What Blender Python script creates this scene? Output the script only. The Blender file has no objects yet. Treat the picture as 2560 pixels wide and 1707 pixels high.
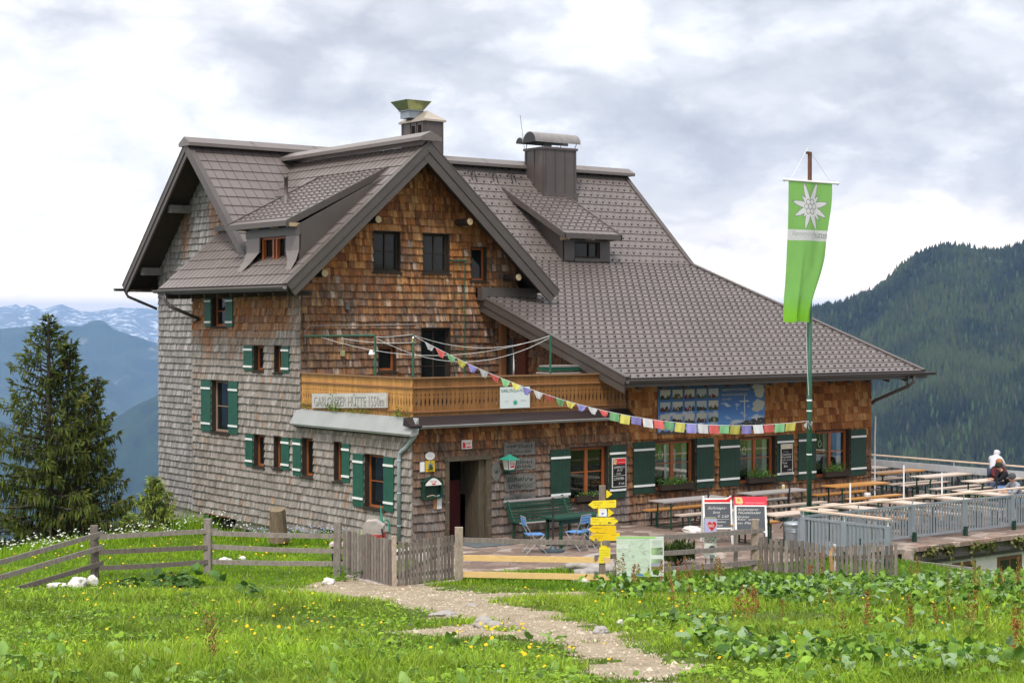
import bpy, math, random
import numpy as np
from mathutils import Vector, Matrix
random.seed(7); rng = np.random.default_rng(11)
R = math.radians
scene = bpy.context.scene

# ---------------------------------------------------------------- camera, light, sky
YAW, PITCH = 0.9201, 0.0111
cd = bpy.data.cameras.new('camera'); camo = bpy.data.objects.new('camera', cd); scene.collection.objects.link(camo)
cd.sensor_width = 36; cd.lens = 36*4212.7/2560; cd.clip_start = 0.5; cd.clip_end = 90000
CAM = Vector((-22.944, -34.145, 5.3)); camo.location = CAM
fwd = Vector((math.cos(YAW)*math.cos(PITCH), math.sin(YAW)*math.cos(PITCH), -math.sin(PITCH)))
camo.rotation_euler = fwd.to_track_quat('-Z', 'Y').to_euler()
scene.camera = camo
scene.view_settings.view_transform = 'Standard'; scene.view_settings.look = 'None'
scene.view_settings.exposure = 0.36; scene.view_settings.gamma = 1
scene.cycles.use_denoising = True
scene.cycles.max_bounces = 6; scene.cycles.volume_bounces = 0
scene.cycles.sample_clamp_indirect = 4

SUN_EL, SUN_AZ = R(57), R(222)          # azimuth as mathematical angle of the direction TO the sun (world X = 0)
sd = bpy.data.lights.new('sun', 'SUN'); so = bpy.data.objects.new('sun', sd); scene.collection.objects.link(so)
sd.energy = 2.6; sd.angle = R(12); sd.color = (1.0, 0.965, 0.91)
tosun = Vector((math.cos(SUN_AZ)*math.cos(SUN_EL), math.sin(SUN_AZ)*math.cos(SUN_EL), math.sin(SUN_EL)))
so.rotation_euler = tosun.to_track_quat('Z', 'Y').to_euler()

world = bpy.data.worlds.new('World'); scene.world = world; world.use_nodes = True
nt = world.node_tree; nt.nodes.clear()
def N(nt, t, **k):
    n = nt.nodes.new(t)
    for a, b in k.items():
        if a.startswith('i_'): n.inputs[a[2:].replace('_', ' ')].default_value = b
        else: setattr(n, a, b)
    return n
L = nt.links.new
def mth(op, a, b=None, c=None, nt=nt, clamp=False):
    n = nt.nodes.new('ShaderNodeMath'); n.operation = op; n.use_clamp = clamp
    for i, v in enumerate((a, b, c)):
        if v is None: continue
        if isinstance(v, (int, float)): n.inputs[i].default_value = v
        else: nt.links.new(v, n.inputs[i])
    return n.outputs[0]
def sky_world():
    tc = N(nt, 'ShaderNodeTexCoord'); sep = N(nt, 'ShaderNodeSeparateXYZ'); L(tc.outputs['Generated'], sep.inputs[0])
    z = mth('MAXIMUM', sep.outputs[2], 0.0)
    mp0 = N(nt, 'ShaderNodeMapping'); mp0.inputs['Scale'].default_value = (1, 1, 2.1); L(tc.outputs['Generated'], mp0.inputs[0])
    def noise(scale, det, rough, off, dist=0.0, src=None):
        mp = N(nt, 'ShaderNodeMapping'); mp.inputs['Location'].default_value = off; L((src or mp0).outputs[0], mp.inputs[0])
        n = N(nt, 'ShaderNodeTexNoise'); n.inputs['Scale'].default_value = scale; n.inputs['Detail'].default_value = det
        n.inputs['Roughness'].default_value = rough; n.inputs['Distortion'].default_value = dist
        L(mp.outputs[0], n.inputs['Vector']); return n.outputs[0]
    # heaped clouds: a soft cellular pattern, its cells ruffled by noise
    wn = N(nt, 'ShaderNodeTexNoise'); wn.inputs['Scale'].default_value = 9; wn.inputs['Detail'].default_value = 6; wn.inputs['Roughness'].default_value = .6; L(mp0.outputs[0], wn.inputs['Vector'])
    wv = N(nt, 'ShaderNodeVectorMath', operation='MULTIPLY_ADD'); L(wn.outputs['Color'], wv.inputs[0]); wv.inputs[1].default_value = (.16, .16, .16); L(mp0.outputs[0], wv.inputs[2])
    def puffs(scale, rnd=1.0):
        vo = N(nt, 'ShaderNodeTexVoronoi'); vo.feature = 'F1'; vo.inputs['Scale'].default_value = scale; vo.inputs['Detail'].default_value = 2
        vo.inputs['Roughness'].default_value = .62; L(wv.outputs[0], vo.inputs['Vector']); return vo.outputs['Distance']
    p1 = puffs(7.5); big = noise(2.6, 5, .5, (4.1, .4, .2)); med = noise(6.5, 8, .56, (1.4, 7.2, 2.2))
    az = mth('SUBTRACT', mth('MULTIPLY', sep.outputs[0], 0.796), mth('MULTIPLY', sep.outputs[1], 0.605))
    v = mth('ADD', mth('MULTIPLY', big, 0.55), mth('MULTIPLY', med, 0.42))
    v = mth('SUBTRACT', v, mth('MULTIPLY', mth('SUBTRACT', p1, .30), 0.34))
    def mrange(x, a, b_, c, d):
        m = N(nt, 'ShaderNodeMapRange'); m.interpolation_type = 'SMOOTHSTEP'; L(x, m.inputs[0])
        for i, q in enumerate((a, b_, c, d)): m.inputs[i+1].default_value = q
        return m.outputs[0]
    # a grey band hangs high over the right half, white cloud fills the left
    band = mth('MULTIPLY', mrange(z, .075, .14, 0, 1), mrange(az, -.16, .03, 0, 1))
    v = mth('SUBTRACT', v, mth('MULTIPLY', band, .035))
    v = mth('ADD', v, mth('MULTIPLY', mrange(az, -.34, .02, 1, 0), .13))
    v = mth('ADD', v, mrange(z, .0, .065, .24, 0))
    v = mth('ADD', v, .285)
    cr = N(nt, 'ShaderNodeValToRGB'); L(v, cr.inputs[0])
    e = cr.color_ramp.elements
    e[0].position = 0.22; e[0].color = (0.42, 0.45, 0.52, 1)
    e[1].position = 0.76; e[1].color = (1.35, 1.27, 1.18, 1)
    for p, c in ((0.34, (0.52, 0.55, 0.62, 1)), (0.45, (0.64, 0.66, 0.72, 1)), (0.54, (0.78, 0.795, 0.84, 1)), (0.64, (0.96, 0.955, 0.965, 1))):
        k = e.new(p); k.color = c
    st = N(nt, 'ShaderNodeTexSky'); st.sky_type = 'NISHITA'; st.sun_disc = False
    st.sun_elevation = SUN_EL; st.sun_rotation = math.pi/2 - SUN_AZ; st.altitude = 1550
    sm = N(nt, 'ShaderNodeMix', data_type='RGBA', blend_type='MULTIPLY'); sm.inputs[0].default_value = 1
    L(st.outputs[0], sm.inputs[6]); sm.inputs[7].default_value = (SKYK*1.5, SKYK*1.25, SKYK, 1)
    gap = noise(0.8, 3, 0.5, (7.7, 2.5, 0.0))
    gm = N(nt, 'ShaderNodeMapRange'); gm.inputs[1].default_value = 0.60; gm.inputs[2].default_value = 0.72; gm.inputs[4].default_value = 0.45
    L(gap, gm.inputs[0])
    # an overcast sky is brightest overhead
    zl = N(nt, 'ShaderNodeMapRange'); zl.inputs[1].default_value = 0.25; zl.inputs[2].default_value = 1.0; zl.inputs[3].default_value = CLK; zl.inputs[4].default_value = CLZ
    L(z, zl.inputs[0])
    cm = N(nt, 'ShaderNodeMix', data_type='RGBA', blend_type='MULTIPLY'); cm.inputs[0].default_value = 1
    L(cr.outputs[0], cm.inputs[6])
    cz = N(nt, 'ShaderNodeCombineXYZ')
    glow = mrange(z, 0.0, .10, 1, 0)          # bright band of thin cloud low over the horizon
    for i, gk in enumerate((.55, .36, .16)): L(mth('MULTIPLY', zl.outputs[0], mth('MULTIPLY_ADD', glow, gk, 1.0)), cz.inputs[i])
    L(cz.outputs[0], cm.inputs[7])
    mx = N(nt, 'ShaderNodeMix', data_type='RGBA'); L(gm.outputs[0], mx.inputs[0]); L(cm.outputs[2], mx.inputs[6]); L(sm.outputs[2], mx.inputs[7])
    bg = N(nt, 'ShaderNodeBackground'); bg.inputs['Strength'].default_value = 1.0; L(mx.outputs[2], bg.inputs[0])
    out = N(nt, 'ShaderNodeOutputWorld'); L(bg.outputs[0], out.inputs[0])
SKYK, CLK, CLZ = 0.10, 1.02, 1.42
sky_world()

# ---------------------------------------------------------------- materials
MATS = {}
def mat(name, color=(0.5, 0.5, 0.5), rough=0.6, metal=0.0, var=0.15, nscale=6.0, stretch=(1, 1, 1), attr=False, spec=0.4,
        bump=0.0, bscale=40.0, dirt=None, dscale=1.2, trans=0.0, rvar=0.1, detail=6, stain=False):
    m = bpy.data.materials.new(name); m.use_nodes = True; t = m.node_tree; t.nodes.clear()
    o = N(t, 'ShaderNodeOutputMaterial'); p = N(t, 'ShaderNodeBsdfPrincipled')
    l = t.links.new
    tc = N(t, 'ShaderNodeTexCoord'); mp = N(t, 'ShaderNodeMapping'); mp.inputs['Scale'].default_value = stretch
    l(tc.outputs['Object'], mp.inputs[0])
    n = N(t, 'ShaderNodeTexNoise'); n.inputs['Scale'].default_value = nscale; n.inputs['Detail'].default_value = detail; n.inputs['Roughness'].default_value = 0.65
    l(mp.outputs[0], n.inputs['Vector'])
    mr = N(t, 'ShaderNodeMapRange'); mr.inputs[1].default_value = 0.3; mr.inputs[2].default_value = 0.7
    mr.inputs[3].default_value = 1-var; mr.inputs[4].default_value = 1+var; l(n.outputs[0], mr.inputs[0])
    mx = N(t, 'ShaderNodeMix', data_type='RGBA', blend_type='MULTIPLY'); mx.inputs[0].default_value = 1
    if attr:
        a = N(t, 'ShaderNodeVertexColor'); a.layer_name = 'col'; l(a.outputs[0], mx.inputs[6])
        if stain:      # black weather streaks, strength per shingle in the attribute's alpha
            m3 = N(t, 'ShaderNodeMapping'); m3.inputs['Scale'].default_value = (1.6, 1.6, .30); l(tc.outputs['Object'], m3.inputs[0])
            n4 = N(t, 'ShaderNodeTexNoise'); n4.inputs['Scale'].default_value = 7; n4.inputs['Detail'].default_value = 6; n4.inputs['Roughness'].default_value = .7; l(m3.outputs[0], n4.inputs['Vector'])
            r4 = N(t, 'ShaderNodeMapRange'); r4.inputs[1].default_value = .42; r4.inputs[2].default_value = .60; l(n4.outputs[0], r4.inputs[0])
            m4 = N(t, 'ShaderNodeMix', data_type='RGBA'); l(mth('MULTIPLY', r4.outputs[0], a.outputs[1], nt=t), m4.inputs[0]); l(a.outputs[0], m4.inputs[6]); m4.inputs[7].default_value = (.035, .026, .021, 1); l(m4.outputs[2], mx.inputs[6])
    else: mx.inputs[6].default_value = (*color, 1)
    cz = N(t, 'ShaderNodeCombineXYZ'); [l(mr.outputs[0], cz.inputs[i]) for i in range(3)]
    l(cz.outputs[0], mx.inputs[7]); c = mx.outputs[2]
    if dirt:
        n2 = N(t, 'ShaderNodeTexNoise'); n2.inputs['Scale'].default_value = dscale; n2.inputs['Detail'].default_value = 8; n2.inputs['Roughness'].default_value = 0.7
        l(tc.outputs['Object'], n2.inputs['Vector'])
        r2 = N(t, 'ShaderNodeMapRange'); r2.inputs[1].default_value = 0.48; r2.inputs[2].default_value = 0.68; r2.inputs[4].default_value = dirt[3] if len(dirt) > 3 else 0.7
        l(n2.outputs[0], r2.inputs[0])
        m2 = N(t, 'ShaderNodeMix', data_type='RGBA'); l(r2.outputs[0], m2.inputs[0]); l(c, m2.inputs[6]); m2.inputs[7].default_value = (*dirt[:3], 1); c = m2.outputs[2]
    l(c, p.inputs['Base Color'])
    rr = N(t, 'ShaderNodeMapRange'); rr.inputs[3].default_value = max(0.02, rough-rvar); rr.inputs[4].default_value = min(1, rough+rvar); l(n.outputs[0], rr.inputs[0])
    l(rr.outputs[0], p.inputs['Roughness'])
    p.inputs['Metallic'].default_value = metal; p.inputs['Specular IOR Level'].default_value = spec
    if bump:
        n3 = N(t, 'ShaderNodeTexNoise'); n3.inputs['Scale'].default_value = bscale; n3.inputs['Detail'].default_value = 5; l(mp.outputs[0], n3.inputs['Vector'])
        b = N(t, 'ShaderNodeBump'); b.inputs['Strength'].default_value = bump; b.inputs['Distance'].default_value = 0.02; l(n3.outputs[0], b.inputs['Height']); l(b.outputs[0], p.inputs['Normal'])
    if trans:
        tr = N(t, 'ShaderNodeBsdfTranslucent'); l(c, tr.inputs[0])
        ms = N(t, 'ShaderNodeMixShader'); ms.inputs[0].default_value = trans; l(p.outputs[0], ms.inputs[1]); l(tr.outputs[0], ms.inputs[2]); l(ms.outputs[0], o.inputs[0])
    else: l(p.outputs[0], o.inputs[0])
    MATS[name] = m; return m
def glass_mat():
    m = bpy.data.materials.new('window_glass'); m.use_nodes = True; t = m.node_tree; t.nodes.clear(); l = t.links.new
    o = N(t, 'ShaderNodeOutputMaterial'); g = N(t, 'ShaderNodeBsdfGlossy'); g.inputs['Roughness'].default_value = 0.03; g.inputs[0].default_value = (0.9, 0.95, 0.95, 1)
    tr = N(t, 'ShaderNodeBsdfTransparent'); tr.inputs[0].default_value = (0.85, 0.9, 0.88, 1)
    fr = N(t, 'ShaderNodeFresnel'); fr.inputs[0].default_value = 1.5
    mm = mth('MULTIPLY_ADD', fr.outputs[0], 0.27, 0.004, nt=t, clamp=True)
    ms = N(t, 'ShaderNodeMixShader'); l(mm, ms.inputs[0]); l(tr.outputs[0], ms.inputs[1]); l(g.outputs[0], ms.inputs[2]); l(ms.outputs[0], o.inputs[0])
    MATS['window_glass'] = m; return m
GL = glass_mat()
GLD = None
SHING = mat('shingle', rough=0.8, var=0.42, nscale=9, stretch=(2.6, 2.6, 0.28), attr=True, spec=0.2, bump=0.4, bscale=20, stain=True)
VCOL = mat('painted_variation', rough=0.7, var=0.1, attr=True, spec=0.3)
ROOF = mat('roof_metal', rough=0.42, var=0.15, nscale=1.1, attr=True, spec=0.5, metal=0.0, rvar=0.12, dirt=(.085, .075, .068, .45), dscale=.55)
FASC = mat('fascia_metal', (0.078, 0.064, 0.057), rough=0.45, var=0.12, nscale=2, spec=0.5)
RIDGE = mat('ridge_metal', (0.145, 0.122, 0.112), rough=0.42, var=0.1, nscale=2, spec=0.5)
DKWOOD = mat('dark_wood', (0.035, 0.026, 0.02), rough=0.8, var=0.3, nscale=8, stretch=(2, 2, 2), spec=0.2)
SOFF = mat('soffit_wood', (0.055, 0.04, 0.03), rough=0.85, var=0.3, nscale=5, stretch=(3, 3, 3), spec=0.2)
FRAME = mat('window_wood', (0.30, 0.085, 0.022), rough=0.5, var=0.2, nscale=10, stretch=(4, 4, 0.6), spec=0.4)
DARK = mat('dark_interior', (0.012, 0.011, 0.010), rough=0.9, var=0.1, spec=0.1)  # near black paints the shade inside unlit rooms and openings; eyes share it
GREEN = mat('shutter_green', (0.012, 0.082, 0.055), rough=0.55, var=0.18, nscale=5, spec=0.35, dirt=(0.04, 0.11, 0.085, 0.35), dscale=6)
GREEND = mat('dark_green_paint', (0.010, 0.040, 0.026), rough=0.5, var=0.2, nscale=5, spec=0.35, dirt=(0.03, 0.06, 0.045, 0.35), dscale=6)
WHITE = mat('white_paint', (0.74, 0.75, 0.74), rough=0.5, var=0.05, nscale=5)
WHITE2 = mat('white_plaster', (0.80, 0.78, 0.73), rough=0.9, var=0.08, nscale=3, bump=0.2, dirt=(0.4, 0.38, 0.33, 0.4))
BALC = mat('balcony_wood', rough=0.55, var=0.22, nscale=6, stretch=(5, 5, 0.5), attr=True, spec=0.35)
GREYMET = mat('grey_sheet_metal', (0.33, 0.34, 0.335), rough=0.5, var=0.08, nscale=1.5, metal=0.3, dirt=(0.25, 0.26, 0.25, 0.5))
GALV = mat('galvanised_steel', (0.29, 0.325, 0.365), rough=0.42, var=0.08, nscale=3, metal=0.35, spec=0.5)
RAILW = mat('pale_rail_wood', (0.62, 0.47, 0.36), rough=0.6, var=0.12, nscale=8, stretch=(1, 6, 6))
OLDW = mat('weathered_fence_wood', rough=0.85, var=0.3, nscale=7, attr=True, spec=0.2, bump=0.4, bscale=25, stretch=(2.5, 2.5, 1))
NEWW = mat('fresh_pine', (0.70, 0.47, 0.20), rough=0.6, var=0.12, nscale=6, stretch=(1, 1, 6))
STONE = mat('limestone', (0.33, 0.305, 0.285), rough=0.95, var=0.22, nscale=7, bump=0.6, bscale=12, dirt=(0.20, 0.19, 0.17, 0.7), dscale=5)
CONC = mat('concrete', (0.42, 0.38, 0.34), rough=0.95, var=0.15, nscale=3, bump=0.3, dirt=(0.2, 0.18, 0.15, 0.7), dscale=2)
BLACKM = mat('black_metal', (0.02, 0.02, 0.022), rough=0.45, var=0.1, spec=0.5)
BENCHG = mat('bench_green', (0.010, 0.055, 0.034), rough=0.45, var=0.15, spec=0.5)
TBLG = mat('grey_table_wood', (0.36, 0.33, 0.32), rough=0.6, var=0.15, nscale=6, stretch=(1, 6, 6))
TBLO = mat('orange_table_wood', (0.55, 0.26, 0.07), rough=0.45, var=0.15, nscale=6, stretch=(1, 6, 6), spec=0.5)
TBLW = mat('pale_table_wood', (0.55, 0.45, 0.37), rough=0.5, var=0.12, nscale=6, stretch=(3, 3, 3), spec=0.5)

# ---------------------------------------------------------------- helpers
def tag(o, label=None, cat=None, group=None, kind=None):
    if label: o['label'] = label
    if cat: o['category'] = cat
    if group: o['group'] = group
    if kind: o['kind'] = kind
    return o
def thing(name, loc=(0, 0, 0), label=None, cat=None, group=None, rz=0):
    o = bpy.data.objects.new(name, None); scene.collection.objects.link(o); o.location = loc; o.rotation_euler = (0, 0, rz)
    return tag(o, label, cat, group)
class MB:
    def __init__(s): s.v = []; s.f = []; s.m = []; s.c = []; s.cc = (1, 1, 1); s.mi = 0
    def add(s, vs, fs, m=None, c=None):
        b = len(s.v); s.v.extend([tuple(x) for x in vs])
        for f in fs: s.f.append([b+i for i in f]); s.m.append(s.mi if m is None else m); s.c.append(s.cc if c is None else c)
    def box(s, a, b, m=None, c=None):
        x0, y0, z0 = a; x1, y1, z1 = b
        s.add([(x0, y0, z0), (x1, y0, z0), (x1, y1, z0), (x0, y1, z0), (x0, y0, z1), (x1, y0, z1), (x1, y1, z1), (x0, y1, z1)],
              [(0, 3, 2, 1), (4, 5, 6, 7), (0, 1, 5, 4), (1, 2, 6, 5), (2, 3, 7, 6), (3, 0, 4, 7)], m, c)
    def prism(s, pts, ext, m=None, c=None):
        n = len(pts); ext = Vector(ext); p = [Vector(q) for q in pts]
        s.add(p+[q+ext for q in p], [tuple(range(n-1, -1, -1)), tuple(range(n, 2*n))]+[(i, (i+1) % n, n+(i+1) % n, n+i) for i in range(n)], m, c)
    def beam(s, a, b, w, h, up=(0, 0, 1), m=None, c=None):
        a, b = Vector(a), Vector(b); d = (b-a).normalized(); sd = d.cross(Vector(up))
        if sd.length < 1e-4: sd = d.cross(Vector((1, 0, 0)))
        sd.normalize(); u = sd.cross(d); sd *= w/2; u *= h/2
        s.add([a-sd-u, a+sd-u, a+sd+u, a-sd+u, b-sd-u, b+sd-u, b+sd+u, b-sd+u],
              [(0, 3, 2, 1), (4, 5, 6, 7), (0, 1, 5, 4), (1, 2, 6, 5), (2, 3, 7, 6), (3, 0, 4, 7)], m, c)
    def tube(s, pts, r, n=8, m=None, c=None, caps=True):
        P = [Vector(p) for p in pts]; rs = r if isinstance(r, (list, tuple)) else [r]*len(P); vs = []; fs = []
        ref = Vector((0.13, 0.2, 1)).normalized()
        for i, p in enumerate(P):
            d = (P[min(i+1, len(P)-1)]-P[max(i-1, 0)]).normalized()
            a = d.cross(ref)
            if a.length < 0.2: a = d.cross(Vector((1, 0.1, 0)))
            a.normalize(); b = d.cross(a)
            for k in range(n):
                t = 2*math.pi*k/n; vs.append(p+(a*math.cos(t)+b*math.sin(t))*rs[i])
        for i in range(len(P)-1):
            for k in range(n): fs.append((i*n+k, i*n+(k+1) % n, (i+1)*n+(k+1) % n, (i+1)*n+k))
        if caps: fs.append(tuple(range(n-1, -1, -1))); fs.append(tuple((len(P)-1)*n+k for k in range(n)))
        s.add(vs, fs, m, c)
    def lathe(s, prof, o, n=20, m=None, c=None, ax=(0, 0, 1)):
        vs = []; fs = []
        for r, z in prof:
            for k in range(n): t = 2*math.pi*k/n; vs.append((o[0]+r*math.cos(t), o[1]+r*math.sin(t), o[2]+z))
        for i in range(len(prof)-1):
            for k in range(n): fs.append((i*n+k, i*n+(k+1) % n, (i+1)*n+(k+1) % n, (i+1)*n+k))
        s.add(vs, fs, m, c)
    def build(s, name, mats, parent=None, smooth=False):
        me = bpy.data.meshes.new(name); me.from_pydata(s.v, [], s.f)
        for q in (mats if isinstance(mats, (list, tuple)) else [mats]): me.materials.append(q)
        if any(s.m): me.polygons.foreach_set('material_index', s.m)
        if any(c != (1, 1, 1) for c in s.c):
            a = me.color_attributes.new('col', 'FLOAT_COLOR', 'CORNER')
            arr = []
            for f, c in zip(s.f, s.c): arr.extend([c[0], c[1], c[2], c[3] if len(c) > 3 else 0.0]*len(f))
            a.data.foreach_set('color', arr)
        if smooth: me.shade_smooth()
        me.update()
        o = bpy.data.objects.new(name, me); scene.collection.objects.link(o)
        if parent: o.parent = parent
        return o
def np_mesh(name, V, F, mats, cols=None, parent=None, nper=None, smooth=False):
    """fast mesh from numpy arrays; F is (n,k); cols per face"""
    me = bpy.data.meshes.new(name); V = np.asarray(V, np.float32); F = np.asarray(F, np.int32); k = F.shape[1]
    me.vertices.add(len(V)); me.vertices.foreach_set('co', V.ravel())
    me.loops.add(F.size); me.loops.foreach_set('vertex_index', F.ravel())
    me.polygons.add(len(F)); me.polygons.foreach_set('loop_start', np.arange(0, F.size, k, dtype=np.int32))
    me.update(calc_edges=True)
    for q in (mats if isinstance(mats, (list, tuple)) else [mats]): me.materials.append(q)
    if cols is not None:
        a = me.color_attributes.new('col', 'FLOAT_COLOR', 'CORNER')
        cc = np.ones((len(F), k, 4), np.float32); cc[:, :, :3] = np.asarray(cols, np.float32)[:, None, :]
        a.data.foreach_set('color', cc.ravel())
    if smooth: me.shade_smooth()
    o = bpy.data.objects.new(name, me); scene.collection.objects.link(o)
    if parent: o.parent = parent
    return o
_tc = {}
def text_geo(body, shear=0.0):
    k = (body, shear)
    if k not in _tc:
        cu = bpy.data.curves.new('t', 'FONT'); cu.body = body; cu.size = 1; cu.shear = shear; cu.fill_mode = 'FRONT'; cu.resolution_u = 2
        ob = bpy.data.objects.new('t', cu); me = bpy.data.meshes.new_from_object(ob)
        vs = [tuple(v.co) for v in me.vertices]; fs = [tuple(p.vertices) for p in me.polygons]
        bpy.data.objects.remove(ob); bpy.data.meshes.remove(me); bpy.data.curves.remove(cu)
        _tc[k] = (vs, fs)
    return _tc[k]
def add_text(mb, body, O, U, V, width=None, height=None, m=None, c=None, shear=0.0, lift=(0, 0, 0)):
    """lay text on a plane: O lower left corner, U right, V up (unit vectors)"""
    vs, fs = text_geo(body, shear)
    if not vs: return
    xs = [v[0] for v in vs]; ys = [v[1] for v in vs]; x0, x1, y0, y1 = min(xs), max(xs), min(ys), max(ys)
    sy = (height/(y1-y0)) if height else width/(x1-x0); sx = (width/(x1-x0)) if width else sy
    O, U, V = Vector(O), Vector(U), Vector(V); l = Vector(lift)
    mb.add([O+l+U*((v[0]-x0)*sx)+V*((v[1]-y0)*sy) for v in vs], fs, m, c)
def jit(c, a=0.1): 
    k = 1+random.uniform(-a, a); return (c[0]*k, c[1]*k, c[2]*k)
def lerp3(a, b, t): t = max(0, min(1, t)); return tuple(a[i]*(1-t)+b[i]*t for i in range(3))
# camera-aligned ground coordinates: u to the right, w away
V0 = Vector((math.cos(YAW), math.sin(YAW), 0)); RR = Vector((math.sin(YAW), -math.cos(YAW), 0))
def uw(x, y): return ((x-CAM.x)*RR.x+(y-CAM.y)*RR.y, (x-CAM.x)*V0.x+(y-CAM.y)*V0.y)
def sm(x, a, b): t = np.clip((x-a)/(b-a), 0, 1); return t*t*(3-2*t)
def vnoise(x, y, s, seed=0):
    x = np.asarray(x, float)/s+seed*17.3; y = np.asarray(y, float)/s+seed*7.1
    xi = np.floor(x); yi = np.floor(y); fx = x-xi; fy = y-yi; fx = fx*fx*(3-2*fx); fy = fy*fy*(3-2*fy)
    h = lambda a, b: np.modf(np.abs(np.sin(a*127.1+b*311.7)*43758.5453))[0]
    return (h(xi, yi)*(1-fx)+h(xi+1, yi)*fx)*(1-fy)+(h(xi, yi+1)*(1-fx)+h(xi+1, yi+1)*fx)*fy-0.5
def ground_z(x, y):
    x = np.asarray(x, float); y = np.asarray(y, float)
    u = (x-CAM.x)*RR.x+(y-CAM.y)*RR.y; w = (x-CAM.x)*V0.x+(y-CAM.y)*V0.y
    z = np.interp(w, [-40, 0, 15, 20, 25, 30, 33, 35, 37], [6.0, 3.7, 2.1, 1.5, .95, .42, .02, -.13, -.17])
    z = z + 0.16*sm(-u, 0.5, 4)*sm(w, 22, 27)*(1-sm(w, 28.5, 31.5))                 # shoulder on the left
    z = z + (0.07*sm(u, 1.5, 7))*sm(w, 21, 30)*(1-sm(w, 31, 35))     # swell on the right
    left = sm(-u, 3, 7)
    z = z - 0.050*np.maximum(0, w-36.5)*left
    line = -12.8+0.43*(w-42); d = np.maximum(0, line-u)                             # hillside breaks off here
    back = np.maximum(0, w-54)
    d = np.where(w > 30, d, 0)
    z = z - 0.62*d*d/(d+1.2) - 0.62*back*back/(back+1.5)*1.0
    side = np.maximum(0, -y-6.7)*sm(x, 7.6, 9.0)*sm(w, 33.5, 37)                      # drop beside the terrace
    z = z - 2.8*sm(side, 0, 0.7)
    z = z - 0.55*np.maximum(0, x-21.5)*sm(w, 45, 50)
    z = z + 0.26*np.maximum(0, -y-20)*sm(x, 12, 20)                                 # the pasture climbs again beyond the right edge of the view
    nz = 0.10*vnoise(x, y, 2.3, 1)+0.05*vnoise(x, y, 0.8, 2)+0.02*vnoise(x, y, .3, 3)
    return z + nz*(0.25+0.75*(1-sm(w, 31, 35)))
# ---------------------------------------------------------------- mountain hut
G = 5.379; EX = 16.743                 # gable wall plane, right end of the long wall
XL, ZE, XC, ZA = -0.8165, 6.3095, 3.6552, 10.258; CS = (ZA-ZE)/(XC-XL)      # cross gable roof
YR, ZM, SM_ = 12.662, 10.702, 0.9331; YK, ZK = 9.039, 7.321; YE, ZE2, SL = -1.126, 3.839, 0.3426
XV, XE2, XA = 0.264, 17.87, 5.95
XW, YW, YB = 1.173, 16.5, 12.33
hut = thing('mountain_hut', (0, 0, 0), 'large alpine hut clad in grey and orange wood shingles under a brown metal roof', 'mountain hut')
GREYS = [(0.30, 0.270, 0.245), (0.255, 0.228, 0.206), (0.34, 0.31, 0.286), (0.275, 0.235, 0.205), (0.21, 0.186, 0.168)]
ORNG = [(0.33, 0.130, 0.038), (0.265, 0.096, 0.029), (0.38, 0.175, 0.06), (0.19, 0.066, 0.021), (0.41, 0.215, 0.085), (0.29, 0.115, 0.034)]
DARKS = [(0.12, 0.085, 0.065), (0.17, 0.13, 0.11), (0.20, 0.14, 0.10)]
def pick(l): return jit(random.choice(l), 0.13)
def vn(a, b, s, seed): return float(vnoise(a, b, s, seed))*2
def col_left(u, z):      # long grey wall; u = -y
    o = sm(z, 4.7+vn(u, 0, 1.3, 3)*.3, 5.35) ; o = max(o, 0.9*sm(vn(u, z*.25, .8, 5), .45, .7)*sm(z, 3.9, 5)) ; o = max(o, 0.75*sm(vn(u, z*.2, .7, 8), .52, .8)*(1-sm(z, 2.4, 3.2))*(1-sm(abs(u+7.5), 1.2, 3)))
    o = o*(1-sm(u, -6.3, -5.6)*.75)
    c = lerp3(pick(GREYS), pick(ORNG), o*random.uniform(.6, 1.1))
    if random.random() < 0.05: c = lerp3(c, pick(ORNG), .5)
    return (*c, .14+.30*o)
def col_back(u, z):      # main gable end
    o = 0.55*sm(vn(u, z, 1.0, 12), .2, .7)*(sm(z, 6, 8)); return lerp3(pick([(0.27, 0.255, 0.245), (0.225, 0.21, 0.20), (0.32, 0.305, 0.29), (0.20, 0.182, 0.17)]), pick(ORNG), o)
def col_gable(u, z):
    g = (1-sm(z, 4.4, 7.2))*.72+0.7*max(0, vn(u, z, .9, 21))*(1-sm(z, 7, 8.8))
    c = lerp3(pick(ORNG), pick(DARKS), min(.9, max(0, g*random.uniform(.3, 1.5))))
    if random.random() < .07*(1-sm(z, 7.0, 8.2)): c = pick([(0.42, 0.32, 0.24), (0.34, 0.26, 0.21)])
    return (*c, float(min(1, .25+.75*(1-sm(z, 5.2, 8.0))+max(0, vn(u, z, 1.1, 23)))*random.uniform(.35, .85)))
def col_front(u, z):
    if u < 6.9:
        g = 1-sm(z, 2.1+.25*vn(u, 1, .8, 31), 2.55); grey = 1-sm(z, 0.7+.3*vn(u, 0, .8, 32), 2.3)
        base = lerp3(pick(ORNG), pick([(0.13, 0.085, 0.06), (0.18, 0.115, 0.08), (0.22, 0.12, 0.075)]), g*random.uniform(.6, 1.1))
        return (*lerp3(base, pick([(0.22, 0.19, 0.175), (0.155, 0.135, 0.12)]), grey*random.uniform(.4, 1.1)), float(.75-.35*grey))
    grey = 1-sm(z, 0.0, .55+.3*vn(u, 0, 1, 33))
    c = lerp3(pick(ORNG), pick(DARKS), max(0, (1-sm(z, .9, 2.2))*.55*random.uniform(0, 1.4)))
    return (*lerp3(c, pick([(0.26, 0.22, 0.20), (0.20, 0.165, 0.145)]), grey*random.uniform(.4, 1)), float(.2+.6*(1-sm(z, .9, 2.4))))
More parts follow.
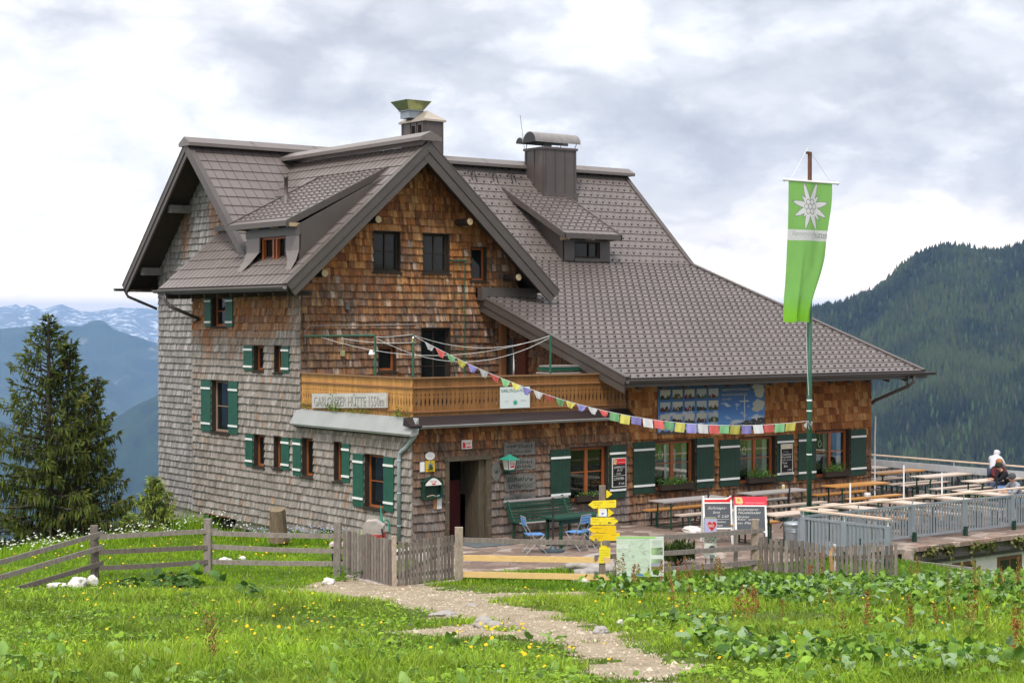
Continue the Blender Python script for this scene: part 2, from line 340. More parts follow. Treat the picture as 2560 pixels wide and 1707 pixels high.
def spans(poly, z):
    xs = []
    n = len(poly)
    for i in range(n):
        (a, za), (b, zb) = poly[i], poly[(i+1) % n]
        if (za > z) != (zb > z): xs.append(a+(b-a)*(z-za)/(zb-za))
    xs.sort(); return [(xs[i], xs[i+1]) for i in range(0, len(xs)-1, 2)]
def cut(ints, h):
    out = []
    for a, b in ints:
        if h[1] <= a or h[0] >= b: out.append((a, b)); continue
        if h[0] > a: out.append((a, h[0]))
        if h[1] < b: out.append((h[1], b))
    return out
def wall(name, O, U, Nn, poly, holes, colfn, row=0.208, wmin=.06, wmax=.15, bcol=(0.05, 0.04, 0.032)):
    O, U, Nn = Vector(O), Vector(U), Vector(Nn); Z = Vector((0, 0, 1)); mb = MB()
    P = lambda u, n, z: O+U*u+Nn*n+Z*z
    z0 = min(p[1] for p in poly); z1 = max(p[1] for p in poly); r = 0; z = z0
    umin = min(p[0] for p in poly); umax = max(p[0] for p in poly)
    while z < z1:
        zt = min(z+row, z1); joints = [umin-random.random()*.1]
        while joints[-1] < umax: joints.append(joints[-1]+random.uniform(wmin, wmax))
        props = [(random.uniform(-.010, .008), random.uniform(.0, .007), random.uniform(.0, .003)) for _ in joints]
        cols = [colfn(j, z+row/2) for j in joints]
        bz = sorted(set([z, zt]+[q for h in holes for q in (h[2], h[3]) if z < q < zt]))
        wob = lambda u: .005*math.sin(u*1.1+r*1.7)+.003*math.sin(u*3.1+r)
        for za, zb in zip(bz, bz[1:]):
            ints = spans(poly, (za+zb)/2)
            for h in holes:
                if h[2] <= (za+zb)/2 <= h[3]: ints = cut(ints, h)
            for a, b in ints:
                if b-a < .01: continue
                mb.add([P(a, 0, za), P(b, 0, za), P(b, 0, zb), P(a, 0, zb)], [(0, 1, 2, 3)], c=bcol)
                for i in range(len(joints)-1):
                    s0 = max(joints[i]+props[i][2], a); s1 = min(joints[i+1]-.002, b)
                    if s1-s0 < .008: continue
                    dz, dn, _ = props[i]
                    first = za == z; um = (s0+s1)/2
                    ya = za+(dz-.004+wob(um) if first else 0); yb = zb+(wob(um)+.02 if zb == zt else 0)
                    na = .058+dn-.046*(za-z)/row; nb = .058+dn-.046*(zb-z)/row
                    mb.add([P(s0, na, ya), P(s1, na, ya), P(s1, nb, yb), P(s0, nb, yb), P(s0, 0, ya), P(s1, 0, ya), P(s1, 0, yb), P(s0, 0, yb)],
                           [(0, 1, 2, 3), (4, 5, 1, 0), (4, 0, 3, 7), (1, 5, 6, 2)], c=cols[i])
        z = zt; r += 1
    return mb.build(name, SHING, hut)
# window openings: (u0,u1,z0,z1, shutter spec)
Uy = (0, -1, 0); Nx = (-1, 0, 0); Ux = (1, 0, 0); Ny = (0, -1, 0)
W_LEFT = [(-10.45, -9.55, 5.17, 6.10), (-7.93, -7.36, 3.95, 4.68), (-6.76, -6.32, 3.93, 4.69), (-10.48, -9.39, 2.10, 3.64), (-7.93, -7.32, 1.26, 2.19),
          (-6.79, -6.34, 1.29, 2.20), (-5.25, -4.66, 1.18, 2.23), (-3.61, -3.18, 1.18, 2.22), (-2.12, -1.20, .61, 2.0)]
S_LEFT = [[(-10.86, -10.45), (-9.55, -9.10)], [(-8.47, -7.93)], [(-6.32, -5.89)], [(-11.10, -10.48), (-9.39, -8.81)], [(-8.37, -7.93)], [(-6.34, -5.88)], [(-5.70, -5.25)], [(-3.18, -2.78)], [(-2.64, -2.12), (-1.20, -.72)]]
W_GAB = [(2.29, 3.19, 6.71, 7.86), (3.94, 4.87, 6.70, 7.85), (5.62, 6.19, 6.50, 7.50), (3.87, 4.90, 2.95, 5.17), (2.44, 3.04, 3.94, 4.66)]
W_FRONT = [(1.05, 2.21, -.25, 1.87), (4.92, 6.24, .58, 2.05), (7.88, 9.42, .70, 2.09), (11.11, 12.60, .70, 2.06), (14.27, 15.77, .70, 2.12)]
lb = lambda y: -0.0426*y-.02
wall('left_wall', (0, 0, 0), Uy, Nx, [(-11.74, lb(11.74)), (0.0, lb(0)), (0.0, 2.6), (-5.36, 2.6), (-5.36, 6.38), (-11.74, 6.38)], [(h[0], h[1], h[2], h[3]) for h in W_LEFT]+[(-10.9, -9.3, -1, -.3)], col_left)
wall('main_gable_wall', (XW, 0, 0), Uy, Nx, [(-YW, -.55), (-11.6, -.50), (-11.6, 6.3), (-8.6, 6.3), (-8.6, 6.85), (-YR, 10.55), (-YW, 6.95)], [], col_back)
wall('front_gable_wall', (0, G, 0), Ux, Ny, [(0, 2.85), (7.3, 2.85), (7.3, 6.95), (XC, 10.15), (0, 6.95)], W_GAB, col_gable)
wall('front_wall', (0, 0, 0), Ux, Ny, [(0, -.22), (EX, -.22), (EX, 4.16), (6.95, 4.16), (6.95, 2.72), (0, 2.72)], W_FRONT, col_front, row=.215, wmin=.09, wmax=.21)
wall('balcony_side_wall', (7.0, 0, 0), (0, -1, 0), Nx, [(-G, 2.85), (-.02, 2.85), (-.02, 4.12), (-G, 5.95)], [(-5.33, -4.35, 2.9, 4.85)], col_gable)
mb = MB()                                   # plain hidden sides so the hut is closed
mb.box((EX-.02, .05, -.2), (EX+.10, YW, 4.1), c=(0.25, .13, .06)); mb.prism([(EX, .05, 4.1), (EX, YW, 4.1), (EX, YW, 6.9), (EX, YR, 10.4), (EX, YK, 7.1)], (.1, 0, 0), c=(0.25, .13, .06))
mb.box((XW, YW-.1, -1.5), (EX, YW, 6.9), c=(0.25, .2, .17)); mb.box((.02, 11.64, -.5), (XW, 11.73, 6.3), c=(0.3, .28, .26))
mb.box((7.3, G, 2.8), (7.38, 9, 6.4), c=(0.25, .13, .06))
mb.build('rear_wall', SHING, hut)
mb = MB(); mb.box((.06, 9.3, -2.6), (1.4, 11.70, lb(11.7)-.005)); mb.box((XW+.03, 11.6, -3.0), (3.0, YW-.05, -.555)); mb.box((.12, .1, -.6), (EX-.1, 9.3, -.225)); 
mb.build('foundation', CONC, hut)
mb = MB(); mb.box((2.6, .35, .0), (EX-.3, .4, 2.7)); mb.build('painted_dark_sheet', DARK, hut)     # black sheet painting the unlit room behind the panes
mb = MB(); mb.box((.04, .04, 2.72), (6.95, G-.05, 2.84)); mb.box((.04, .1, -.2), (6.9, 9, -.1)); mb.build('floor', DARK, hut)

GLD = mat('opaque_dark_pane', (0.010, 0.012, 0.012), rough=0.06, var=.03, spec=.28, rvar=.02)  # opaque pane: darkness of the room behind is put into its colour
# windows ------------------------------------------------------------------------------------
def window(O, U, Nn, h, shutters=(), style='plain', frame=FRAME, green=None, sill=True, jamb=DKWOOD):
    O, U, Nn = Vector(O), Vector(U), Vector(Nn); Z = Vector((0, 0, 1)); green = green or GREEN
    P = lambda u, n, z: O+U*u+Nn*n+Z*z
    u0, u1, z0, z1 = h; mb = MB()
    def bx(mb, a0, a1, n0, n1, b0, b1, m=0, c=None):
        mb.add([P(a0, n0, b0), P(a1, n0, b0), P(a1, n1, b0), P(a0, n1, b0), P(a0, n0, b1), P(a1, n0, b1), P(a1, n1, b1), P(a0, n1, b1)],
               [(0, 3, 2, 1), (4, 5, 6, 7), (0, 1, 5, 4), (1, 2, 6, 5), (2, 3, 7, 6), (3, 0, 4, 7)], m, c)
    t = .03; dp = .17
    bx(mb, u0-.002, u0+t, -dp, .045, z0, z1, 1); bx(mb, u1-t, u1+.002, -dp, .045, z0, z1, 1)
    bx(mb, u0+t, u1-t, -dp, .055, z1-t, z1, 1); bx(mb, u0+t, u1-t, -dp, .045, z0, z0+t, 1)
    fw_ = .06 if style != 'wide' else .075
    a0, a1, b0, b1 = u0+t, u1-t, z0+t, z1-t
    bx(mb, a0, a0+fw_, -dp+.02, -dp+.08, b0, b1); bx(mb, a1-fw_, a1, -dp+.02, -dp+.08, b0, b1)
    bx(mb, a0+fw_, a1-fw_, -dp+.02, -dp+.08, b0, b0+fw_); bx(mb, a0+fw_, a1-fw_, -dp+.02, -dp+.08, b1-fw_, b1)
    mid = (a0+a1)/2
    if style in ('wide', 'double', 'cross'):
        w = .05 if style == 'wide' else .022; bx(mb, mid-w, mid+w, -dp+.025, -dp+.085, b0+fw_, b1-fw_)
    if style in ('wide', 'cross', 'double', 'bar'):
        zz = (b0+b1)/2+(.05 if style == 'wide' else 0); bx(mb, a0+fw_, a1-fw_, -dp+.03, -dp+.07, zz-.012, zz+.012)
    fr = mb.build('window', [frame, jamb], hut)
    mb = MB(); bx(mb, a0+.01, a1-.01, -dp+.045, -dp+.055, b0+.01, b1-.01); mb.build('pane', GL if style == 'wide' else GLD, fr)
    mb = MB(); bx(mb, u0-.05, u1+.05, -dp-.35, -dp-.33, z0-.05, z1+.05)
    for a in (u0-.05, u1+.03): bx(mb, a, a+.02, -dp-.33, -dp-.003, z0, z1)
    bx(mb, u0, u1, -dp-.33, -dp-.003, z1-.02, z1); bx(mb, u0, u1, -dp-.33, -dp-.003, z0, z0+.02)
    mb.build('painted_dark_room', DARK, fr)  # black box paints the darkness of an unlit room
    if sill:
        mb = MB(); bx(mb, u0-.05, u1+.05, -.1, .09, z0-.035, z0-.002); mb.build('sill', DKWOOD, fr)
    for sp in shutters:
        s0, s1 = sp[:2]; s0 += .012; s1 -= .012; zz0, zz1 = (sp[2], sp[3]) if len(sp) > 2 else (z0+.01, z1-.03)
        mb = MB(); nb = max(3, int((s1-s0)/.13)); 
        for i in range(nb):
            q0 = s0+(s1-s0)*i/nb; q1 = s0+(s1-s0)*(i+1)/nb
            bx(mb, q0, q1-.003, .045, .078+random.uniform(0, .002), zz0, zz1)
        for zc in (zz0+.155*(zz1-zz0), zz1-.155*(zz1-zz0)):
            hb = .028; bx(mb, s0+.006, s1-.006, .078, .10, zc-hb, zc+hb, 1)
        for zc in (zz0+.2*(zz1-zz0), zz1-.2*(zz1-zz0)):
            bx(mb, s0+.01, s0+.05, .081, .086, zc-.006, zc+.006, 2)
        mb.build('shutter', [green, WHITE, BLACKM], fr)
    return fr
styles = ['bar', 'plain', 'plain', 'bar', 'plain', 'plain', 'plain', 'plain', 'bar']
WGREY = mat('weathered_window_wood', (0.30, 0.20, 0.15), rough=.7, var=.3, nscale=10, stretch=(4, 4, .6))
for i, (h, s) in enumerate(zip(W_LEFT, S_LEFT)):
    window((0, 0, 0), Uy, Nx, h, s, styles[i], frame=WGREY if i == 3 else FRAME, green=None)
for i, h in enumerate(W_GAB):
    window((0, G, 0), Ux, Ny, h, (), ['cross', 'cross', 'plain', 'double', 'plain'][i], frame=(DKWOOD if i < 2 else FRAME) if i != 3 else DKWOOD)
S_FR = [None, [(4.24, 4.92, .62, 2.01), (6.24, 6.84, .62, 2.04)], [(7.09, 7.88, .68, 2.09), (9.42, 10.10, .70, 2.09)], [(10.32, 11.11, .70, 2.01), (12.60, 13.32, .72, 2.06)], [(13.50, 14.27, .70, 2.07), (15.77, 16.49, .70, 2.09)]]
CURT = mat('curtain', (0.55, 0.56, 0.55), rough=.9, var=.1, nscale=8, stretch=(8, 8, .3), trans=.3)
for i in range(1, 5):
    fr = window((0, 0, 0), Ux, Ny, W_FRONT[i], S_FR[i], 'wide', green=GREEND)
    u0, u1, z0, z1 = W_FRONT[i]
    for a, b in ((u0+.62, u0+.80), (u1-.28, u1-.1)) if i > 1 else ():
        mb = MB(); n = 14; vs = []
        for k in range(n+1):
            x = a+(b-a)*k/n; y = .235+.012*math.sin(k*1.9); vs += [(x, y, z0+.05), (x, y, z1-.08)]
        mb.add(vs, [(2*k, 2*k+2, 2*k+3, 2*k+1) for k in range(n)]); mb.build('curtain', CURT, fr)
    if i > 1:
        mb = MB(); ctr = (u0+.48, .23, z1-.42)
        mb.tube([ctr, (ctr[0], ctr[1], z1-.1)], .004, 5); 
        for q in range(18): 
            t = q/18*2*math.pi; t2 = (q+1)/18*2*math.pi; mb.beam((ctr[0]+.07*math.cos(t), .23, ctr[2]+.10*math.sin(t)), (ctr[0]+.07*math.cos(t2), .23, ctr[2]+.10*math.sin(t2)), .014, .014)
        mb.build('hanging_ornament', WHITE, fr)
# cellar window at the foot of the left wall
mb = MB(); mb.box((.02, 9.35, -1.1), (.05, 10.9, -.32), m=0); mb.box((-.05, 9.3, -.33), (.04, 10.95, -.29), m=1); mb.build('cellar_window', [DARK, FRAME], hut)
mb = MB(); mb.box((-.06, 10.65, -1.1), (-.03, 10.93, -.36), m=0); mb.box((-.075, 10.67, -.62), (-.06, 10.91, -.56), m=1); mb.build('cellar_shutter', [GREEN, WHITE], hut)

# entrance door -------------------------------------------------------------------------------
DOORW = mat('door_frame_wood', (0.085, 0.066, 0.042), rough=.75, var=.35, nscale=7, stretch=(3, 3, .5), bump=.3)
RED = mat('dark_red_cloth', (0.085, 0.012, 0.012), rough=.8, var=.2)
mb = MB()
mb.box((.93, -.06, -.22), (1.06, .30, 1.87)); mb.box((2.20, -.06, -.22), (2.36, .30, 1.87)); mb.box((.90, -.075, 1.87), (2.39, .05, 1.985)); mb.box((1.06, .05, 1.85), (2.2, .3, 1.93))
mb.box((1.06, -.05, -.22), (2.2, .3, -.14))
door = mb.build('doorway', DOORW, hut)
mb = MB(); mb.box((2.02, .02, -.13), (2.19, .62, 1.84)); mb.build('open_door_leaf', DOORW, door)
mb = MB(); mb.box((1.07, 1.05, -.14), (2.19, 1.1, 1.86), m=0); mb.box((1.07, .3, -.14), (1.1, 1.05, 1.86), m=0)
mb.box((1.2, .80, -.13), (2.0, .84, 1.30), m=1); mb.box((1.06, .3, -.15), (2.2, 1.1, -.13), m=0); mb.box((1.06, .3, 1.86), (2.2, 1.1, 1.88), m=0); mb.build('vestibule', [DARK, RED], door)
# brown door beside the balcony and a flue pipe
mb = MB(); mb.box((6.86, 4.36, 2.9), (7.0, 4.80, 4.84), m=0); mb.box((6.95, 4.80, 2.9), (7.02, 5.34, 4.84), m=1); mb.build('balcony_door', [mat('brown_door_paint', (0.11, 0.035, 0.02), rough=.5), mat('grey_door', (0.07, 0.075, 0.08), rough=.5)], hut)
mb = MB(); mb.tube([(6.9, 4.95, 2.9), (6.9, 4.95, 4.85)], .075, 14); mb.build('flue_pipe', mat('steel_pipe', (0.55, .55, .55), rough=.25, metal=.9), hut, smooth=True)
mb = MB(); mb.box((6.62, G-.16, 2.9), (6.82, G-.03, 5.55)); mb.build('corner_post', mat('orange_post', (0.26, .12, .05), rough=.7, var=.25, nscale=6, stretch=(4, 4, .5)), hut)

# roofs ---------------------------------------------------------------------------------------
def clip_poly(poly, clip):
    out = poly
    n = len(clip)
    for i in range(n):
        a, b = clip[i], clip[(i+1) % n]; inp = out; out = []
        if not inp: return []
        side = lambda p: (b[0]-a[0])*(p[1]-a[1])-(b[1]-a[1])*(p[0]-a[0])
        for k in range(len(inp)):
            p, q = inp[k], inp[(k+1) % len(inp)]; sp, sq = side(p), side(q)
            if sp >= 0: out.append(p)
            if (sp >= 0) != (sq >= 0):
                t = sp/(sp-sq); out.append((p[0]+(q[0]-p[0])*t, p[1]+(q[1]-p[1])*t))
    return out
ROOFC = (0.150, 0.124, 0.115)
def roof(name, O, E, S, clips, tw=.30, th=.40, hooks=True, parent=None, thick=.10, emin=0, emax=None, smin=0, smax=None, hook0=0, slab=True, stag=False, gp_=.008, hk=.9):
    """clips: list of convex CCW polygons in (e,s)"""
    O, E, S = Vector(O), Vector(E).normalized(), Vector(S).normalized(); Nn = E.cross(S).normalized(); mb = MB()
    P = lambda e, s, n: O+E*e+S*s+Nn*n
    for cp in clips:
        e0 = min(p[0] for p in cp); e1 = max(p[0] for p in cp); s0 = min(p[1] for p in cp); s1 = max(p[1] for p in cp)
        mb.add([P(p[0], p[1], 0) for p in cp]+[P(p[0], p[1], -thick) for p in cp], [tuple(range(len(cp))), tuple(range(2*len(cp)-1, len(cp)-1, -1))]+
               [(len(cp)+i, len(cp)+(i+1) % len(cp), (i+1) % len(cp), i) for i in range(len(cp))], c=(.055, .047, .044))
        r0 = math.floor(s0/th); i0 = math.floor(e0/tw)
        for r in range(r0, math.ceil(s1/th)):
            off = (tw/2 if (stag and r % 2) else 0)
            for i in range(i0-1, math.ceil(e1/tw)+1):
                a, b = i*tw+off, (i+1)*tw+off; c_, d_ = r*th, (r+1)*th
                q = clip_poly([(a+gp_, c_), (b-gp_, c_), (b-gp_, d_+.01), (a+gp_, d_+.01)], cp)
                if len(q) < 3: continue
                nn = lambda s: .030-.024*(s-c_)/th
                col = jit(ROOFC, .045)
                k = len(q); top = [P(p[0], p[1], nn(p[1])) for p in q]; bot = [P(p[0], p[1], 0.001) for p in q]
                mb.add(top+bot, [tuple(range(k))]+[(k+j, k+(j+1) % k, (j+1) % k, j) for j in range(k)], c=col)
                if hooks and r >= hook0:
                    e, s = a+tw*.5, c_+.10
                    if len(clip_poly([(e-.03, s-.03), (e+.03, s-.03), (e+.03, s+.03), (e-.03, s+.03)], cp)) == 4 and (e-e0) > .1 and (e1-e) > .1:
                        k_ = hk; mb.add([P(e-.030*k_, s-.01, .02), P(e+.030*k_, s-.01, .02), P(e+.022*k_, s-.02, .02+.065*k_), P(e-.022*k_, s-.02, .02+.065*k_), P(e, s+.11*k_, .018)],
                               [(0, 1, 2, 3), (0, 3, 4), (1, 4, 2), (2, 4, 3)], c=(.05, .042, .04))
    return mb.build(name, ROOF, parent or hut)
# long right roof: lower part then upper part
kl = math.hypot(1, SL); lowS = (0, 1/kl, SL/kl); LL = (YK-YE)*kl; sG = (G-YE)*kl
roof('lower_roof', (0, YE, ZE2), (1, 0, 0), lowS, [[(XA, 0), (XE2, 0), (XE2, sG), (XA, sG)], [(7.2, sG), (XE2, sG), (XE2, LL), (7.2, LL)]], tw=.285, th=.385)
ku = math.hypot(1, SM_); upS = (0, 1/ku, SM_/ku); UL = (YR-YK)*ku
d2a, d2b = 11.72, 14.10
s_c = lambda y: (y-YK)*ku
roof('upper_roof', (0, YK, ZK), (1, 0, 0), upS, [[(7.0, 0), (XE2, 0), (XE2, UL), (7.0, UL)]], tw=.30, th=.39, hooks=True)
roof('upper_roof', (0, YK, ZK), (1, 0, 0), upS, [[(XV, 0), (7.0, 0), (7.0, UL), (XV, UL)]], tw=.34, th=.42, hooks=False, gp_=.010)
bkS = (0, -1/ku, SM_/ku); BL = 4.53*ku
roof('rear_roof', (0, YR+4.53, ZM-4.53*SM_), (-1, 0, 0), bkS, [[(-XE2, 0), (-XV, 0), (-XV, BL), (-XE2, BL)]], tw=.6, th=.42, hooks=False)
kc = math.hypot(1, CS); cwS = (1/kc, 0, CS/kc); CL = (XC-XL)*kc; GF = 4.602
# west slope of the cross gable: e runs towards -Y from the back edge
sx = lambda x: (x-XL)*kc
roof('cross_gable_roof', (XL, YB, ZE), (0, -1, 0), cwS, [[(0, 0), (YB-GF, 0), (YB-GF, CL), (.14, CL), (.14, sx(XW+.02)), (0, sx(XW+.02))]] if False else
     [[(0, 0), (YB-GF, 0), (YB-GF, sx(XW)), (0, sx(XW))], [(.14, sx(XW)), (YB-GF, sx(XW)), (YB-GF, CL), (.14, CL)]], tw=.285, th=.42, hooks=False, gp_=.021)
ceS = (-1/kc, 0, CS/kc)
roof('cross_gable_roof_far_side', (2*XC-XL, GF, ZE), (0, 1, 0), ceS, [[(0, 0), (4.0, 0), (7.5, CL), (0, CL)]], tw=.285, th=.42, hooks=False)
# dormers
def dormer_roof(name, O, E, S, w, l, **k): return roof(name, O, E, S, [[(0, 0), (w, 0), (w, l), (0, l)]], thick=.14, **k)
d1s = math.hypot(3.30, 1.60)
dorm1 = roof('dormer_roof', (-.37, 8.85, 8.02), (0, -1, 0), (3.30, 0, 1.60), [[(0, 0), (3.40, 0), (3.22, d1s), (-.32, d1s)]], tw=.29, th=.29, thick=.12, hooks=True, hook0=1, hk=.62)
d2s = math.hypot(3.25, 1.67)
dorm2 = roof('dormer_roof', (11.70, 8.56, 8.21), (1, 0, 0), (0, 3.25, 1.67), [[(0, 0), (2.42, 0), (2.42, d2s), (-.12, d2s)]], tw=.29, th=.30, thick=.12, hooks=True, hook0=1, hk=.75)
mb = MB()    # dormer 1 body: flared sheet metal front, cheeks
zf = lambda x: ZE+CS*(x-XL)
for a, b in ((5.27, 5.99), (7.47, 8.21)):
    mb.prism([(-.10, a, 7.72), (-.10, b, 7.72), (-.11, b, 7.25), (-.11, a, 7.25)], (.04, 0, 0), m=1)
    mb.add([(-.11, a, 7.25), (-.11, b, 7.25), (-.22, b+(.03 if a > 6 else -.28), 6.98), (-.22, a+(.28 if a > 6 else -.03), 6.98), (-.40, b+(.05 if a > 6 else -.5), zf(-.40)+.035), (-.40, a+(.5 if a > 6 else -.05), zf(-.40)+.035)][:6],
           [(0, 3, 2, 1), (3, 5, 4, 2)], m=1)
mb.box((-.12, 5.25, 7.66), (-.05, 8.23, 7.93), m=0)
for y in (5.27, 8.17):
    mb.prism([(-.10, y, 6.9), (-.10, y, 7.95), (2.9, y, 9.5), (2.9, y, 9.4)], (0, .05, 0), m=0)
mb.build('dormer_wall', [FASC, RIDGE], dorm1)
mb = MB()
mb.box((-.02, 6.0, 6.95), (.08, 7.46, 7.02)); mb.box((-.02, 6.0, 7.60), (.08, 7.46, 7.66))
for y in (6.0, 6.62, 6.80, 7.39): mb.box((-.02, y, 7.02), (.08, y+.07, 7.60))
wn = mb.build('dormer_window', FRAME, dorm1); mb = MB(); mb.box((.10, 5.99, 6.95), (.12, 7.47, 7.66)); mb.build('pane', GLD, wn); mb = MB(); mb.box((.15, 5.95, 6.94), (.17, 7.5, 7.68)); mb.build('painted_dark_room', DARK, wn)  # black sheet close behind the pane paints the unlit attic
mat('pale_rafter', (.4, .3, .18), rough=.7)
for y in (5.35, 6.35, 7.45, 8.3): mb = MB(); mb.box((-.34, y, 7.88), (.0, y+.09, 7.98)); mb.build('rafter_end', MATS['pale_rafter'], dorm1)
mb = MB(); mb.box((-.42, 5.42, 7.90), (-.36, 8.87, 8.03)); mb.prism([(-.40, 5.40, 7.86), (-.40, 5.40, 8.06), (2.95, 5.58, 9.69), (2.95, 5.58, 9.47)], (0, .05, 0)); mb.prism([(-.40, 8.86, 7.92), (-.40, 8.86, 8.06), (2.95, 9.18, 9.69), (2.95, 9.18, 9.55)], (0, .04, 0)); mb.build('dormer_fascia', FASC, dorm1)
zu = lambda y: ZM-SM_*(YR-y); 
mb = MB()    # dormer 2 body
mb.box((12.02, 8.93, 7.34), (12.45, 9.0, 8.28), m=0); mb.box((13.55, 8.93, 7.34), (13.98, 9.0, 8.28), m=0); mb.box((12.45, 8.93, 7.98), (13.55, 9.0, 8.28), m=0); mb.box((12.45, 8.9, 7.32), (13.55, 9.0, 7.44), m=0)
mb.prism([(12.02, 8.95, 7.3), (12.02, 8.95, 8.28), (12.02, 11.6, 9.7), (12.02, 11.6, 9.6)], (.04, 0, 0)); mb.prism([(13.96, 8.95, 7.3), (13.96, 8.95, 8.28), (13.96, 11.6, 9.7), (13.96, 11.6, 9.6)], (.04, 0, 0))
mb.build('dormer_wall', FASC, dorm2)
mb = MB(); mb.box((12.46, 8.99, 7.44), (13.54, 9.03, 7.50)); mb.box((12.46, 8.99, 7.93), (13.54, 9.03, 7.98)); mb.box((12.46, 8.99, 7.5), (12.53, 9.03, 7.93)); mb.box((13.47, 8.99, 7.5), (13.54, 9.03, 7.93)); mb.box((13.1, 8.99, 7.5), (13.13, 9.03, 7.93), m=0)
wn = mb.build('dormer_window', [DKWOOD, WHITE], dorm2); mb = MB(); mb.box((12.46, 9.04, 7.44), (13.54, 9.05, 7.98)); mb.build('pane', GLD, wn); mb = MB(); mb.box((12.44, 9.07, 7.42), (13.56, 9.09, 8.0)); mb.build('painted_dark_room', DARK, wn)  # black sheet here too, painted shade behind the dormer pane
mb = MB(); mb.box((11.68, 8.50, 8.06), (14.14, 8.56, 8.22)); mb.prism([(11.66, 8.50, 8.02), (11.66, 8.50, 8.24), (11.56, 11.8, 9.93), (11.56, 11.8, 9.72)], (.06, 0, 0)); mb.prism([(14.10, 8.50, 8.02), (14.10, 8.50, 8.24), (14.10, 11.8, 9.93), (14.10, 11.8, 9.72)], (.06, 0, 0)); mb.build('dormer_fascia', FASC, dorm2)
for x in (11.85, 12.9, 13.85): mb = MB(); mb.box((x, 8.55, 8.02), (x+.1, 8.95, 8.11)); mb.build('rafter_end', MATS['pale_rafter'], dorm2)
# ridge caps
def ridgecap(p0, p1, hw, drop, lip, name):
    p0, p1 = Vector(p0), Vector(p1); d = (p1-p0).normalized(); sd = d.cross(Vector((0, 0, 1))); mb = MB()
    prof = [sd*-hw+Vector((0, 0, -drop-lip)), sd*-hw+Vector((0, 0, -drop)), Vector((0, 0, 0)), sd*hw+Vector((0, 0, -drop)), sd*hw+Vector((0, 0, -drop-lip)), Vector((0, 0, -drop-lip))]
    mb.prism([p0+q for q in prof], p1-p0)
    n = int((p1-p0).length/2.0)
    for i in range(1, n):
        q = p0+(p1-p0)*i/n; mb.prism([q+x*1.012 for x in prof[:5]]+[q+Vector((0, 0, -drop-lip))], d*.05)
    return mb.build(name, RIDGE, hut)
ridgecap((XV-.10, YR, 10.95), (XE2+.22, YR, 10.95), .36, .19, .10, 'main_ridge_cap')
ridgecap((XC, GF-.12, 10.62), (XC, YR-.2, 10.62), .36, .17, .10, 'cross_ridge_cap')
# verge boards ------------------------------------------------------------------------------
def verge(pa, pb, nrm, name, h1=.16, h2=.19, top=.05, sh=0.0):
    """double stepped barge board running pa -> pb along a roof edge; nrm points outward"""
    pa, pb, nrm = Vector(pa)+Vector(nrm)*sh, Vector(pb)+Vector(nrm)*sh, Vector(nrm); mb = MB()
    d = (pb-pa).normalized(); up = nrm.cross(d); up = up if up.z > 0 else -up
    def strip(t0, t1, n0, n1, m):
        mb.prism([pa+up*t0+nrm*n0, pa+up*t1+nrm*n0, pa+up*t1+nrm*n1, pa+up*t0+nrm*n1], pb-pa, m)
    strip(-h1, top, -.02, .05, 0); strip(-h1-h2, -h1+.002, -.04, .022, 0); strip(top-.02, top+.012, -.12, .062, 0)
    return mb.build(name, FASC, hut)
verge((XL-.05, GF, ZE-.02), (XC, GF, ZA+.03), (0, -1, 0), 'barge_board', .17, .20); verge((2*XC-XL+.12, GF, ZE-.10), (XC, GF, ZA+.03), (0, -1, 0), 'barge_board', .20, .24, sh=.006)
verge((XV, YR-3.75, ZM-3.75*SM_), (XV, YR, ZM+.02), (-1, 0, 0), 'barge_board', .20, .02); verge((XV, YR+4.53, ZM-4.53*SM_), (XV, YR, ZM+.02), (-1, 0, 0), 'barge_board', .14, .16, sh=.006)
verge((XA, YE, ZE2), (XA, G, ZE2+(G-YE)*SL), (-1, 0, 0), 'barge_board', .17, .22)
verge((XE2, YE, ZE2), (XE2, YK, ZK), (1, 0, 0), 'barge_board', .1, .1); verge((XE2, YK, ZK), (XE2, YR, ZM), (1, 0, 0), 'barge_board', .1, .1)
mb = MB(); mb.box((5.80, G-.12, 6.02), (8.0, G-.03, 6.32)); mb.box((5.80, G-.35, 5.95), (6.0, G, 6.32)); mb.build('roof_flashing', FASC, hut)
mb = MB(); mb.box((XW-.14, 8.7, 8.08), (XW-.02, 12.34, 8.25)); mb.build('roof_flashing', FASC, hut)
# soffits, rafters, purlins
mb = MB()
mb.prism([(XL+.03, GF+.02, ZE-.13), (0.02, GF+.02, ZE-.13+CS*.8), (XC, GF+.02, ZA-.16), (XC, GF+.02, ZA-.10), (XL+.03, GF+.02, ZE-.075)], (0, G-GF-.03, 0))
mb.prism([(2*XC-XL-.03, GF+.02, ZE-.13), (XC, GF+.02, ZA-.16), (XC, GF+.02, ZA-.10), (2*XC-XL-.03, GF+.02, ZE-.075)], (0, G-GF-.03, 0))
mb.prism([(XV+.02, YR+4.5, ZM-4.5*SM_-.14), (XV+.02, YR, ZM-.17), (XV+.02, YR-4.2, ZM-4.2*SM_-.16), (XV+.02, YR-4.2, ZM-4.2*SM_-.12), (XV+.02, YR, ZM-.12), (XV+.02, YR+4.5, ZM-4.5*SM_-.10)], (XW-XV-.03, 0, 0))
mb.box((-.72, GF+.1, 6.12), (-.02, YB, 6.17)); 
mb.box((XV+.04, YW-.0, 6.30), (4, YR+4.45, 6.36))
mb.prism([(XA+.02, YE+.03, ZE2-.13), (XA+.02, YE+.03, ZE2-.16), (XA+.02, G-.1, ZE2+(G-YE)*SL-.17), (XA+.02, G-.1, ZE2+(G-YE)*SL-.14)], (1.0, 0, 0))
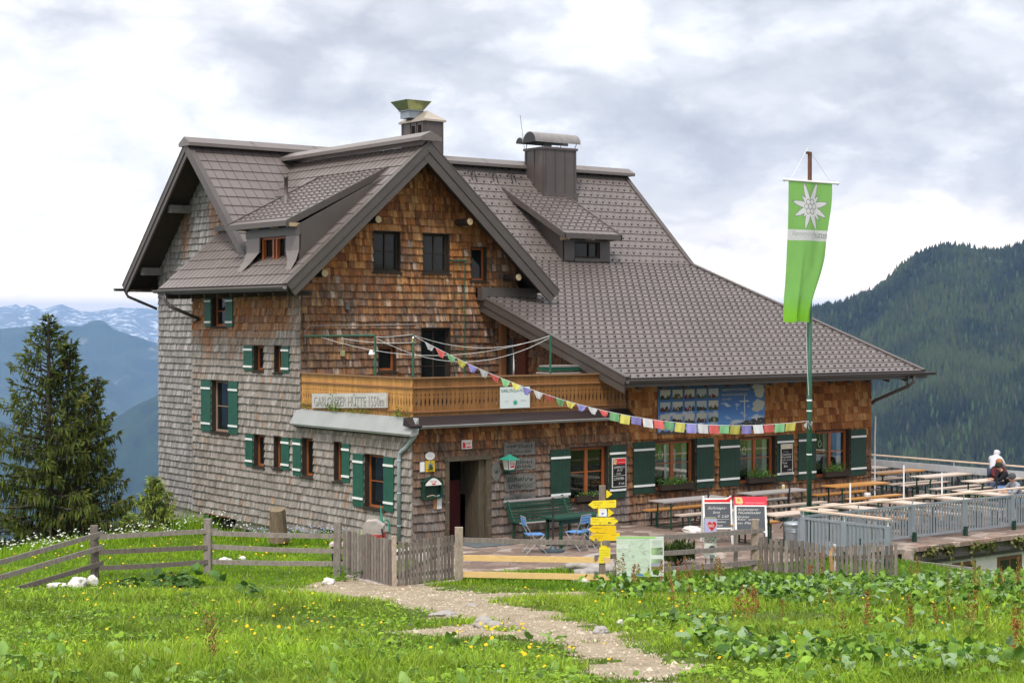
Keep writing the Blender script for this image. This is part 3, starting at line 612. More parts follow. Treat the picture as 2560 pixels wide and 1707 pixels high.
mb.prism([(6.97, YE+.03, ZE2-.13), (6.97, YE+.03, ZE2-.16), (6.97, -.02, ZE2+1.1*SL-.17), (6.97, -.02, ZE2+1.1*SL-.14)], (XE2-6.97, 0, 0))
mb.build('soffit', SOFF, hut)
for x in np.arange(6.4, XE2, .82): mb = MB(); mb.prism([(x, YE+.05, ZE2-.17), (x, YE+.05, ZE2-.30), (x, .05, ZE2+1.15*SL-.34), (x, .05, ZE2+1.15*SL-.17)], (.11, 0, 0)); mb.build('rafter', SOFF, hut)
for y in np.arange(4.8, 12.2, .8): mb = MB(); mb.box((-.7, y, 6.02), (0, y+.1, 6.13)); mb.build('rafter', SOFF, hut)
for (x, z) in ((5.14, 8.17), (6.88, 6.62), (2.05, 8.12), (.35, 6.62)):
    mb = MB(); mb.tube([(x, 4.72, z), (x, G, z)], .10, 10, m=0); mb.tube([(x, 4.70, z), (x, 4.72, z)], .098, 10, m=1); mb.build('purlin', [DKWOOD, MATS['pale_rafter']], hut)
for (y, z) in ((14.2, 8.85), (16.2, 6.95)):
    mb = MB(); mb.box((.42, y-.1, z-.12), (XW+.05, y+.1, z+.12)); mb.build('purlin', mat('weathered_beam', (.16, .15, .14), rough=.85, var=.3), hut) if 'weathered_beam' not in MATS else mb.build('purlin', MATS['weathered_beam'], hut)
# gutters and downpipes
def gutter(a, b, r, name, m):
    a, b = Vector(a), Vector(b); d = (b-a).normalized(); s = d.cross(Vector((0, 0, 1))); mb = MB(); n = 8; pts = []
    for k in range(n+1):
        t = math.pi*k/n; pts.append(s*(r*math.cos(t))-Vector((0, 0, 1))*(r*math.sin(t)))
    pts += [p*.86 for p in reversed(pts)]
    mb.prism([a+p for p in pts], b-a); mb.tube([a+s*r, b+s*r], .014, 6); mb.tube([a-s*r, b-s*r], .014, 6)
    return mb.build(name, m, hut)
DKG = mat('dark_gutter', (0.06, 0.052, 0.05), rough=.4, var=.1, spec=.5)
gutter((-.90, GF+.05, 6.25), (-.90, YB+.15, 6.25), .075, 'gutter', RIDGE); gutter((XA-.05, YE-.08, 3.80), (XE2+.35, YE-.08, 3.80), .085, 'gutter', DKG)
gutter((0, -.36, 2.79), (6.95, -.36, 2.79), .065, 'gutter', GREYMET); gutter((XV-.3, YR+4.62, 6.40), (4, YR+4.62, 6.40), .075, 'gutter', DKG)
mb = MB(); mb.box((XA, YE-.01, 3.62), (XE2+.1, YE+.03, 3.80)); mb.build('eaves_board', FASC, hut)
mb = MB(); mb.box((-.83, GF+.06, 6.14), (-.79, YB+.1, 6.29)); mb.build('eaves_board', FASC, hut)
mb = MB(); mb.tube([(-.90, 11.75, 6.18), (-.90, 11.72, 5.95), (-.82, 11.6, 5.78), (-.10, 11.2, 5.42), (-.06, 11.55, 5.36)], .05, 10); mb.build('downpipe', DKG, hut, smooth=True)
mb = MB(); mb.tube([(.3, 17.2, 6.33), (.35, 17.1, 6.15), (1.15, 16.62, 5.75)], .045, 10); mb.build('downpipe', DKG, hut, smooth=True)
mb = MB(); mb.tube([(17.3, YE-.08, 3.72), (17.3, YE-.06, 3.52), (17.2, YE+.05, 3.40), (16.85, -.1, 2.95), (16.83, .1, 2.8)], .055, 10); mb.tube([(17.05, YE-.08, 3.72), (17.08, YE, 3.45)], .03, 8); mb.build('downpipe', DKG, hut, smooth=True)
mb = MB(); mb.tube([(-.05, -.30, 2.76), (-.07, -.20, 2.55), (-.09, .15, 2.25), (-.09, .40, 2.12), (-.09, .45, 1.98), (-.09, .45, -.1)], .052, 12)
for z in (1.9, 1.1, .3): mb.tube([(-.09, .45, z), (-.09, .45, z+.03)], .062, 12)
mb.build('downpipe', mat('blue_grey_pipe', (.30, .37, .40), rough=.5, dirt=(.22, .27, .28, .5)), hut, smooth=True)
# chimneys
mb = MB(); mb.box((13.09, 11.33, 9.0), (14.50, 12.46, 11.30))
for x in (13.13, 13.55, 13.98, 14.40): mb.box((x, 11.305, 9.5), (x+.025, 11.33, 11.28))
for y in (11.42, 11.9, 12.36): mb.box((13.065, y, 9.6), (13.09, y+.025, 11.28))
mb.box((13.05, 11.29, 11.28), (14.54, 12.50, 11.36)); mb.box((13.06, 11.29, 9.3), (14.53, 11.33, 9.78))
ch = mb.build('chimney', mat('chimney_metal', (0.085, 0.068, 0.062), rough=.45, var=.15, nscale=2, spec=.5), hut)
mb = MB()
for (yc, r, x0, x1) in ((11.72, .36, 12.72, 14.72), (12.28, .20, 12.72, 14.3)):
    ps = [(x0, yc+r*math.cos(t), 11.52+r*math.sin(t)) for t in np.linspace(0, math.pi, 14)]+[(x0, yc+(r-.02)*math.cos(t), 11.52+(r-.02)*math.sin(t)) for t in np.linspace(math.pi, 0, 14)]
    mb.prism(ps, (x1-x0, 0, 0), m=0); mb.add([(x0-.004, yc+(r-.015)*math.cos(t), 11.52+(r-.015)*math.sin(t)) for t in np.linspace(0, math.pi, 14)], [tuple(range(14))], m=1)  # black half-disc paints the shade inside the open barrel end
for x in (13.1, 13.8, 14.45):
    for y in (11.38, 12.4): mb.beam((x, y, 11.34), (x+.08, y+(-.03 if y < 12 else .04), 11.54), .02, .02, m=1)
mb.build('chimney_cover', [mat('cover_metal', (0.22, .20, .19), rough=.35, spec=.5), BLACKM], ch, smooth=False)
mb = MB(); mb.tube([(13.09, 12.46, 11.3), (13.0, 12.6, 12.55)], .008, 5, m=0); mb.build('lightning_rod', BLACKM, ch)
mb = MB(); mb.box((8.66, 12.15, 9.9), (9.42, 13.55, 12.02))
for y in (12.2, 12.62, 13.0, 13.45): mb.box((8.635, y, 10.4), (8.66, y+.03, 12.0))
mb.box((8.70, 12.13, 10), (8.73, 12.15, 12)); mb.box((9.36, 12.13, 10), (9.39, 12.15, 12))
for y in (12.36, 12.74): mb.box((8.63, y, 11.45), (8.655, y+.15, 11.88), m=1)
ch1 = mb.build('chimney', [MATS['chimney_metal'], DARK], hut)
COP = mat('pale_tarnished_metal', (0.42, .36, .29), rough=.35, var=.2, nscale=4, metal=.3)
mb = MB(); e = .07; mb.box((8.66-e, 12.15-e, 12.0), (9.42+e, 13.55+e, 12.06)); 
b = [(8.66-e, 12.15-e, 12.06), (9.42+e, 12.15-e, 12.06), (9.42+e, 13.55+e, 12.06), (8.66-e, 13.55+e, 12.06), (9.04, 12.55, 12.40), (9.04, 13.15, 12.40)]
mb.add(b, [(0, 1, 4), (1, 2, 5, 4), (2, 3, 5), (3, 0, 4, 5)]); mb.build('chimney_hood', COP, ch1)
mb = MB(); cx0, cy0 = 8.72, 13.05
mb.box((cx0-.26, cy0-.26, 12.15), (cx0+.26, cy0+.26, 12.40), m=1)
for k, (w0, w1, z0_, z1_) in enumerate(((.30, .50, 12.42, 12.72), (.31, .28, 12.38, 12.44))):
    o = [(cx0+sx_*w, cy0+sy_*w, z) for w, z in ((w0, z0_), (w1, z1_)) for sx_, sy_ in ((-1, -1), (1, -1), (1, 1), (-1, 1))]
    mb.add(o, [(i, (i+1) % 4, 4+(i+1) % 4, 4+i) for i in range(4)]+[(0, 3, 2, 1)], m=0 if k == 0 else 1)
mb.build('funnel_cowl', [mat('greenish_metal', (0.26, .30, .13), rough=.3, metal=.4, var=.2), GALV], ch1)
mb = MB(); vx, vy = 1.25, 8.35; vz = 8.02+(vx+.37)*1.6/3.3
mb.lathe([(.16, -.06), (.09, .12), (.055, .2), (.055, .62), (.065, .62), (.065, .72), (0, .72)], (vx, vy, vz), 14); mb.build('vent_pipe', MATS['chimney_metal'], hut, smooth=True)
# snow guard pipe with brackets near the ridge
mb = MB()
mb.tube([(9.0, 12.15, zu(12.15)+.22), (12.9, 12.15, zu(12.15)+.22)], .018, 6)
for x in (9.6, 10.6, 11.5, 12.3):
    for dx in (-.08, .08): mb.beam((x+dx, 12.0, zu(12.0)+.03), (x+dx, 12.15, zu(12.15)+.24), .02, .02); mb.beam((x+dx, 12.3, zu(12.3)+.02), (x+dx, 12.15, zu(12.15)+.24), .02, .02)
mb.build('snow_guard', BLACKM, hut)

# balcony --------------------------------------------------------------------------------------
bal = MB(); bal.box((0, 0, 2.84), (6.98, G-.04, 2.92), c=(.2, .15, .1)); bal.box((-.03, -.03, 2.84), (6.95, .0, 3.02), c=(.10, .06, .04))
balcony = bal.build('balcony', BALC, hut)
def balc_panel(O, U, Nn, L_, c0, name):
    O, U, Nn = Vector(O), Vector(U), Vector(Nn); mb = MB(); Z = Vector((0, 0, 1)); n = round(L_/.128); w = L_/n
    prof = [(2.97, .46), (2.995, .22), (3.02, .46), (3.03, .475), (3.22, .475), (3.26, .36), (3.34, .24), (3.42, .36), (3.47, .475), (3.50, .475), (3.525, .26), (3.56, .475), (3.58, .48), (3.93, .48)]
    for i in range(n):
        cc = jit(c0, .16); uc = (i+.5)*w
        L1 = [O+U*(uc-w*h)+Z*z for z, h in prof]; R1 = [O+U*(uc+w*h)+Z*z for z, h in prof]
        k = len(prof); th = Nn*.022; V = L1+R1+[q-th for q in L1]+[q-th for q in R1]
        F = []
        for j in range(k-1):
            F.append((j, k+j, k+j+1, j+1)); F.append((2*k+j, 2*k+j+1, 3*k+j+1, 3*k+j)); F.append((j, j+1, 2*k+j+1, 2*k+j)); F.append((k+j, 3*k+j, 3*k+j+1, k+j+1))
        mb.add(V, F, c=cc)
    o = mb.build(name, BALC, balcony); mb = MB()
    def rail(z0, z1, n0, n1, c): 
        a = O+Nn*n0+Z*z0; mb.prism([a, O+Nn*n1+Z*z0, O+Nn*n1+Z*z1, O+Nn*n0+Z*z1], U*L_, c=c)
    rail(3.93, 3.965, -.06, .05, (.24, .13, .06)); rail(3.70, 3.735, 0.001, .035, (.30, .14, .06)); rail(3.10, 3.14, 0.001, .035, (.27, .12, .05))
    mb.build('handrail', BALC, balcony); return o
balc_panel((0, 0, 0), (1, 0, 0), (0, -1, 0), 6.9, (.22, .10, .03), 'railing_boards')
balc_panel((0, G-.02, 0), (0, -1, 0), (-1, 0, 0), G-.02, (.45, .225, .058), 'railing_boards')
mb = MB()
mb.prism([(-.045, G+.15, 2.96), (-.02, G+.15, 2.99), (-.02, G+.15, 2.60), (-.25, G+.15, 2.545), (-.27, G+.15, 2.60)], (0, -G-.45, 0)); mb.build('metal_skirt', GREYMET, balcony)
mb = MB(); mb.prism([(-.28, -.03, 3.0), (-.28, -.38, 2.80), (-.28, -.36, 2.765), (-.28, -.0, 2.80)], (7.2, 0, 0)); mb.build('canopy_sheet', mat('dark_brown_sheet', (.022, .014, .014), rough=.5), balcony)
for y in np.arange(.1, 5.5, .19): mb = MB(); mb.box((-.14, y, 2.50), (-.03, y+.12, 2.56)); mb.build('board_end', SOFF, balcony)
# ---------------------------------------------------------------- ground
PAVE = [(-.3, -.4), (-1.2, -2.2), (-3.3, -4.4), (-2.4, -4.95), (-1.1, -4.6), (.7, -5.2), (1.2, -6.6), (3.4, -7.35), (6.2, -7.5), (20.6, -7.45), (20.6, 13), (16.9, 13), (16.9, .2), (0, .2)]
def in_poly(x, y, poly):
    x = np.asarray(x); y = np.asarray(y); c = np.zeros(x.shape, bool); n = len(poly)
    for i in range(n):
        x0, y0 = poly[i]; x1, y1 = poly[(i+1) % n]
        k = ((y0 > y) != (y1 > y)) & (x < (x1-x0)*(y-y0)/((y1-y0) or 1e-9)+x0); c ^= k
    return c
PATH = [(34.8, -2.9, 1.1), (32.0, -2.6, 1.9), (30.3, -2.1, 1.7), (28.3, -1.3, 1.15), (26.4, -.62, .95), (24.4, 0.0, .75), (22.5, .45, .62), (20.4, .95, .62), (18.9, 1.15, .5), (17.2, 1.28, .40), (15.0, 1.30, .34), (12, 1.25, .32)]   # w, u, half width
def path_d(x, y):
    """signed: <0 inside the trodden path"""
    u = (x-CAM.x)*RR.x+(y-CAM.y)*RR.y; w = (x-CAM.x)*V0.x+(y-CAM.y)*V0.y
    best = np.full(np.shape(u), 1e9)
    for (w0, u0, h0), (w1, u1, h1) in zip(PATH, PATH[1:]):
        dx, dy = u1-u0, w1-w0; t = np.clip(((u-u0)*dx+(w-w0)*dy)/(dx*dx+dy*dy), 0, 1)
        d = np.hypot(u-u0-t*dx, w-w0-t*dy)-(h0+(h1-h0)*t); best = np.minimum(best, d)
    d2 = np.hypot((u+1.6)/4.3, (w-30.6)/1.5)*1.5-1.5          # wide flat patch in front of the gates
    best = np.minimum(best, d2)
    d3 = np.hypot((u+.75)/.8, (w-21.8)/1.0)-1; best = np.minimum(best, d3*.6)
    return best+0.65*vnoise(x, y, .9, 5)+0.42*vnoise(x, y, .35, 6)+.26*vnoise(x, y, .15, 7)-.02
def grid_mesh(us, ws):
    UU, WW = np.meshgrid(us, ws); X = CAM.x+UU*RR.x+WW*V0.x; Y = CAM.y+UU*RR.y+WW*V0.y
    return X, Y
us = np.concatenate([np.arange(-60, -13, 1.2), np.arange(-13, 14, .14), np.arange(14, 60, 1.2)]); ws = np.concatenate([np.arange(-12, 12, .8), np.arange(12, 45, .14), np.arange(45, 56, .5), np.arange(56, 110, 2)])
X, Y = grid_mesh(us, ws); Zg = ground_z(X, Y)
hide = in_poly(X, Y, PAVE); Zg = np.where(hide, np.minimum(Zg, -.19)-.04, Zg)
nu, nw = len(us), len(ws); idx = np.arange(nu*nw).reshape(nw, nu)
F = np.stack([idx[:-1, :-1], idx[:-1, 1:], idx[1:, 1:], idx[1:, :-1]], -1).reshape(-1, 4)
Vt = np.stack([X, Y, Zg], -1).reshape(-1, 3); ctr = Vt[F].mean(1); pd = path_d(ctr[:, 0], ctr[:, 1])
ispath = pd < 0
GRND = mat('meadow_soil', (0.075, 0.115, 0.022), rough=.95, var=.35, nscale=3, dirt=(.10, .085, .04, .5), dscale=2.5, spec=.1)
GRAV = mat('gravel', (0.325, 0.265, 0.185), rough=.95, var=.30, nscale=14, dirt=(.20, .15, .095, .9), dscale=2.2, spec=.15, bump=1.0, bscale=30, detail=10)
ground = np_mesh('ground', Vt, F[~ispath], GRND, smooth=True); tag(ground, kind='structure')
path = np_mesh('gravel_path', Vt, F[ispath], GRAV, smooth=True); tag(path, kind='structure')
# flagstone paving
def paving_mat():
    m = bpy.data.materials.new('flagstones'); m.use_nodes = True; t = m.node_tree; t.nodes.clear(); l = t.links.new
    o = N(t, 'ShaderNodeOutputMaterial'); p = N(t, 'ShaderNodeBsdfPrincipled'); tc = N(t, 'ShaderNodeTexCoord')
    v = N(t, 'ShaderNodeTexVoronoi'); v.feature = 'F1'; v.inputs['Scale'].default_value = 2.2; l(tc.outputs['Object'], v.inputs['Vector'])
    v2 = N(t, 'ShaderNodeTexVoronoi'); v2.feature = 'DISTANCE_TO_EDGE'; v2.inputs['Scale'].default_value = 2.2; l(tc.outputs['Object'], v2.inputs['Vector'])
    cr = N(t, 'ShaderNodeValToRGB'); s = N(t, 'ShaderNodeSeparateColor'); l(v.outputs['Color'], s.inputs[0]); l(s.outputs[0], cr.inputs[0])
    e = cr.color_ramp.elements; e[0].color = (.15, .098, .078, 1); e[1].color = (.36, .29, .25, 1); k = e.new(.6); k.color = (.22, .155, .125, 1)
    n = N(t, 'ShaderNodeTexNoise'); n.inputs['Scale'].default_value = 9; n.inputs['Detail'].default_value = 8; l(tc.outputs['Object'], n.inputs['Vector'])
    mr = N(t, 'ShaderNodeMapRange'); mr.inputs[3].default_value = .45; mr.inputs[4].default_value = 1.5; l(n.outputs[0], mr.inputs[0])
    g = N(t, 'ShaderNodeMapRange'); g.inputs[2].default_value = .035; l(v2.outputs[0], g.inputs[0])
    cz = N(t, 'ShaderNodeCombineXYZ'); [l(mr.outputs[0], cz.inputs[i]) for i in range(3)]
    a = N(t, 'ShaderNodeMix', data_type='RGBA', blend_type='MULTIPLY'); a.inputs[0].default_value = 1; l(cr.outputs[0], a.inputs[6]); l(cz.outputs[0], a.inputs[7])
    b = N(t, 'ShaderNodeMix', data_type='RGBA'); l(g.outputs[0], b.inputs[0]); b.inputs[6].default_value = (.13, .12, .085, 1); l(a.outputs[2], b.inputs[7]); l(b.outputs[2], p.inputs['Base Color'])
    p.inputs['Roughness'].default_value = .85
    bp = N(t, 'ShaderNodeBump'); bp.inputs['Distance'].default_value = .02; bp.inputs['Strength'].default_value = .7; l(g.outputs[0], bp.inputs['Height']); l(bp.outputs[0], p.inputs['Normal']); l(p.outputs[0], o.inputs[0])
    return m
PAVEM = paving_mat()
mb = MB(); mb.prism([(x, y, -.16) for x, y in PAVE], (0, 0, .02)); tag(mb.build('pavement', PAVEM), kind='structure')
# ---------------------------------------------------------------- far landscape
def polar(a, r, z): return np.stack([CAM.x+r*(V0.x+RR.x*a), CAM.y+r*(V0.y+RR.y*a), z], -1)
def fbm(x, y, s, o, seed):
    v = 0; a = 1
    for i in range(o): v = v+a*vnoise(x, y, s, seed+i); s /= 2.1; a *= .5
    return v
def massif(name, a0, a1, na, skyline, r0, r1, zb, nt_, m, amp, seed, shape=1.0, ridge_noise=0.0, ns=900):
    A = np.linspace(a0, a1, na); T = np.concatenate([[-.12, -.04], np.linspace(0, 1, nt_)])
    AA, TT = np.meshgrid(A, T); rr_ = r0+(r1-r0)*TT
    el = np.interp(AA, [p[0] for p in skyline], [p[1] for p in skyline]); zr = el*r0+5.3
    tt = np.clip(TT, 0, 1)**shape; Z = zr*(1-tt)+zb*tt
    X = rr_*AA; nz = fbm(X, rr_, ns, 5, seed); rid = np.abs(fbm(X+rr_*.3, rr_*.35, ns*.7, 4, seed+9))
    w = np.clip(TT*6, 0, 1); Z = Z+amp*(nz-rid*1.2)*w + ridge_noise*fbm(X, rr_, ns*.25, 4, seed+3)*(1-w*.5)
    Z = np.where(TT < 0, zr-300*np.abs(TT)*4, Z)
    V = polar(AA, rr_, Z).reshape(-1, 3); n, k = len(T), na; idx = np.arange(n*k).reshape(n, k)
    F = np.stack([idx[:-1, :-1], idx[:-1, 1:], idx[1:, 1:], idx[1:, :-1]], -1).reshape(-1, 4)
    o = np_mesh(name, V, F, m, smooth=True); tag(o, kind='structure')
    return lambda a, t: (r0+(r1-r0)*t, a), V.reshape(n, k, 3), AA, TT
def two_tone(name, c1, c2, scale, lo, hi, rough=.95, stretch=(1, 1, 1), c3=None, s3=None):
    m = bpy.data.materials.new(name); m.use_nodes = True; t = m.node_tree; t.nodes.clear(); l = t.links.new
    o = N(t, 'ShaderNodeOutputMaterial'); p = N(t, 'ShaderNodeBsdfPrincipled'); tc = N(t, 'ShaderNodeTexCoord'); mp = N(t, 'ShaderNodeMapping'); mp.inputs['Scale'].default_value = stretch
    l(tc.outputs['Object'], mp.inputs[0]); n = N(t, 'ShaderNodeTexNoise'); n.inputs['Scale'].default_value = scale; n.inputs['Detail'].default_value = 10; n.inputs['Roughness'].default_value = .68; l(mp.outputs[0], n.inputs['Vector'])
    r = N(t, 'ShaderNodeMapRange'); r.inputs[1].default_value = lo; r.inputs[2].default_value = hi; l(n.outputs[0], r.inputs[0])
    x = N(t, 'ShaderNodeMix', data_type='RGBA'); l(r.outputs[0], x.inputs[0]); x.inputs[6].default_value = (*c1, 1); x.inputs[7].default_value = (*c2, 1); c = x.outputs[2]
    if c3:
        n2 = N(t, 'ShaderNodeTexNoise'); n2.inputs['Scale'].default_value = s3; n2.inputs['Detail'].default_value = 8; n2.inputs['Roughness'].default_value = .7; l(tc.outputs['Object'], n2.inputs['Vector'])
        r2 = N(t, 'ShaderNodeMapRange'); r2.inputs[1].default_value = .60; r2.inputs[2].default_value = .68; r2.inputs[4].default_value = .8; l(n2.outputs[0], r2.inputs[0])
        x2 = N(t, 'ShaderNodeMix', data_type='RGBA'); l(r2.outputs[0], x2.inputs[0]); l(c, x2.inputs[6]); x2.inputs[7].default_value = (*c3, 1); c = x2.outputs[2]
    l(c, p.inputs['Base Color']); p.inputs['Roughness'].default_value = rough; p.inputs['Specular IOR Level'].default_value = .1; l(p.outputs[0], o.inputs[0]); return m
M_SNOW = two_tone('snowy_rock', (.16, .17, .18), (.85, .87, .9), .0055, .52, .62, stretch=(1, 1, 2.2))
M_BLUE = two_tone('far_forest', (.016, .030, .020), (.04, .06, .032), .004, .4, .62, c3=(.30, .29, .27), s3=.0016)
M_MID = two_tone('forest_slope', (.010, .020, .014), (.028, .05, .02), .006, .4, .62)
M_FLOOR = two_tone('forest_floor', (.006, .010, .010), (.018, .026, .014), .012, .4, .6, c3=(.30, .28, .24), s3=.006)
sky_snow = [(-.5, .006), (-.36, .009), (-.304, .0085), (-.294, .0106), (-.291, .0082), (-.287, .0106), (-.28, .0078), (-.267, .0109), (-.256, .0073), (-.249, .0068), (-.233, .0088), (-.22, .0078), (-.209, .0073), (-.15, .008), (0, .004), (.15, .006)]
massif('snowy_mountains', -.5, .15, 500, sky_snow, 30000, 21000, -420, 60, M_SNOW, 420, 3, ridge_noise=50, ns=2600)
sky_blue = [(-.5, -.001), (-.36, -.002), (-.304, -.0039), (-.283, -.0017), (-.267, -.0017), (-.256, -.0022), (-.250, 0.0006), (-.246, .0016), (-.242, .0008), (-.236, -.0039), (-.224, -.0079), (-.209, -.0127), (-.18, -.018), (-.1, -.01), (.05, -.03)]
massif('blue_mountains', -.5, .05, 420, sky_blue, 16000, 11000, -1240, 60, M_BLUE, 520, 5, ridge_noise=10, ns=1700)
sky_mid = [(-.5, -.05), (-.36, -.056), (-.304, -.058), (-.285, -.066), (-.26, -.072), (-.24, -.060), (-.225, -.050), (-.209, -.0425), (-.19, -.04), (-.1, -.05), (.02, -.06)]
massif('wooded_slope', -.5, .02, 300, sky_mid, 8200, 5200, -1150, 50, M_MID, 380, 8, ridge_noise=6, ns=700)
sky_hill = [(0, -.06), (.10, -.03), (.14, .0005), (.174, .0078), (.196, .0125), (.2075, .0170), (.216, .0205), (.222, .026), (.228, .0318), (.233, .0365), (.239, .0405), (.247, .0440), (.256, .0460), (.267, .0452), (.275, .0436), (.282, .0432), (.291, .0430), (.297, .0452), (.304, .0475), (.33, .056), (.42, .05), (.55, .04)]
_, HV, HA, HT = massif('wooded_hill', 0.0, .55, 360, sky_hill, 3700, 2100, -290, 110, M_FLOOR, 70, 12, ridge_noise=5, ns=600)
fl = MB(); fl.add([(-60000, -60000, -1250), (60000, -60000, -1250), (60000, 60000, -1250), (-60000, 60000, -1250)], [(0, 1, 2, 3)]); tag(fl.build('valley_floor', M_MID), kind='structure')
# conifers of the wooded hill: one mass nobody could count
NT = 42000; n, k = HV.shape[:2]
fa = rng.uniform(.11*0+0.10, .50, NT); ft = np.minimum(rng.uniform(0, 1, NT)**0.9, 0.999); ft[:2600] = rng.uniform(0, .03, 2600)
fi = (np.searchsorted(HT[:, 0], ft)-1).clip(0, n-2); ga = fa/.55*(k-1); gi = ga.astype(int).clip(0, k-2); fx = (ga-gi)[:, None]
fy = ((ft-HT[fi, 0])/(HT[fi+1, 0]-HT[fi, 0]))[:, None]
base = (HV[fi, gi]*(1-fx)+HV[fi, gi+1]*fx)*(1-fy)+(HV[fi+1, gi]*(1-fx)+HV[fi+1, gi+1]*fx)*fy
dens = fbm(base[:, 0], base[:, 1], 260, 3, 30); keep = dens+rng.uniform(-.3, .3, NT) > -.50; base = base[keep]; NT = len(base); dens = dens[keep]
hh = rng.uniform(9, 22, NT)*(1-.35*(ft[keep] < .03)); rad = hh*rng.uniform(.15, .24, NT); ns_ = 6
ang = np.linspace(0, 2*np.pi, ns_, endpoint=False)[None]+rng.uniform(0, 6, NT)[:, None]; jr = rng.uniform(.7, 1.25, (NT, ns_))
low = np.stack([base[:, 0, None]+np.cos(ang)*rad[:, None]*jr, base[:, 1, None]+np.sin(ang)*rad[:, None]*jr, base[:, 2, None]+hh[:, None]*(.02+.12*rng.random((NT, ns_)))], -1)
top = base.copy(); top[:, 2] += hh; top[:, :2] += rng.uniform(-.6, .6, (NT, 2))
V = np.concatenate([low, top[:, None]], 1).reshape(-1, 3); b = (np.arange(NT)*(ns_+1))[:, None]
F = np.stack([b+np.arange(ns_), b+(np.arange(ns_)+1) % ns_, b+ns_+0*np.arange(ns_)], -1).reshape(-1, 3)
dn2 = fbm(base[:, 0], base[:, 1], 90, 3, 44); g = np.clip(dens*.9+dn2*.8+.40+rng.uniform(-.25, .25, NT), 0, 1)[:, None]; cc = np.array([.006, .010, .009])*(1-g)+np.array([.040, .052, .018])*g
lt = rng.random(NT) < .07; cc[lt] = np.array([.042, .070, .026]); br = rng.random(NT) < .012; cc[br] = (.055, .045, .038)
FOR = mat('conifer_needles_far', rough=.95, var=.05, nscale=.05, attr=True, spec=.05)
tag(np_mesh('far_conifer_forest', V, F, FOR, np.repeat(cc, ns_, 0)), 'dense dark conifer forest covering the high hill on the right', 'forest', kind='stuff')

# haze
hz = bpy.data.materials.new('haze'); hz.use_nodes = True; t = hz.node_tree; t.nodes.clear(); o = N(t, 'ShaderNodeOutputMaterial'); pv = N(t, 'ShaderNodeVolumePrincipled')
pv.inputs['Color'].default_value = (0.34, 0.57, .96, 1); pv.inputs['Density'].default_value = HAZE_D if 'HAZE_D' in globals() else 4.6e-5; pv.inputs['Anisotropy'].default_value = 0.0
t.links.new(pv.outputs[0], o.inputs['Volume'])
mb = MB(); mb.box((-30000, -30000, -1252), (34000, 36000, 420)); tag(mb.build('haze', hz), kind='stuff', label='pale blue air filling the valley', cat='haze')

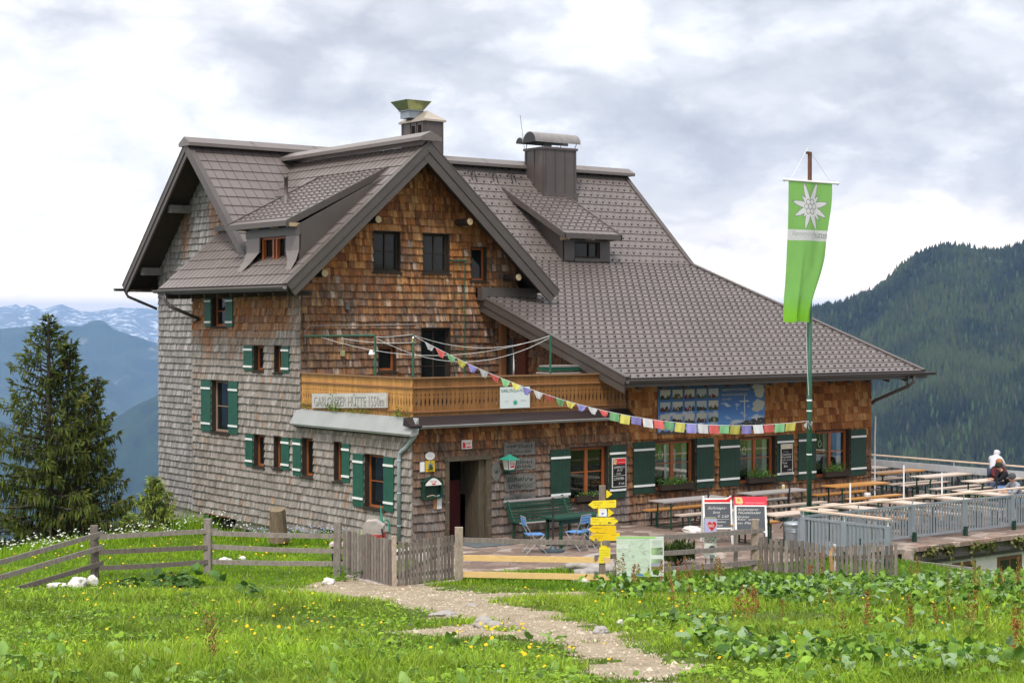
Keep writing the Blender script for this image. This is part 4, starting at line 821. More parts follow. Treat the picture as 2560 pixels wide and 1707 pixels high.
# ---------------------------------------------------------------- spruces
NEED = mat('spruce_needles', rough=.85, var=.2, nscale=3, attr=True, spec=.15, trans=.18)
BARK = mat('bark', (.085, .068, .055), rough=.95, var=.4, nscale=6, stretch=(2, 2, .6), bump=.5)
def spruce(loc, H, prof, seed, label, name='spruce_tree', stems=((0, 0, 1.0),), nb=1.0, bright=1.0, card=1.0, zmin=.06, step=1.0):
    r_ = random.Random(seed); root = thing(name, loc, label, 'tree'); V = []; F = []; C_ = []; tb = MB()
    def spray(p, d, ln, wd, col):
        """a limp needle spray: two crossed slim triangles-pairs"""
        s = d.cross(Vector((r_.uniform(-1, 1), r_.uniform(-1, 1), r_.uniform(-1, 1))))
        if s.length < 1e-3: return
        s.normalize(); b = len(V); m_ = p+d*ln*.45; V.extend([p, m_+s*wd, p+d*ln, m_-s*wd]); F.append((b, b+1, b+2, b+3)); C_.append(col)
    for (sx_, sy_, sh) in stems:
        top = Vector((sx_, sy_, H*sh)); base_ = Vector((sx_*.1, sy_*.1, 0))
        tb.tube([base_, base_.lerp(top, .35), base_.lerp(top, .7), top], [.022*H, .016*H, .009*H, .003*H], 8)
        z = zmin*H
        while z < H*sh-.1:
            f = z/(H*sh); R_ = prof(f)*(1 if sh > .95 else .6); nbr = max(4, int((5+3*(1-f))*nb)); ph = r_.uniform(0, 6.28)
            for kx in range(nbr):
                th = ph+2*math.pi*kx/nbr+r_.uniform(-.4, .4); ln = R_*r_.uniform(.55, 1.18); 
                if ln < .12: ln = .12
                st = base_.lerp(top, f)+Vector((0, 0, r_.uniform(-.1, .1))); d = Vector((math.cos(th), math.sin(th), 0)); droop = .42*(1-f)+.0; up0 = -.15*(1-f)+.5*f
                pts = []
                for q in range(8):
                    s = q/7; pts.append(st+d*ln*s+Vector((0, 0, ln*(up0*s-droop*s*s*1.1+.35*s**3*(1-f*.5)))))
                if ln > .5: tb.tube([pts[0], pts[3], pts[6]], [.016+.012*ln, .010+.006*ln, .004], 4, caps=False)
                nsp = int((10+44*ln)*nb)
                shade = r_.uniform(.75, 1.2)*bright
                for q in range(nsp):
                    s = min(1, .10+.95*math.sqrt(r_.random())) if ln > .4 else r_.random(); i = min(6, int(s*7)); p = pts[i].lerp(pts[i+1], s*7-i)
                    side = d.cross(Vector((0, 0, 1)))*r_.choice((-1, 1)); w_ = (1-s*.75)*ln*.34*r_.random()
                    p = p+side*w_+Vector((0, 0, -w_*.15+r_.uniform(-.03, .05)))
                    hang = r_.random() < .55*(1-f)+.1
                    dd = (d*r_.uniform(.0, .5)+side*r_.uniform(.0, .5)+Vector((0, 0, -1.0))) if hang else (d*r_.uniform(.3, 1)+side*r_.uniform(0, .8)+Vector((0, 0, r_.uniform(-.2, .45))))
                    dd.normalize(); tipn = s > .72
                    c0 = (.030, .046, .012) if not tipn else (.066, .085, .016)
                    if r_.random() < .22: c0 = (.075, .085, .02)
                    if r_.random() < .05: c0 = (.07, .045, .02)
                    k_ = shade*r_.uniform(.7, 1.3); spray(p, dd, r_.uniform(.13, .32)*card*(1.25 if hang else .8), r_.uniform(.016, .034)*card, (c0[0]*k_, c0[1]*k_, c0[2]*k_))
            z += step*(.10+.17*(1-f))*(H/8.5)**.5*(1 if nb >= 1 else 1.2)
    tr = tb.build('trunk', BARK, root); np_mesh('crown', np.array([tuple(v) for v in V]), np.array(F), NEED, np.array(C_), parent=root)
    return root
def gp(u, w):
    x, y = CAM.x+u*RR.x+w*V0.x, CAM.y+u*RR.y+w*V0.y; return (x, y, float(ground_z(x, y)))
p = gp((122-1280)/4213*49.5, 49.5)
spruce((p[0], p[1], -3.2), 8.65, lambda f: np.interp(f, [0, .1, .25, .45, .62, .78, .9, 1], [2.3, 3.0, 3.3, 2.6, 1.75, 1.0, .5, .1])*1.0, 5, 'tall dark spruce with drooping branches on the slope left of the hut', stems=((0, 0, 1.0), (.55, -.35, .93), (1.15, -.85, .80)), nb=1.0, bright=1.4, step=1.6)
spruce(gp((385-1280)/4213*49.0, 49.0)[:2]+(-1.15,), 2.0, lambda f: 1.0*(1-f)+.05, 9, 'small yellowish green spruce beside the concrete foot of the grey wall', name='young_spruce', bright=4.2, card=.62, nb=1.3)
spruce(gp((325-1280)/4213*47.5, 47.5)[:2]+(-1.5,), 1.35, lambda f: .8*(1-f)+.05, 19, 'low young spruce between the tall spruce and the small yellowish one', name='young_spruce', bright=3.4, card=.6, nb=1.2)
# ---------------------------------------------------------------- things on and around the hut
Z3 = Vector((0, 0, 1))
def copy_tree(o, parent=None, **kw):
    c = o.copy(); scene.collection.objects.link(c); c.parent = parent
    for ch in list(o.children): copy_tree(ch, c)
    for a, b in kw.items():
        if a in ('location', 'rotation_euler', 'scale'): setattr(c, a, b)
        else: c[a] = b
    return c
# flag pole with hanging banner
pole = thing('flagpole', (7.43, -6.11, -.14), 'tall green flagpole with a rusty top standing by the terrace railing', 'flagpole')
PG = mat('pole_green', (0.015, 0.095, 0.055), rough=.5, dirt=(.10, .14, .11, .5), dscale=5)
RUST = mat('rusty_iron', (0.12, 0.055, 0.035), rough=.8, var=.35, nscale=8)
mb = MB(); mb.tube([(0, 0, .0), (0, 0, 6.4)], .062, 14); mb.tube([(0, 0, 1.0), (0, 0, 6.2)], .064, 14); mb.build('pole', PG, pole, smooth=True)
mb = MB(); mb.tube([(0, 0, 6.4), (0, 0, 9.55)], .052, 12); mb.box((-.12, -.02, 9.50), (.05, .02, 9.56)); mb.build('pole_top', RUST, pole)
mb = MB(); mb.box((-.22, -.09, 0), (-.10, .09, 1.02)); mb.box((.10, -.09, 0), (.22, .09, 1.02)); mb.box((-.26, -.14, 0), (.26, .14, .04)); mb.tube([(-.24, 0, .8), (.24, 0, .8)], .02, 8); mb.tube([(-.24, 0, .25), (.24, 0, .25)], .02, 8); mb.build('bracket', PG, pole)
mb = MB(); mb.tube([(0, 0, 3.55), (0, 0, 3.59)], .07, 12); mb.tube([(0, 0, 3.30), (0, 0, 3.33)], .07, 12); mb.tube([(0, 0, 2.25), (0, 0, 2.28)], .069, 12); mb.build('clamp', WHITE, pole)
FLAGY = mat('flag_cloth', rough=.8, var=.06, attr=True, nscale=2, trans=.6)
flag = thing('hanging_flag', (7.35, -6.22, 8.69), 'long green banner flag with a white edelweiss hanging from the flagpole', 'flag')
GRN = (.27, .58, .15); GRN2 = (.28, .64, .05)
LW, HF = 1.56, 3.36
nx, nz = 110, 260; V = []; F = []; cc = []
def fp(a, b):      # a in -.5..~.5 across, b 0 (top)..1 (bottom)
    lft = -.77-.11*sm(b, .55, 1); rgt = .75-.40*sm(b, .05, .62)*.75-.60*sm(b, .5, 1.0)
    x = lft+(rgt-lft)*a; k = sm(b, .25, 1)
    y = .13*k*math.sin(a*11+.6+b*1.5)+.05*math.sin(a*5+b*4)*b+.035*k*math.sin(a*23+b*6)-.16*k*(a**4)
    return x, y, -b*HF-.03*math.sin(a*9)*k
EDG = []
def star(u, v):    # edelweiss test in metres from its centre: returns None / 'w' / 'g' / 'o'
    r = math.hypot(u, v); th = math.atan2(v, u)
    for q in range(7):
        if q == 0: px_, py_ = 0, 0
        else: px_, py_ = .125*math.cos(q*math.pi/3), .125*math.sin(q*math.pi/3)
        d = math.hypot(u-px_, v-py_)
        if d < .058: return 'w'
        if d < .072: return 'o'
    best = None
    for q, (a0, ln, wd) in enumerate([(68, .64, .082), (112, .64, .082), (10, .62, .082), (170, .62, .082), (-25, .60, .082), (-155, .58, .082), (-72, .60, .082), (-108, .60, .082), (42, .40, .06), (138, .40, .06), (-48, .46, .06), (-132, .36, .06)]):
        a_ = math.radians(a0); s = u*math.cos(a_)+v*math.sin(a_); c_ = abs(-u*math.sin(a_)+v*math.cos(a_))
        if 0 < s < ln:
            w_ = wd*math.sin(math.pi*min(1, (s/ln)**.8*.97+.02))**.7
            if c_ < w_-.016: return 'w'
            if c_ < w_: best = 'o'
    return best
for j in range(nz+1):
    for i in range(nx+1):
        V.append(fp(i/nx, j/nz))
for j in range(nz):
    for i in range(nx):
        b = (j+.5)/nz; x = (V[j*(nx+1)+i][0]+V[j*(nx+1)+i+1][0])/2; z = -(j+.5)/nz*HF; a = (i+.5)/nx
        c = lerp3(GRN, GRN2, sm(b, .80, .97))
        if .345 < b < .425: c = (.78, .80, .78)
        s = star((x-.0+.02)*1.0, z+.60)
        if s == 'w' and b < .34: c = (.80, .81, .80)
        if s == 'o' and b < .34: c = (.18, .2, .2)
        q = j*(nx+1)+i; F.append((q, q+1, q+nx+2, q+nx+1)); cc.append(c)
np_mesh('flag_cloth', np.array(V), np.array(F), FLAGY, np.array(cc), parent=flag, smooth=True)
mb = MB(); ty = -.06; add_text(mb, 'Alpenvereins', (-.70, -.055, -1.345), (1, 0, 0), (0, 0, 1), width=.72, height=.15, c=(.35, .38, .38)); add_text(mb, 'hütten', (.035, -.065, -1.35), (.995, -.0, -.02), (0, 0, 1), width=.48, height=.16, c=(.16, .18, .18)); mb.build('lettering', VCOL, flag)
mb = MB(); mb.tube([(-.92, 0, .0), (.95, 0, .0)], .028, 10); mb.lathe([(0, -.05), (.05, 0), (0, .05)], (-.92, 0, 0), 8); mb.lathe([(0, -.05), (.05, 0), (0, .05)], (.95, 0, 0), 8); mb.build('crossbar', WHITE, flag)
mb = MB(); mb.tube([(-.7, 0, .02), (.0, .1, .82)], .006, 5); mb.tube([(.7, 0, .02), (.0, .1, .82)], .006, 5); mb.tube([(-.15, 0, -HF), (-.06, .05, -4.5), (.03, .08, -5.15)], .006, 5); mb.build('cord', WHITE, flag)

# balcony clothes-line frame
cl = thing('clothesline_frame', (0, 0, 2.92), 'green metal posts and white washing lines above the balcony rail', 'clothesline')
PGB = PG
for (x, y, z) in ((.05, 1.75, 5.0), (.09, .10, 5.02), (4.38, .1, 4.98)):
    mb = MB(); mb.tube([(x, y, 0), (x, y, z-2.92)], .028, 8); mb.build('post', PG, cl)
mb = MB(); mb.tube([(.05, 1.75, 2.06), (.05, 5.25, 2.02)], .024, 8); mb.build('crossbar', PG, cl)
def sagline(a, b, s, r, n=14): a, b = Vector(a), Vector(b); return [a.lerp(b, k/n)-Z3*(4*s*(k/n)*(1-k/n)) for k in range(n+1)]
for a, b, s in (((.05, 1.75, 2.02), (.09, .1, 2.1), .02), ((.09, .1, 2.08), (4.38, .1, 2.05), .32), ((.05, 1.75, 2.0), (4.38, .1, 2.0), .62), ((.05, 4.4, 2.0), (4.38, .1, 2.04), .50), ((.05, 3.4, 1.98), (.09, .1, 1.9), .06)):
    mb = MB(); mb.tube(sagline(a, b, s, 0), .0055, 4); mb.build('line', WHITE, cl)
mb = MB(); mb.lathe([(0, -.03), (.07, 0), (.05, .06), (.03, .12), (0, .12)], (-.04, 1.80, 1.58), 12); mb.box((-.02, 1.74, 1.58), (.06, 1.80, 1.64)); mb.build('floodlight', WHITE, cl)
# prayer flags
pf = thing('prayer_flag_string', (.09, .1, 4.97), 'string of small coloured cloth flags from the balcony corner to the flagpole', 'bunting')
A = Vector((0, 0, .02)); B = Vector((7.36-.09, -6.12-.1, 2.93-4.97)); pts = sagline(A, B, .82, 0, 72)
mb = MB(); mb.tube(pts, .005, 4); mb.tube([A, A+Vector((-.02, -.03, -.08))], [.015, .02], 6); mb.build('cord', WHITE, pf)
pcs = [(.62, .62, .64), (.62, .13, .12), (.22, .48, .24), (.64, .60, .14), (.27, .25, .55)]
FLM = mat('thin_cloth', rough=.85, var=.1, nscale=10, attr=True, trans=.35)
for q in range(34):
    i = 2+q*2; a, b = pts[i], pts[i+2 if i+2 < len(pts) else -1]; d = b-a; a2, b2 = a.lerp(b, .06), a.lerp(b, .94); h = .205*random.uniform(.85, 1.1)
    tri = (q < 17) ; mb = MB(); cl_ = jit(pcs[q % 5], .1); sw = random.uniform(-.08, .08)
    nrm = d.cross(Z3).normalized(); n = 5; vs = []
    for r_ in range(n+1):
        f = r_/n
        for s in range(n+1):
            e = s/n; ee = e
            if tri: ee = .5+(e-.5)*(1-f*random.uniform(.5, .75)); 
            p_ = a2.lerp(b2, ee)+Vector((0, 0, -h*f*(.8 if tri else 1)))+nrm*(.03*math.sin(e*7+q)*f+sw*f)+(b2-a2)*(.12*f*math.sin(q*1.3))
            vs.append(p_)
    mb.add(vs, [(r_*(n+1)+s, r_*(n+1)+s+1, (r_+1)*(n+1)+s+1, (r_+1)*(n+1)+s) for r_ in range(n) for s in range(n)], c=cl_); mb.build('flag', FLM, pf)
# rosette of cloth at the ends
mb = MB()
for q in range(8): v = Vector((random.uniform(-.1, .1), random.uniform(-.1, .05), random.uniform(-.2, .05))); mb.add([B, B+v, B+v*.6+Vector((.05, .0, -.12))], [(0, 1, 2)], c=random.choice([pcs[0], pcs[1], pcs[0]]))
for q in range(6): v = Vector((random.uniform(-.08, .08), random.uniform(-.08, .05), random.uniform(-.22, .02))); mb.add([A, A+v, A+v*.6+Vector((.05, .0, -.1))], [(0, 1, 2)], c=random.choice([pcs[3], pcs[4]]))
mb.build('cloth_knot', FLM, pf)

# signs on the balcony -----------------------------------------------------------------
s = thing('hut_name_board', (-.03, 4.66, 3.02), 'grey weathered board with carved hut name on the left balcony railing', 'sign')
mb = MB(); dz = .0; mb.prism([(0, 0, .02), (0, 0, .40), (0, -3.62, .54), (0, -3.62, .17)], (-.05, 0, 0)); mb.build('board', mat('silver_wood', (.47, .46, .44), rough=.8, var=.2, nscale=5, stretch=(1, .4, 4)), s)
mb = MB()
for lift, col in (((-.053, 0, -.008), (.10, .095, .09)), ((-.056, .012, .004), (.38, .37, .355))): add_text(mb, 'GABLONZER HÜTTE 1550m', (0, -.12, .075), (0, -1, .037), (0, 0, 1), width=3.4, height=.31, c=col, lift=lift)  # dark offset copy paints the shaded edge of the carved letters
mb.build('lettering', VCOL, s)
s = thing('white_name_plate', (2.62, -.06, 3.13), 'white square plate with green hut lettering on the front balcony railing', 'sign')
mb = MB(); mb.box((0, -.012, 0), (.95, 0, .54)); mb.build('plate', mat('plate_white', (.62, .68, .68), rough=.4, var=.03), s)
mb = MB(); add_text(mb, 'GABLONZER-HÜTTE', (.03, -.016, .41), (1, 0, 0), (0, 0, 1), width=.89, height=.10, c=(.04, .13, .10))
for q in range(11):
    a = q/11*2*math.pi; mb.add([(.48+.03*math.cos(a+.5), -.016, .14+.03*math.sin(a+.5)), (.48+.03*math.cos(a-.5), -.016, .14+.03*math.sin(a-.5)), (.48+.085*math.cos(a), -.016, .14+.085*math.sin(a))], [(0, 2, 1)], c=(.02, .35, .22))
mb.add([(.48+.035*math.cos(a), -.0165, .14+.035*math.sin(a)) for a in np.linspace(0, 6.28, 9)[:-1]], [tuple(range(8))], c=(.02, .35, .22))
add_text(mb, 'ÖAV', (.15, -.016, .165), (1, 0, 0), (0, 0, 1), width=.11, height=.04, c=(.3, .38, .38)); add_text(mb, 'SEKTION', (.66, -.016, .165), (1, 0, 0), (0, 0, 1), width=.16, height=.04, c=(.3, .38, .38))
mb.build('lettering', VCOL, s)
# plants growing through the left railing
LEAFM = mat('leaf', rough=.6, var=.15, nscale=5, attr=True, spec=.25, trans=.25)
def leafclump(name, loc, n, ext, size, cols, parent=None, seed=1, gravity=0):
    r_ = random.Random(seed); V = []; F = []; C_ = []
    for q in range(n):
        p_ = Vector((r_.gauss(0, ext[0]), r_.gauss(0, ext[1]), abs(r_.gauss(0, ext[2])) if ext[2] > 0 else -abs(r_.gauss(0, -ext[2])))); d = Vector((r_.uniform(-1, 1), r_.uniform(-1, 1), r_.uniform(-.4, 1)-gravity)).normalized(); sd_ = d.cross(Vector((r_.uniform(-1, 1), r_.uniform(-1, 1), r_.uniform(-1, 1))))
        if sd_.length < .01: continue
        sd_.normalize(); ln = size*r_.uniform(.6, 1.3); b = len(V); V += [p_, p_+d*ln*.5+sd_*ln*.28, p_+d*ln, p_+d*ln*.5-sd_*ln*.28]; F.append((b, b+1, b+2, b+3)); C_.append(jit(r_.choice(cols), .25))
    o = np_mesh(name, np.array([tuple(v) for v in V]), np.array(F), LEAFM, np.array(C_), parent=parent); o.location = loc; return o
LG = [(.10, .20, .02), (.16, .28, .03), (.06, .13, .02), (.22, .30, .05)]
for i, (y, z, n, w_, lb_) in enumerate(((5.0, 3.02, 70, .22, 'thin green creeper at the wall end of the left balcony railing'), (3.55, 3.02, 260, .25, 'bushy green weed hanging under the carved name board'), (2.4, 2.99, 90, .35, 'sparse green weeds below the middle of the name board'), (.40, 2.98, 110, .2, 'green weeds at the front corner of the balcony'))):
    o = leafclump('weed_plant', (-.07, y, z), n, (.035, w_, .12 if i != 1 else .16), .055, LG, seed=i+3); tag(o, lb_, 'plant')

# entrance things -------------------------------------------------------------------------
def board(name, label, cat, x0, x1, z0, z1, col, rough=.7, y=-.05, th=.02, jag=0.0, group=None, m=None):
    t_ = thing(name, (x0, y, z0), label, cat, group); w_, h_ = x1-x0, z1-z0; mb = MB()
    if jag:
        r_ = random.Random(name+label); n = 12; top = [(w_*k/n, 0, h_+r_.uniform(-jag, jag)) for k in range(n, -1, -1)]; bot = [(w_*k/n, 0, r_.uniform(-jag, jag)*.6) for k in range(n+1)]; mb.prism(bot+top, (0, -th, 0))
    else: mb.box((0, -th, 0), (w_, 0, h_))
    mb.build('board', m or mat(name+'_'+label[:12].replace(' ', '_'), col, rough=rough, var=.15), t_); return t_, w_, h_, -th-.003
OLDSIGN = mat('old_sign_wood', (.145, .138, .128), rough=.85, var=.35, nscale=6, stretch=(.6, 4, 5), bump=.4)
def scribble(mb, x, y, z, w_, h_, col, seed, n=9, lw=.006):
    """illegible brush strokes standing for worn letters"""
    r_ = random.Random(seed); k = n
    for i in range(k):
        xa = x+w_*i/k; ww = w_/k*.7
        for q in range(3):
            p0 = (xa+ww*r_.random(), y, z+h_*r_.random()); p1 = (xa+ww*r_.random(), y, z+h_*r_.random()); mb.beam(p0, p1, lw*1.0, .002, up=(0, 0, 1) if abs(p1[2]-p0[2]) < .02 else (0, 1, 0), c=col)
GRF = 'four weathered plank signs by the door'
for i, (x0, x1, z0, z1, l1, lb_) in enumerate(((2.75, 3.74, 1.93, 2.25, ('Lindwurm Schmarrn', 'mit Zwetschken'), 'weathered plank sign with green letters, topmost of four beside the door'), (2.80, 3.75, 1.55, 1.84, ('Hütten', 'schmankerl'), 'weathered plank sign with green letters, partly behind the green lantern'),
      (2.77, 3.76, 1.03, 1.44, ('Nächtigung', 'für Wanderer'), 'large weathered plank sign with two green lines, third from the top'), (2.76, 3.76, .60, .93, ('Ganztägig', 'warme Küche'), 'weathered plank sign just above the green bench, lowest of four'))):
    t_, w_, h_, yy = board('plank_sign', lb_, 'sign', x0, x1, z0, z1, (0, 0, 0), jag=.022, m=OLDSIGN, group=GRF)
    mb = MB(); scribble(mb, .08, yy, h_*.52, w_-.16, h_*.32, (.015, .045, .03), i, 13, .018); scribble(mb, .12, yy, h_*.12, w_-.24, h_*.30, (.02, .04, .03), i+20, 13, .016); mb.build('lettering', VCOL, t_)
mb = MB()
t_ = thing('oval_plank', (2.50, -.05, 1.3), 'oval grey wooden disc with a dark green flower beside the door', 'sign')
mb.prism([(.145*math.cos(a), 0, .25+.25*math.sin(a)) for a in np.linspace(0, 2*math.pi, 21)[:-1]], (0, -.025, 0)); mb.build('board', OLDSIGN, t_)
mb = MB()
for q in range(8):
    a = q/8*2*math.pi; mb.add([(.02*math.cos(a+.6), -.03, .24+.02*math.sin(a+.6)), (.02*math.cos(a-.6), -.03, .24+.02*math.sin(a-.6)), (.07*math.cos(a), -.03, .24+.07*math.sin(a))], [(0, 2, 1)], c=(.01, .07, .045))
mb.build('painted_flower', VCOL, t_)
t_ = thing('wall_lantern', (2.74, -.30, 1.60), 'white glass lantern with a green roof and red lettering right of the door', 'lantern')
mb = MB(); tl = (.165, .10)
mb.add([(-.09, -.09, .0), (.09, -.09, .0), (.09, .09, .0), (-.09, .09, .0), (-.135, -.135, .25), (.135, -.135, .25), (.135, .135, .25), (-.135, .135, .25)], [(0, 3, 2, 1), (4, 5, 6, 7), (0, 1, 5, 4), (1, 2, 6, 5), (2, 3, 7, 6), (3, 0, 4, 7)]); mb.build('glass_body', mat('milk_glass', (.75, .75, .72), rough=.3), t_)
mb = MB(); mb.add([(-.20, -.20, .25), (.20, -.20, .25), (.20, .20, .25), (-.20, .20, .25), (0, 0, .39)], [(0, 3, 2, 1), (0, 1, 4), (1, 2, 4), (2, 3, 4), (3, 0, 4)]); mb.build('roof', mat('lantern_green', (.03, .25, .17), rough=.4), t_)
mb = MB(); mb.box((-.10, -.10, -.06), (.10, .10, 0)); mb.box((-.03, 0, -.12), (.03, .26, -.06))
for sx_, sy_ in ((-1, -1), (1, -1), (1, 1), (-1, 1)): mb.beam((.095*sx_, .095*sy_, 0), (.137*sx_, .137*sy_, .25), .014, .014)
mb.build('bracket', GREEND, t_)
mb = MB()
for (fx_, nn_) in (((1, 0, 0), 'f'),):
    add_text(mb, 'Stiegl', (-.085, -.125, .12), (1, 0, 0), (0, -.17, .98), width=.17, height=.07, c=(.55, .02, .03), lift=(0, -.008, 0)); mb.add([(-.06, -.126, .06), (.05, -.126, .06), (.07, -.133, .11), (-.05, -.133, .10)], [(0, 1, 2, 3)], c=(.55, .02, .03))
mb2 = mb; mb.build('lettering', VCOL, t_)
# red-white beer plate over the door
t_, w_, h_, yy = board('small_plate', 'small white enamel plate with red lettering above the doorway', 'sign', 1.43, 1.74, 2.16, 2.38, (.7, .66, .64), rough=.4)
mb = MB(); add_text(mb, 'Stiegl', (.06, yy, .10), (1, 0, 0), (0, 0, 1), width=.20, height=.08, c=(.6, .03, .04)); mb.add([(.02, yy, .02), (.12, yy, .02), (.10, yy, .14), (.03, yy, .18)], [(0, 1, 2, 3)], c=(.6, .03, .04)); mb.add([(.14, yy, .03), (.29, yy, .03), (.29, yy, .06), (.14, yy, .06)], [(0, 1, 2, 3)], c=(.6, .03, .04)); mb.build('lettering', VCOL, t_)
# three small plaques
t_ = thing('oval_plaque', (.48, -.05, 2.035), 'white oval plaque left of the doorway', 'sign'); mb = MB(); mb.prism([(.14*math.cos(a), 0, .10*math.sin(a)) for a in np.linspace(0, 2*math.pi, 21)[:-1]], (0, -.015, 0)); mb.build('plate', WHITE, t_)
mb = MB(); add_text(mb, 'ÖAV 1550', (-.07, -.019, -.02), (1, 0, 0), (0, 0, 1), width=.14, height=.035, c=(.4, .4, .4)); mb.build('lettering', VCOL, t_)
t_, w_, h_, yy = board('yellow_plate', 'square yellow plate with a round badge and a sprig of herbs, left of the doorway', 'sign', .34, .61, 1.65, 1.92, (.65, .42, .02), rough=.45)
mb = MB(); mb.add([(.135+.08*math.cos(a), yy, .15+.08*math.sin(a)) for a in np.linspace(0, 6.28, 17)[:-1]], [tuple(range(16))], c=(.35, .36, .3)); mb.build('badge', VCOL, t_)
leafclump('herb_sprig', (.13, -.05, .04), 60, (.03, .02, .09), .05, [(.04, .10, .03), (.08, .14, .05)], parent=t_, seed=5)
board('thin_notice', 'narrow white notice left of the yellow plate', 'sign', .18, .31, 1.66, 1.90, (.72, .72, .72))
t_ = thing('glass_rinser_box', (.21, -.04, .99), 'dark green open wall box with a white arched top and red lettering', 'wall box')
mb = MB(); w_ = .59
mb.box((0, -.02, 0), (w_, 0, .40)); mb.box((0, -.12, 0), (.05, -.02, .42)); mb.box((w_-.05, -.12, 0), (w_, -.02, .42)); mb.box((.05, -.12, 0), (w_-.05, -.02, .04))
arc = [(w_*k/12, 0, .42+.13*math.sin(math.pi*k/12)) for k in range(12, -1, -1)]; mb.prism([(0, 0, .40), (w_, 0, .40)]+arc, (0, -.13, 0)); mb.build('box', GREEND, t_)
mb = MB(); arc = [(.06+(w_-.12)*k/12, -.133, .37+.14*math.sin(math.pi*k/12)) for k in range(12, -1, -1)]; mb.add([(.06, -.133, .33), (w_-.06, -.133, .33)]+arc, [tuple(range(15))], c=(.75, .75, .73)); add_text(mb, 'Stiegl', (.20, -.137, .40), (1, 0, 0), (0, 0, 1), width=.19, height=.055, c=(.6, .03, .04)); mb.add([(.25, -.137, .35), (.35, -.137, .35), (.36, -.137, .385), (.24, -.137, .385)], [(0, 1, 2, 3)], c=(.6, .03, .04)); mb.build('arched_panel', VCOL, t_)
mb = MB(); mb.tube([(.12, -.09, .06), (.3, -.08, .085), (.38, -.09, .06)], .014, 6, c=(.4, .3, .2)); mb.tube([(.42, -.08, .05), (.5, -.09, .07)], .018, 6, c=(.2, .3, .4)); mb.build('small_tools', VCOL, t_)
t_, w_, h_, yy = board('paper_sheet', 'small white paper hanging below the green wall box', 'paper', .68, .82, .72, .98, (.6, .6, .6))
board('wood_strip', 'small orange strip of wood below the green wall box', 'board', .57, .66, .72, .97, (.35, .15, .05))
# house number / small lamp on gable wall
t_ = thing('wall_candle_lantern', (1.25, G-.10, 4.55), 'tiny hanging lantern on the gable wall above the balcony', 'lantern'); mb = MB(); mb.box((-.05, -.05, -.16), (.05, .05, 0)); mb.tube([(0, 0, 0), (0, 0, .22)], .006, 4); mb.build('lantern_body', mat('brass_glass', (.3, .3, .15), rough=.3), t_)
t_ = thing('vent_cap', (1.42, G-.08, 5.66), 'small dark vent cap on the gable wall', 'vent'); mb = MB(); mb.tube([(0, 0, 0), (0, 0, .2)], .07, 10); mb.build('cap', mat('vent_grey', (.1, .1, .1)), t_)
t_ = thing('wall_ladder', (4.97, G-.10, 3.0), 'thin green metal ladder fixed to the gable wall up towards the small window', 'ladder'); mb = MB()
for dx in (0, .38): mb.tube([(dx, 0, 0), (dx, 0, 4.1)], .010, 6)
mb.build('rail', PG, t_); mb = MB()
for z in np.arange(.2, 4.1, .42): mb.tube([(0, 0, z), (.38, 0, z)], .006, 6)
mb.box((-.10, .0, 4.07), (.48, .05, 4.11)); mb.build('rungs', PG, t_)
t_ = thing('wall_cable', (.1, G-.06, 5.22), 'pale cable running along the gable wall above the balcony door', 'cable'); mb = MB(); mb.tube([(0, 0, -.5), (.0, 0, -.15), (.12, 0, 0), (1.8, 0, 0), (3.6, 0, .03)], .012, 5); mb.build('cable', mat('cable_grey', (.3, .28, .26)), t_)
# stacked boards on the balcony
t_ = thing('stacked_tables', (4.9, .8, 2.92), 'folded green and grey tables stacked at the far end of the balcony', 'tables'); mb = MB()
for i, (c, z) in enumerate((((.03, .03, .03), .55), ((.30, .28, .26), 1.02), ((.015, .10, .06), 1.10), ((.015, .08, .05), 1.15), ((.25, .23, .22), 1.20))): 
    mb.box((0+.03*i, 0, z if i else .5), (1.9-.03*i, .6, z+.04 if i else 1.0), c=c)
for x in (.1, 1.8): mb.box((x, .1, 0), (x+.05, .15, .5), c=(.02, .1, .06)); mb.box((x, .45, 0), (x+.05, .5, .5), c=(.02, .1, .06))
mb.build('stack', VCOL, t_)

# menu boards on the shutters
def menu(name, label, x0, x1, z0, z1, headc, headh, frame, lines, body=(.008, .008, .009), y=-.105):
    t_ = thing(name, (x0, y, z0), label, 'menu board'); w_, h_ = x1-x0, z1-z0; mb = MB()
    mb.box((0, -.02, 0), (w_, 0, h_), c=frame); mb.add([(.022, -.0225, .022), (w_-.022, -.0225, .022), (w_-.022, -.0225, h_-.022), (.022, -.0225, h_-.022)], [(0, 1, 2, 3)], c=body)
    mb.add([(.022, -.025, h_-headh), (w_-.022, -.025, h_-headh), (w_-.022, -.025, h_-.022), (.022, -.025, h_-.022)], [(0, 1, 2, 3)], c=headc); mb.build('board', VCOL, t_)
    mb = MB()
    for (tx, x, z, ww, hh_, col, sh) in lines: add_text(mb, tx, (x, -.0265, z), (1, 0, 0), (0, 0, 1), width=ww, height=hh_, c=col, shear=sh)
    mb.build('lettering', VCOL, t_); return t_
CH = (.62, .62, .60)
t_ = menu('menu_board', 'black menu board with a red top on the shutter between the two buildings fronts', 6.31, 6.80, .92, 1.70, (.60, .03, .04), .17, (.62, .58, .55),
     [('GÄMSMILCH', .05, .50, .38, .075, CH, .3), ('(A,G)', .17, .41, .18, .07, CH, .2), ('-  3,50', .05, .33, .24, .055, CH, .2), ('LUMUMBA', .05, .19, .36, .075, CH, .2), ('€ 4,6', .22, .06, .2, .07, CH, .1), ('______', .17, .655, .28, .008, (.8, .4, .4), 0)])
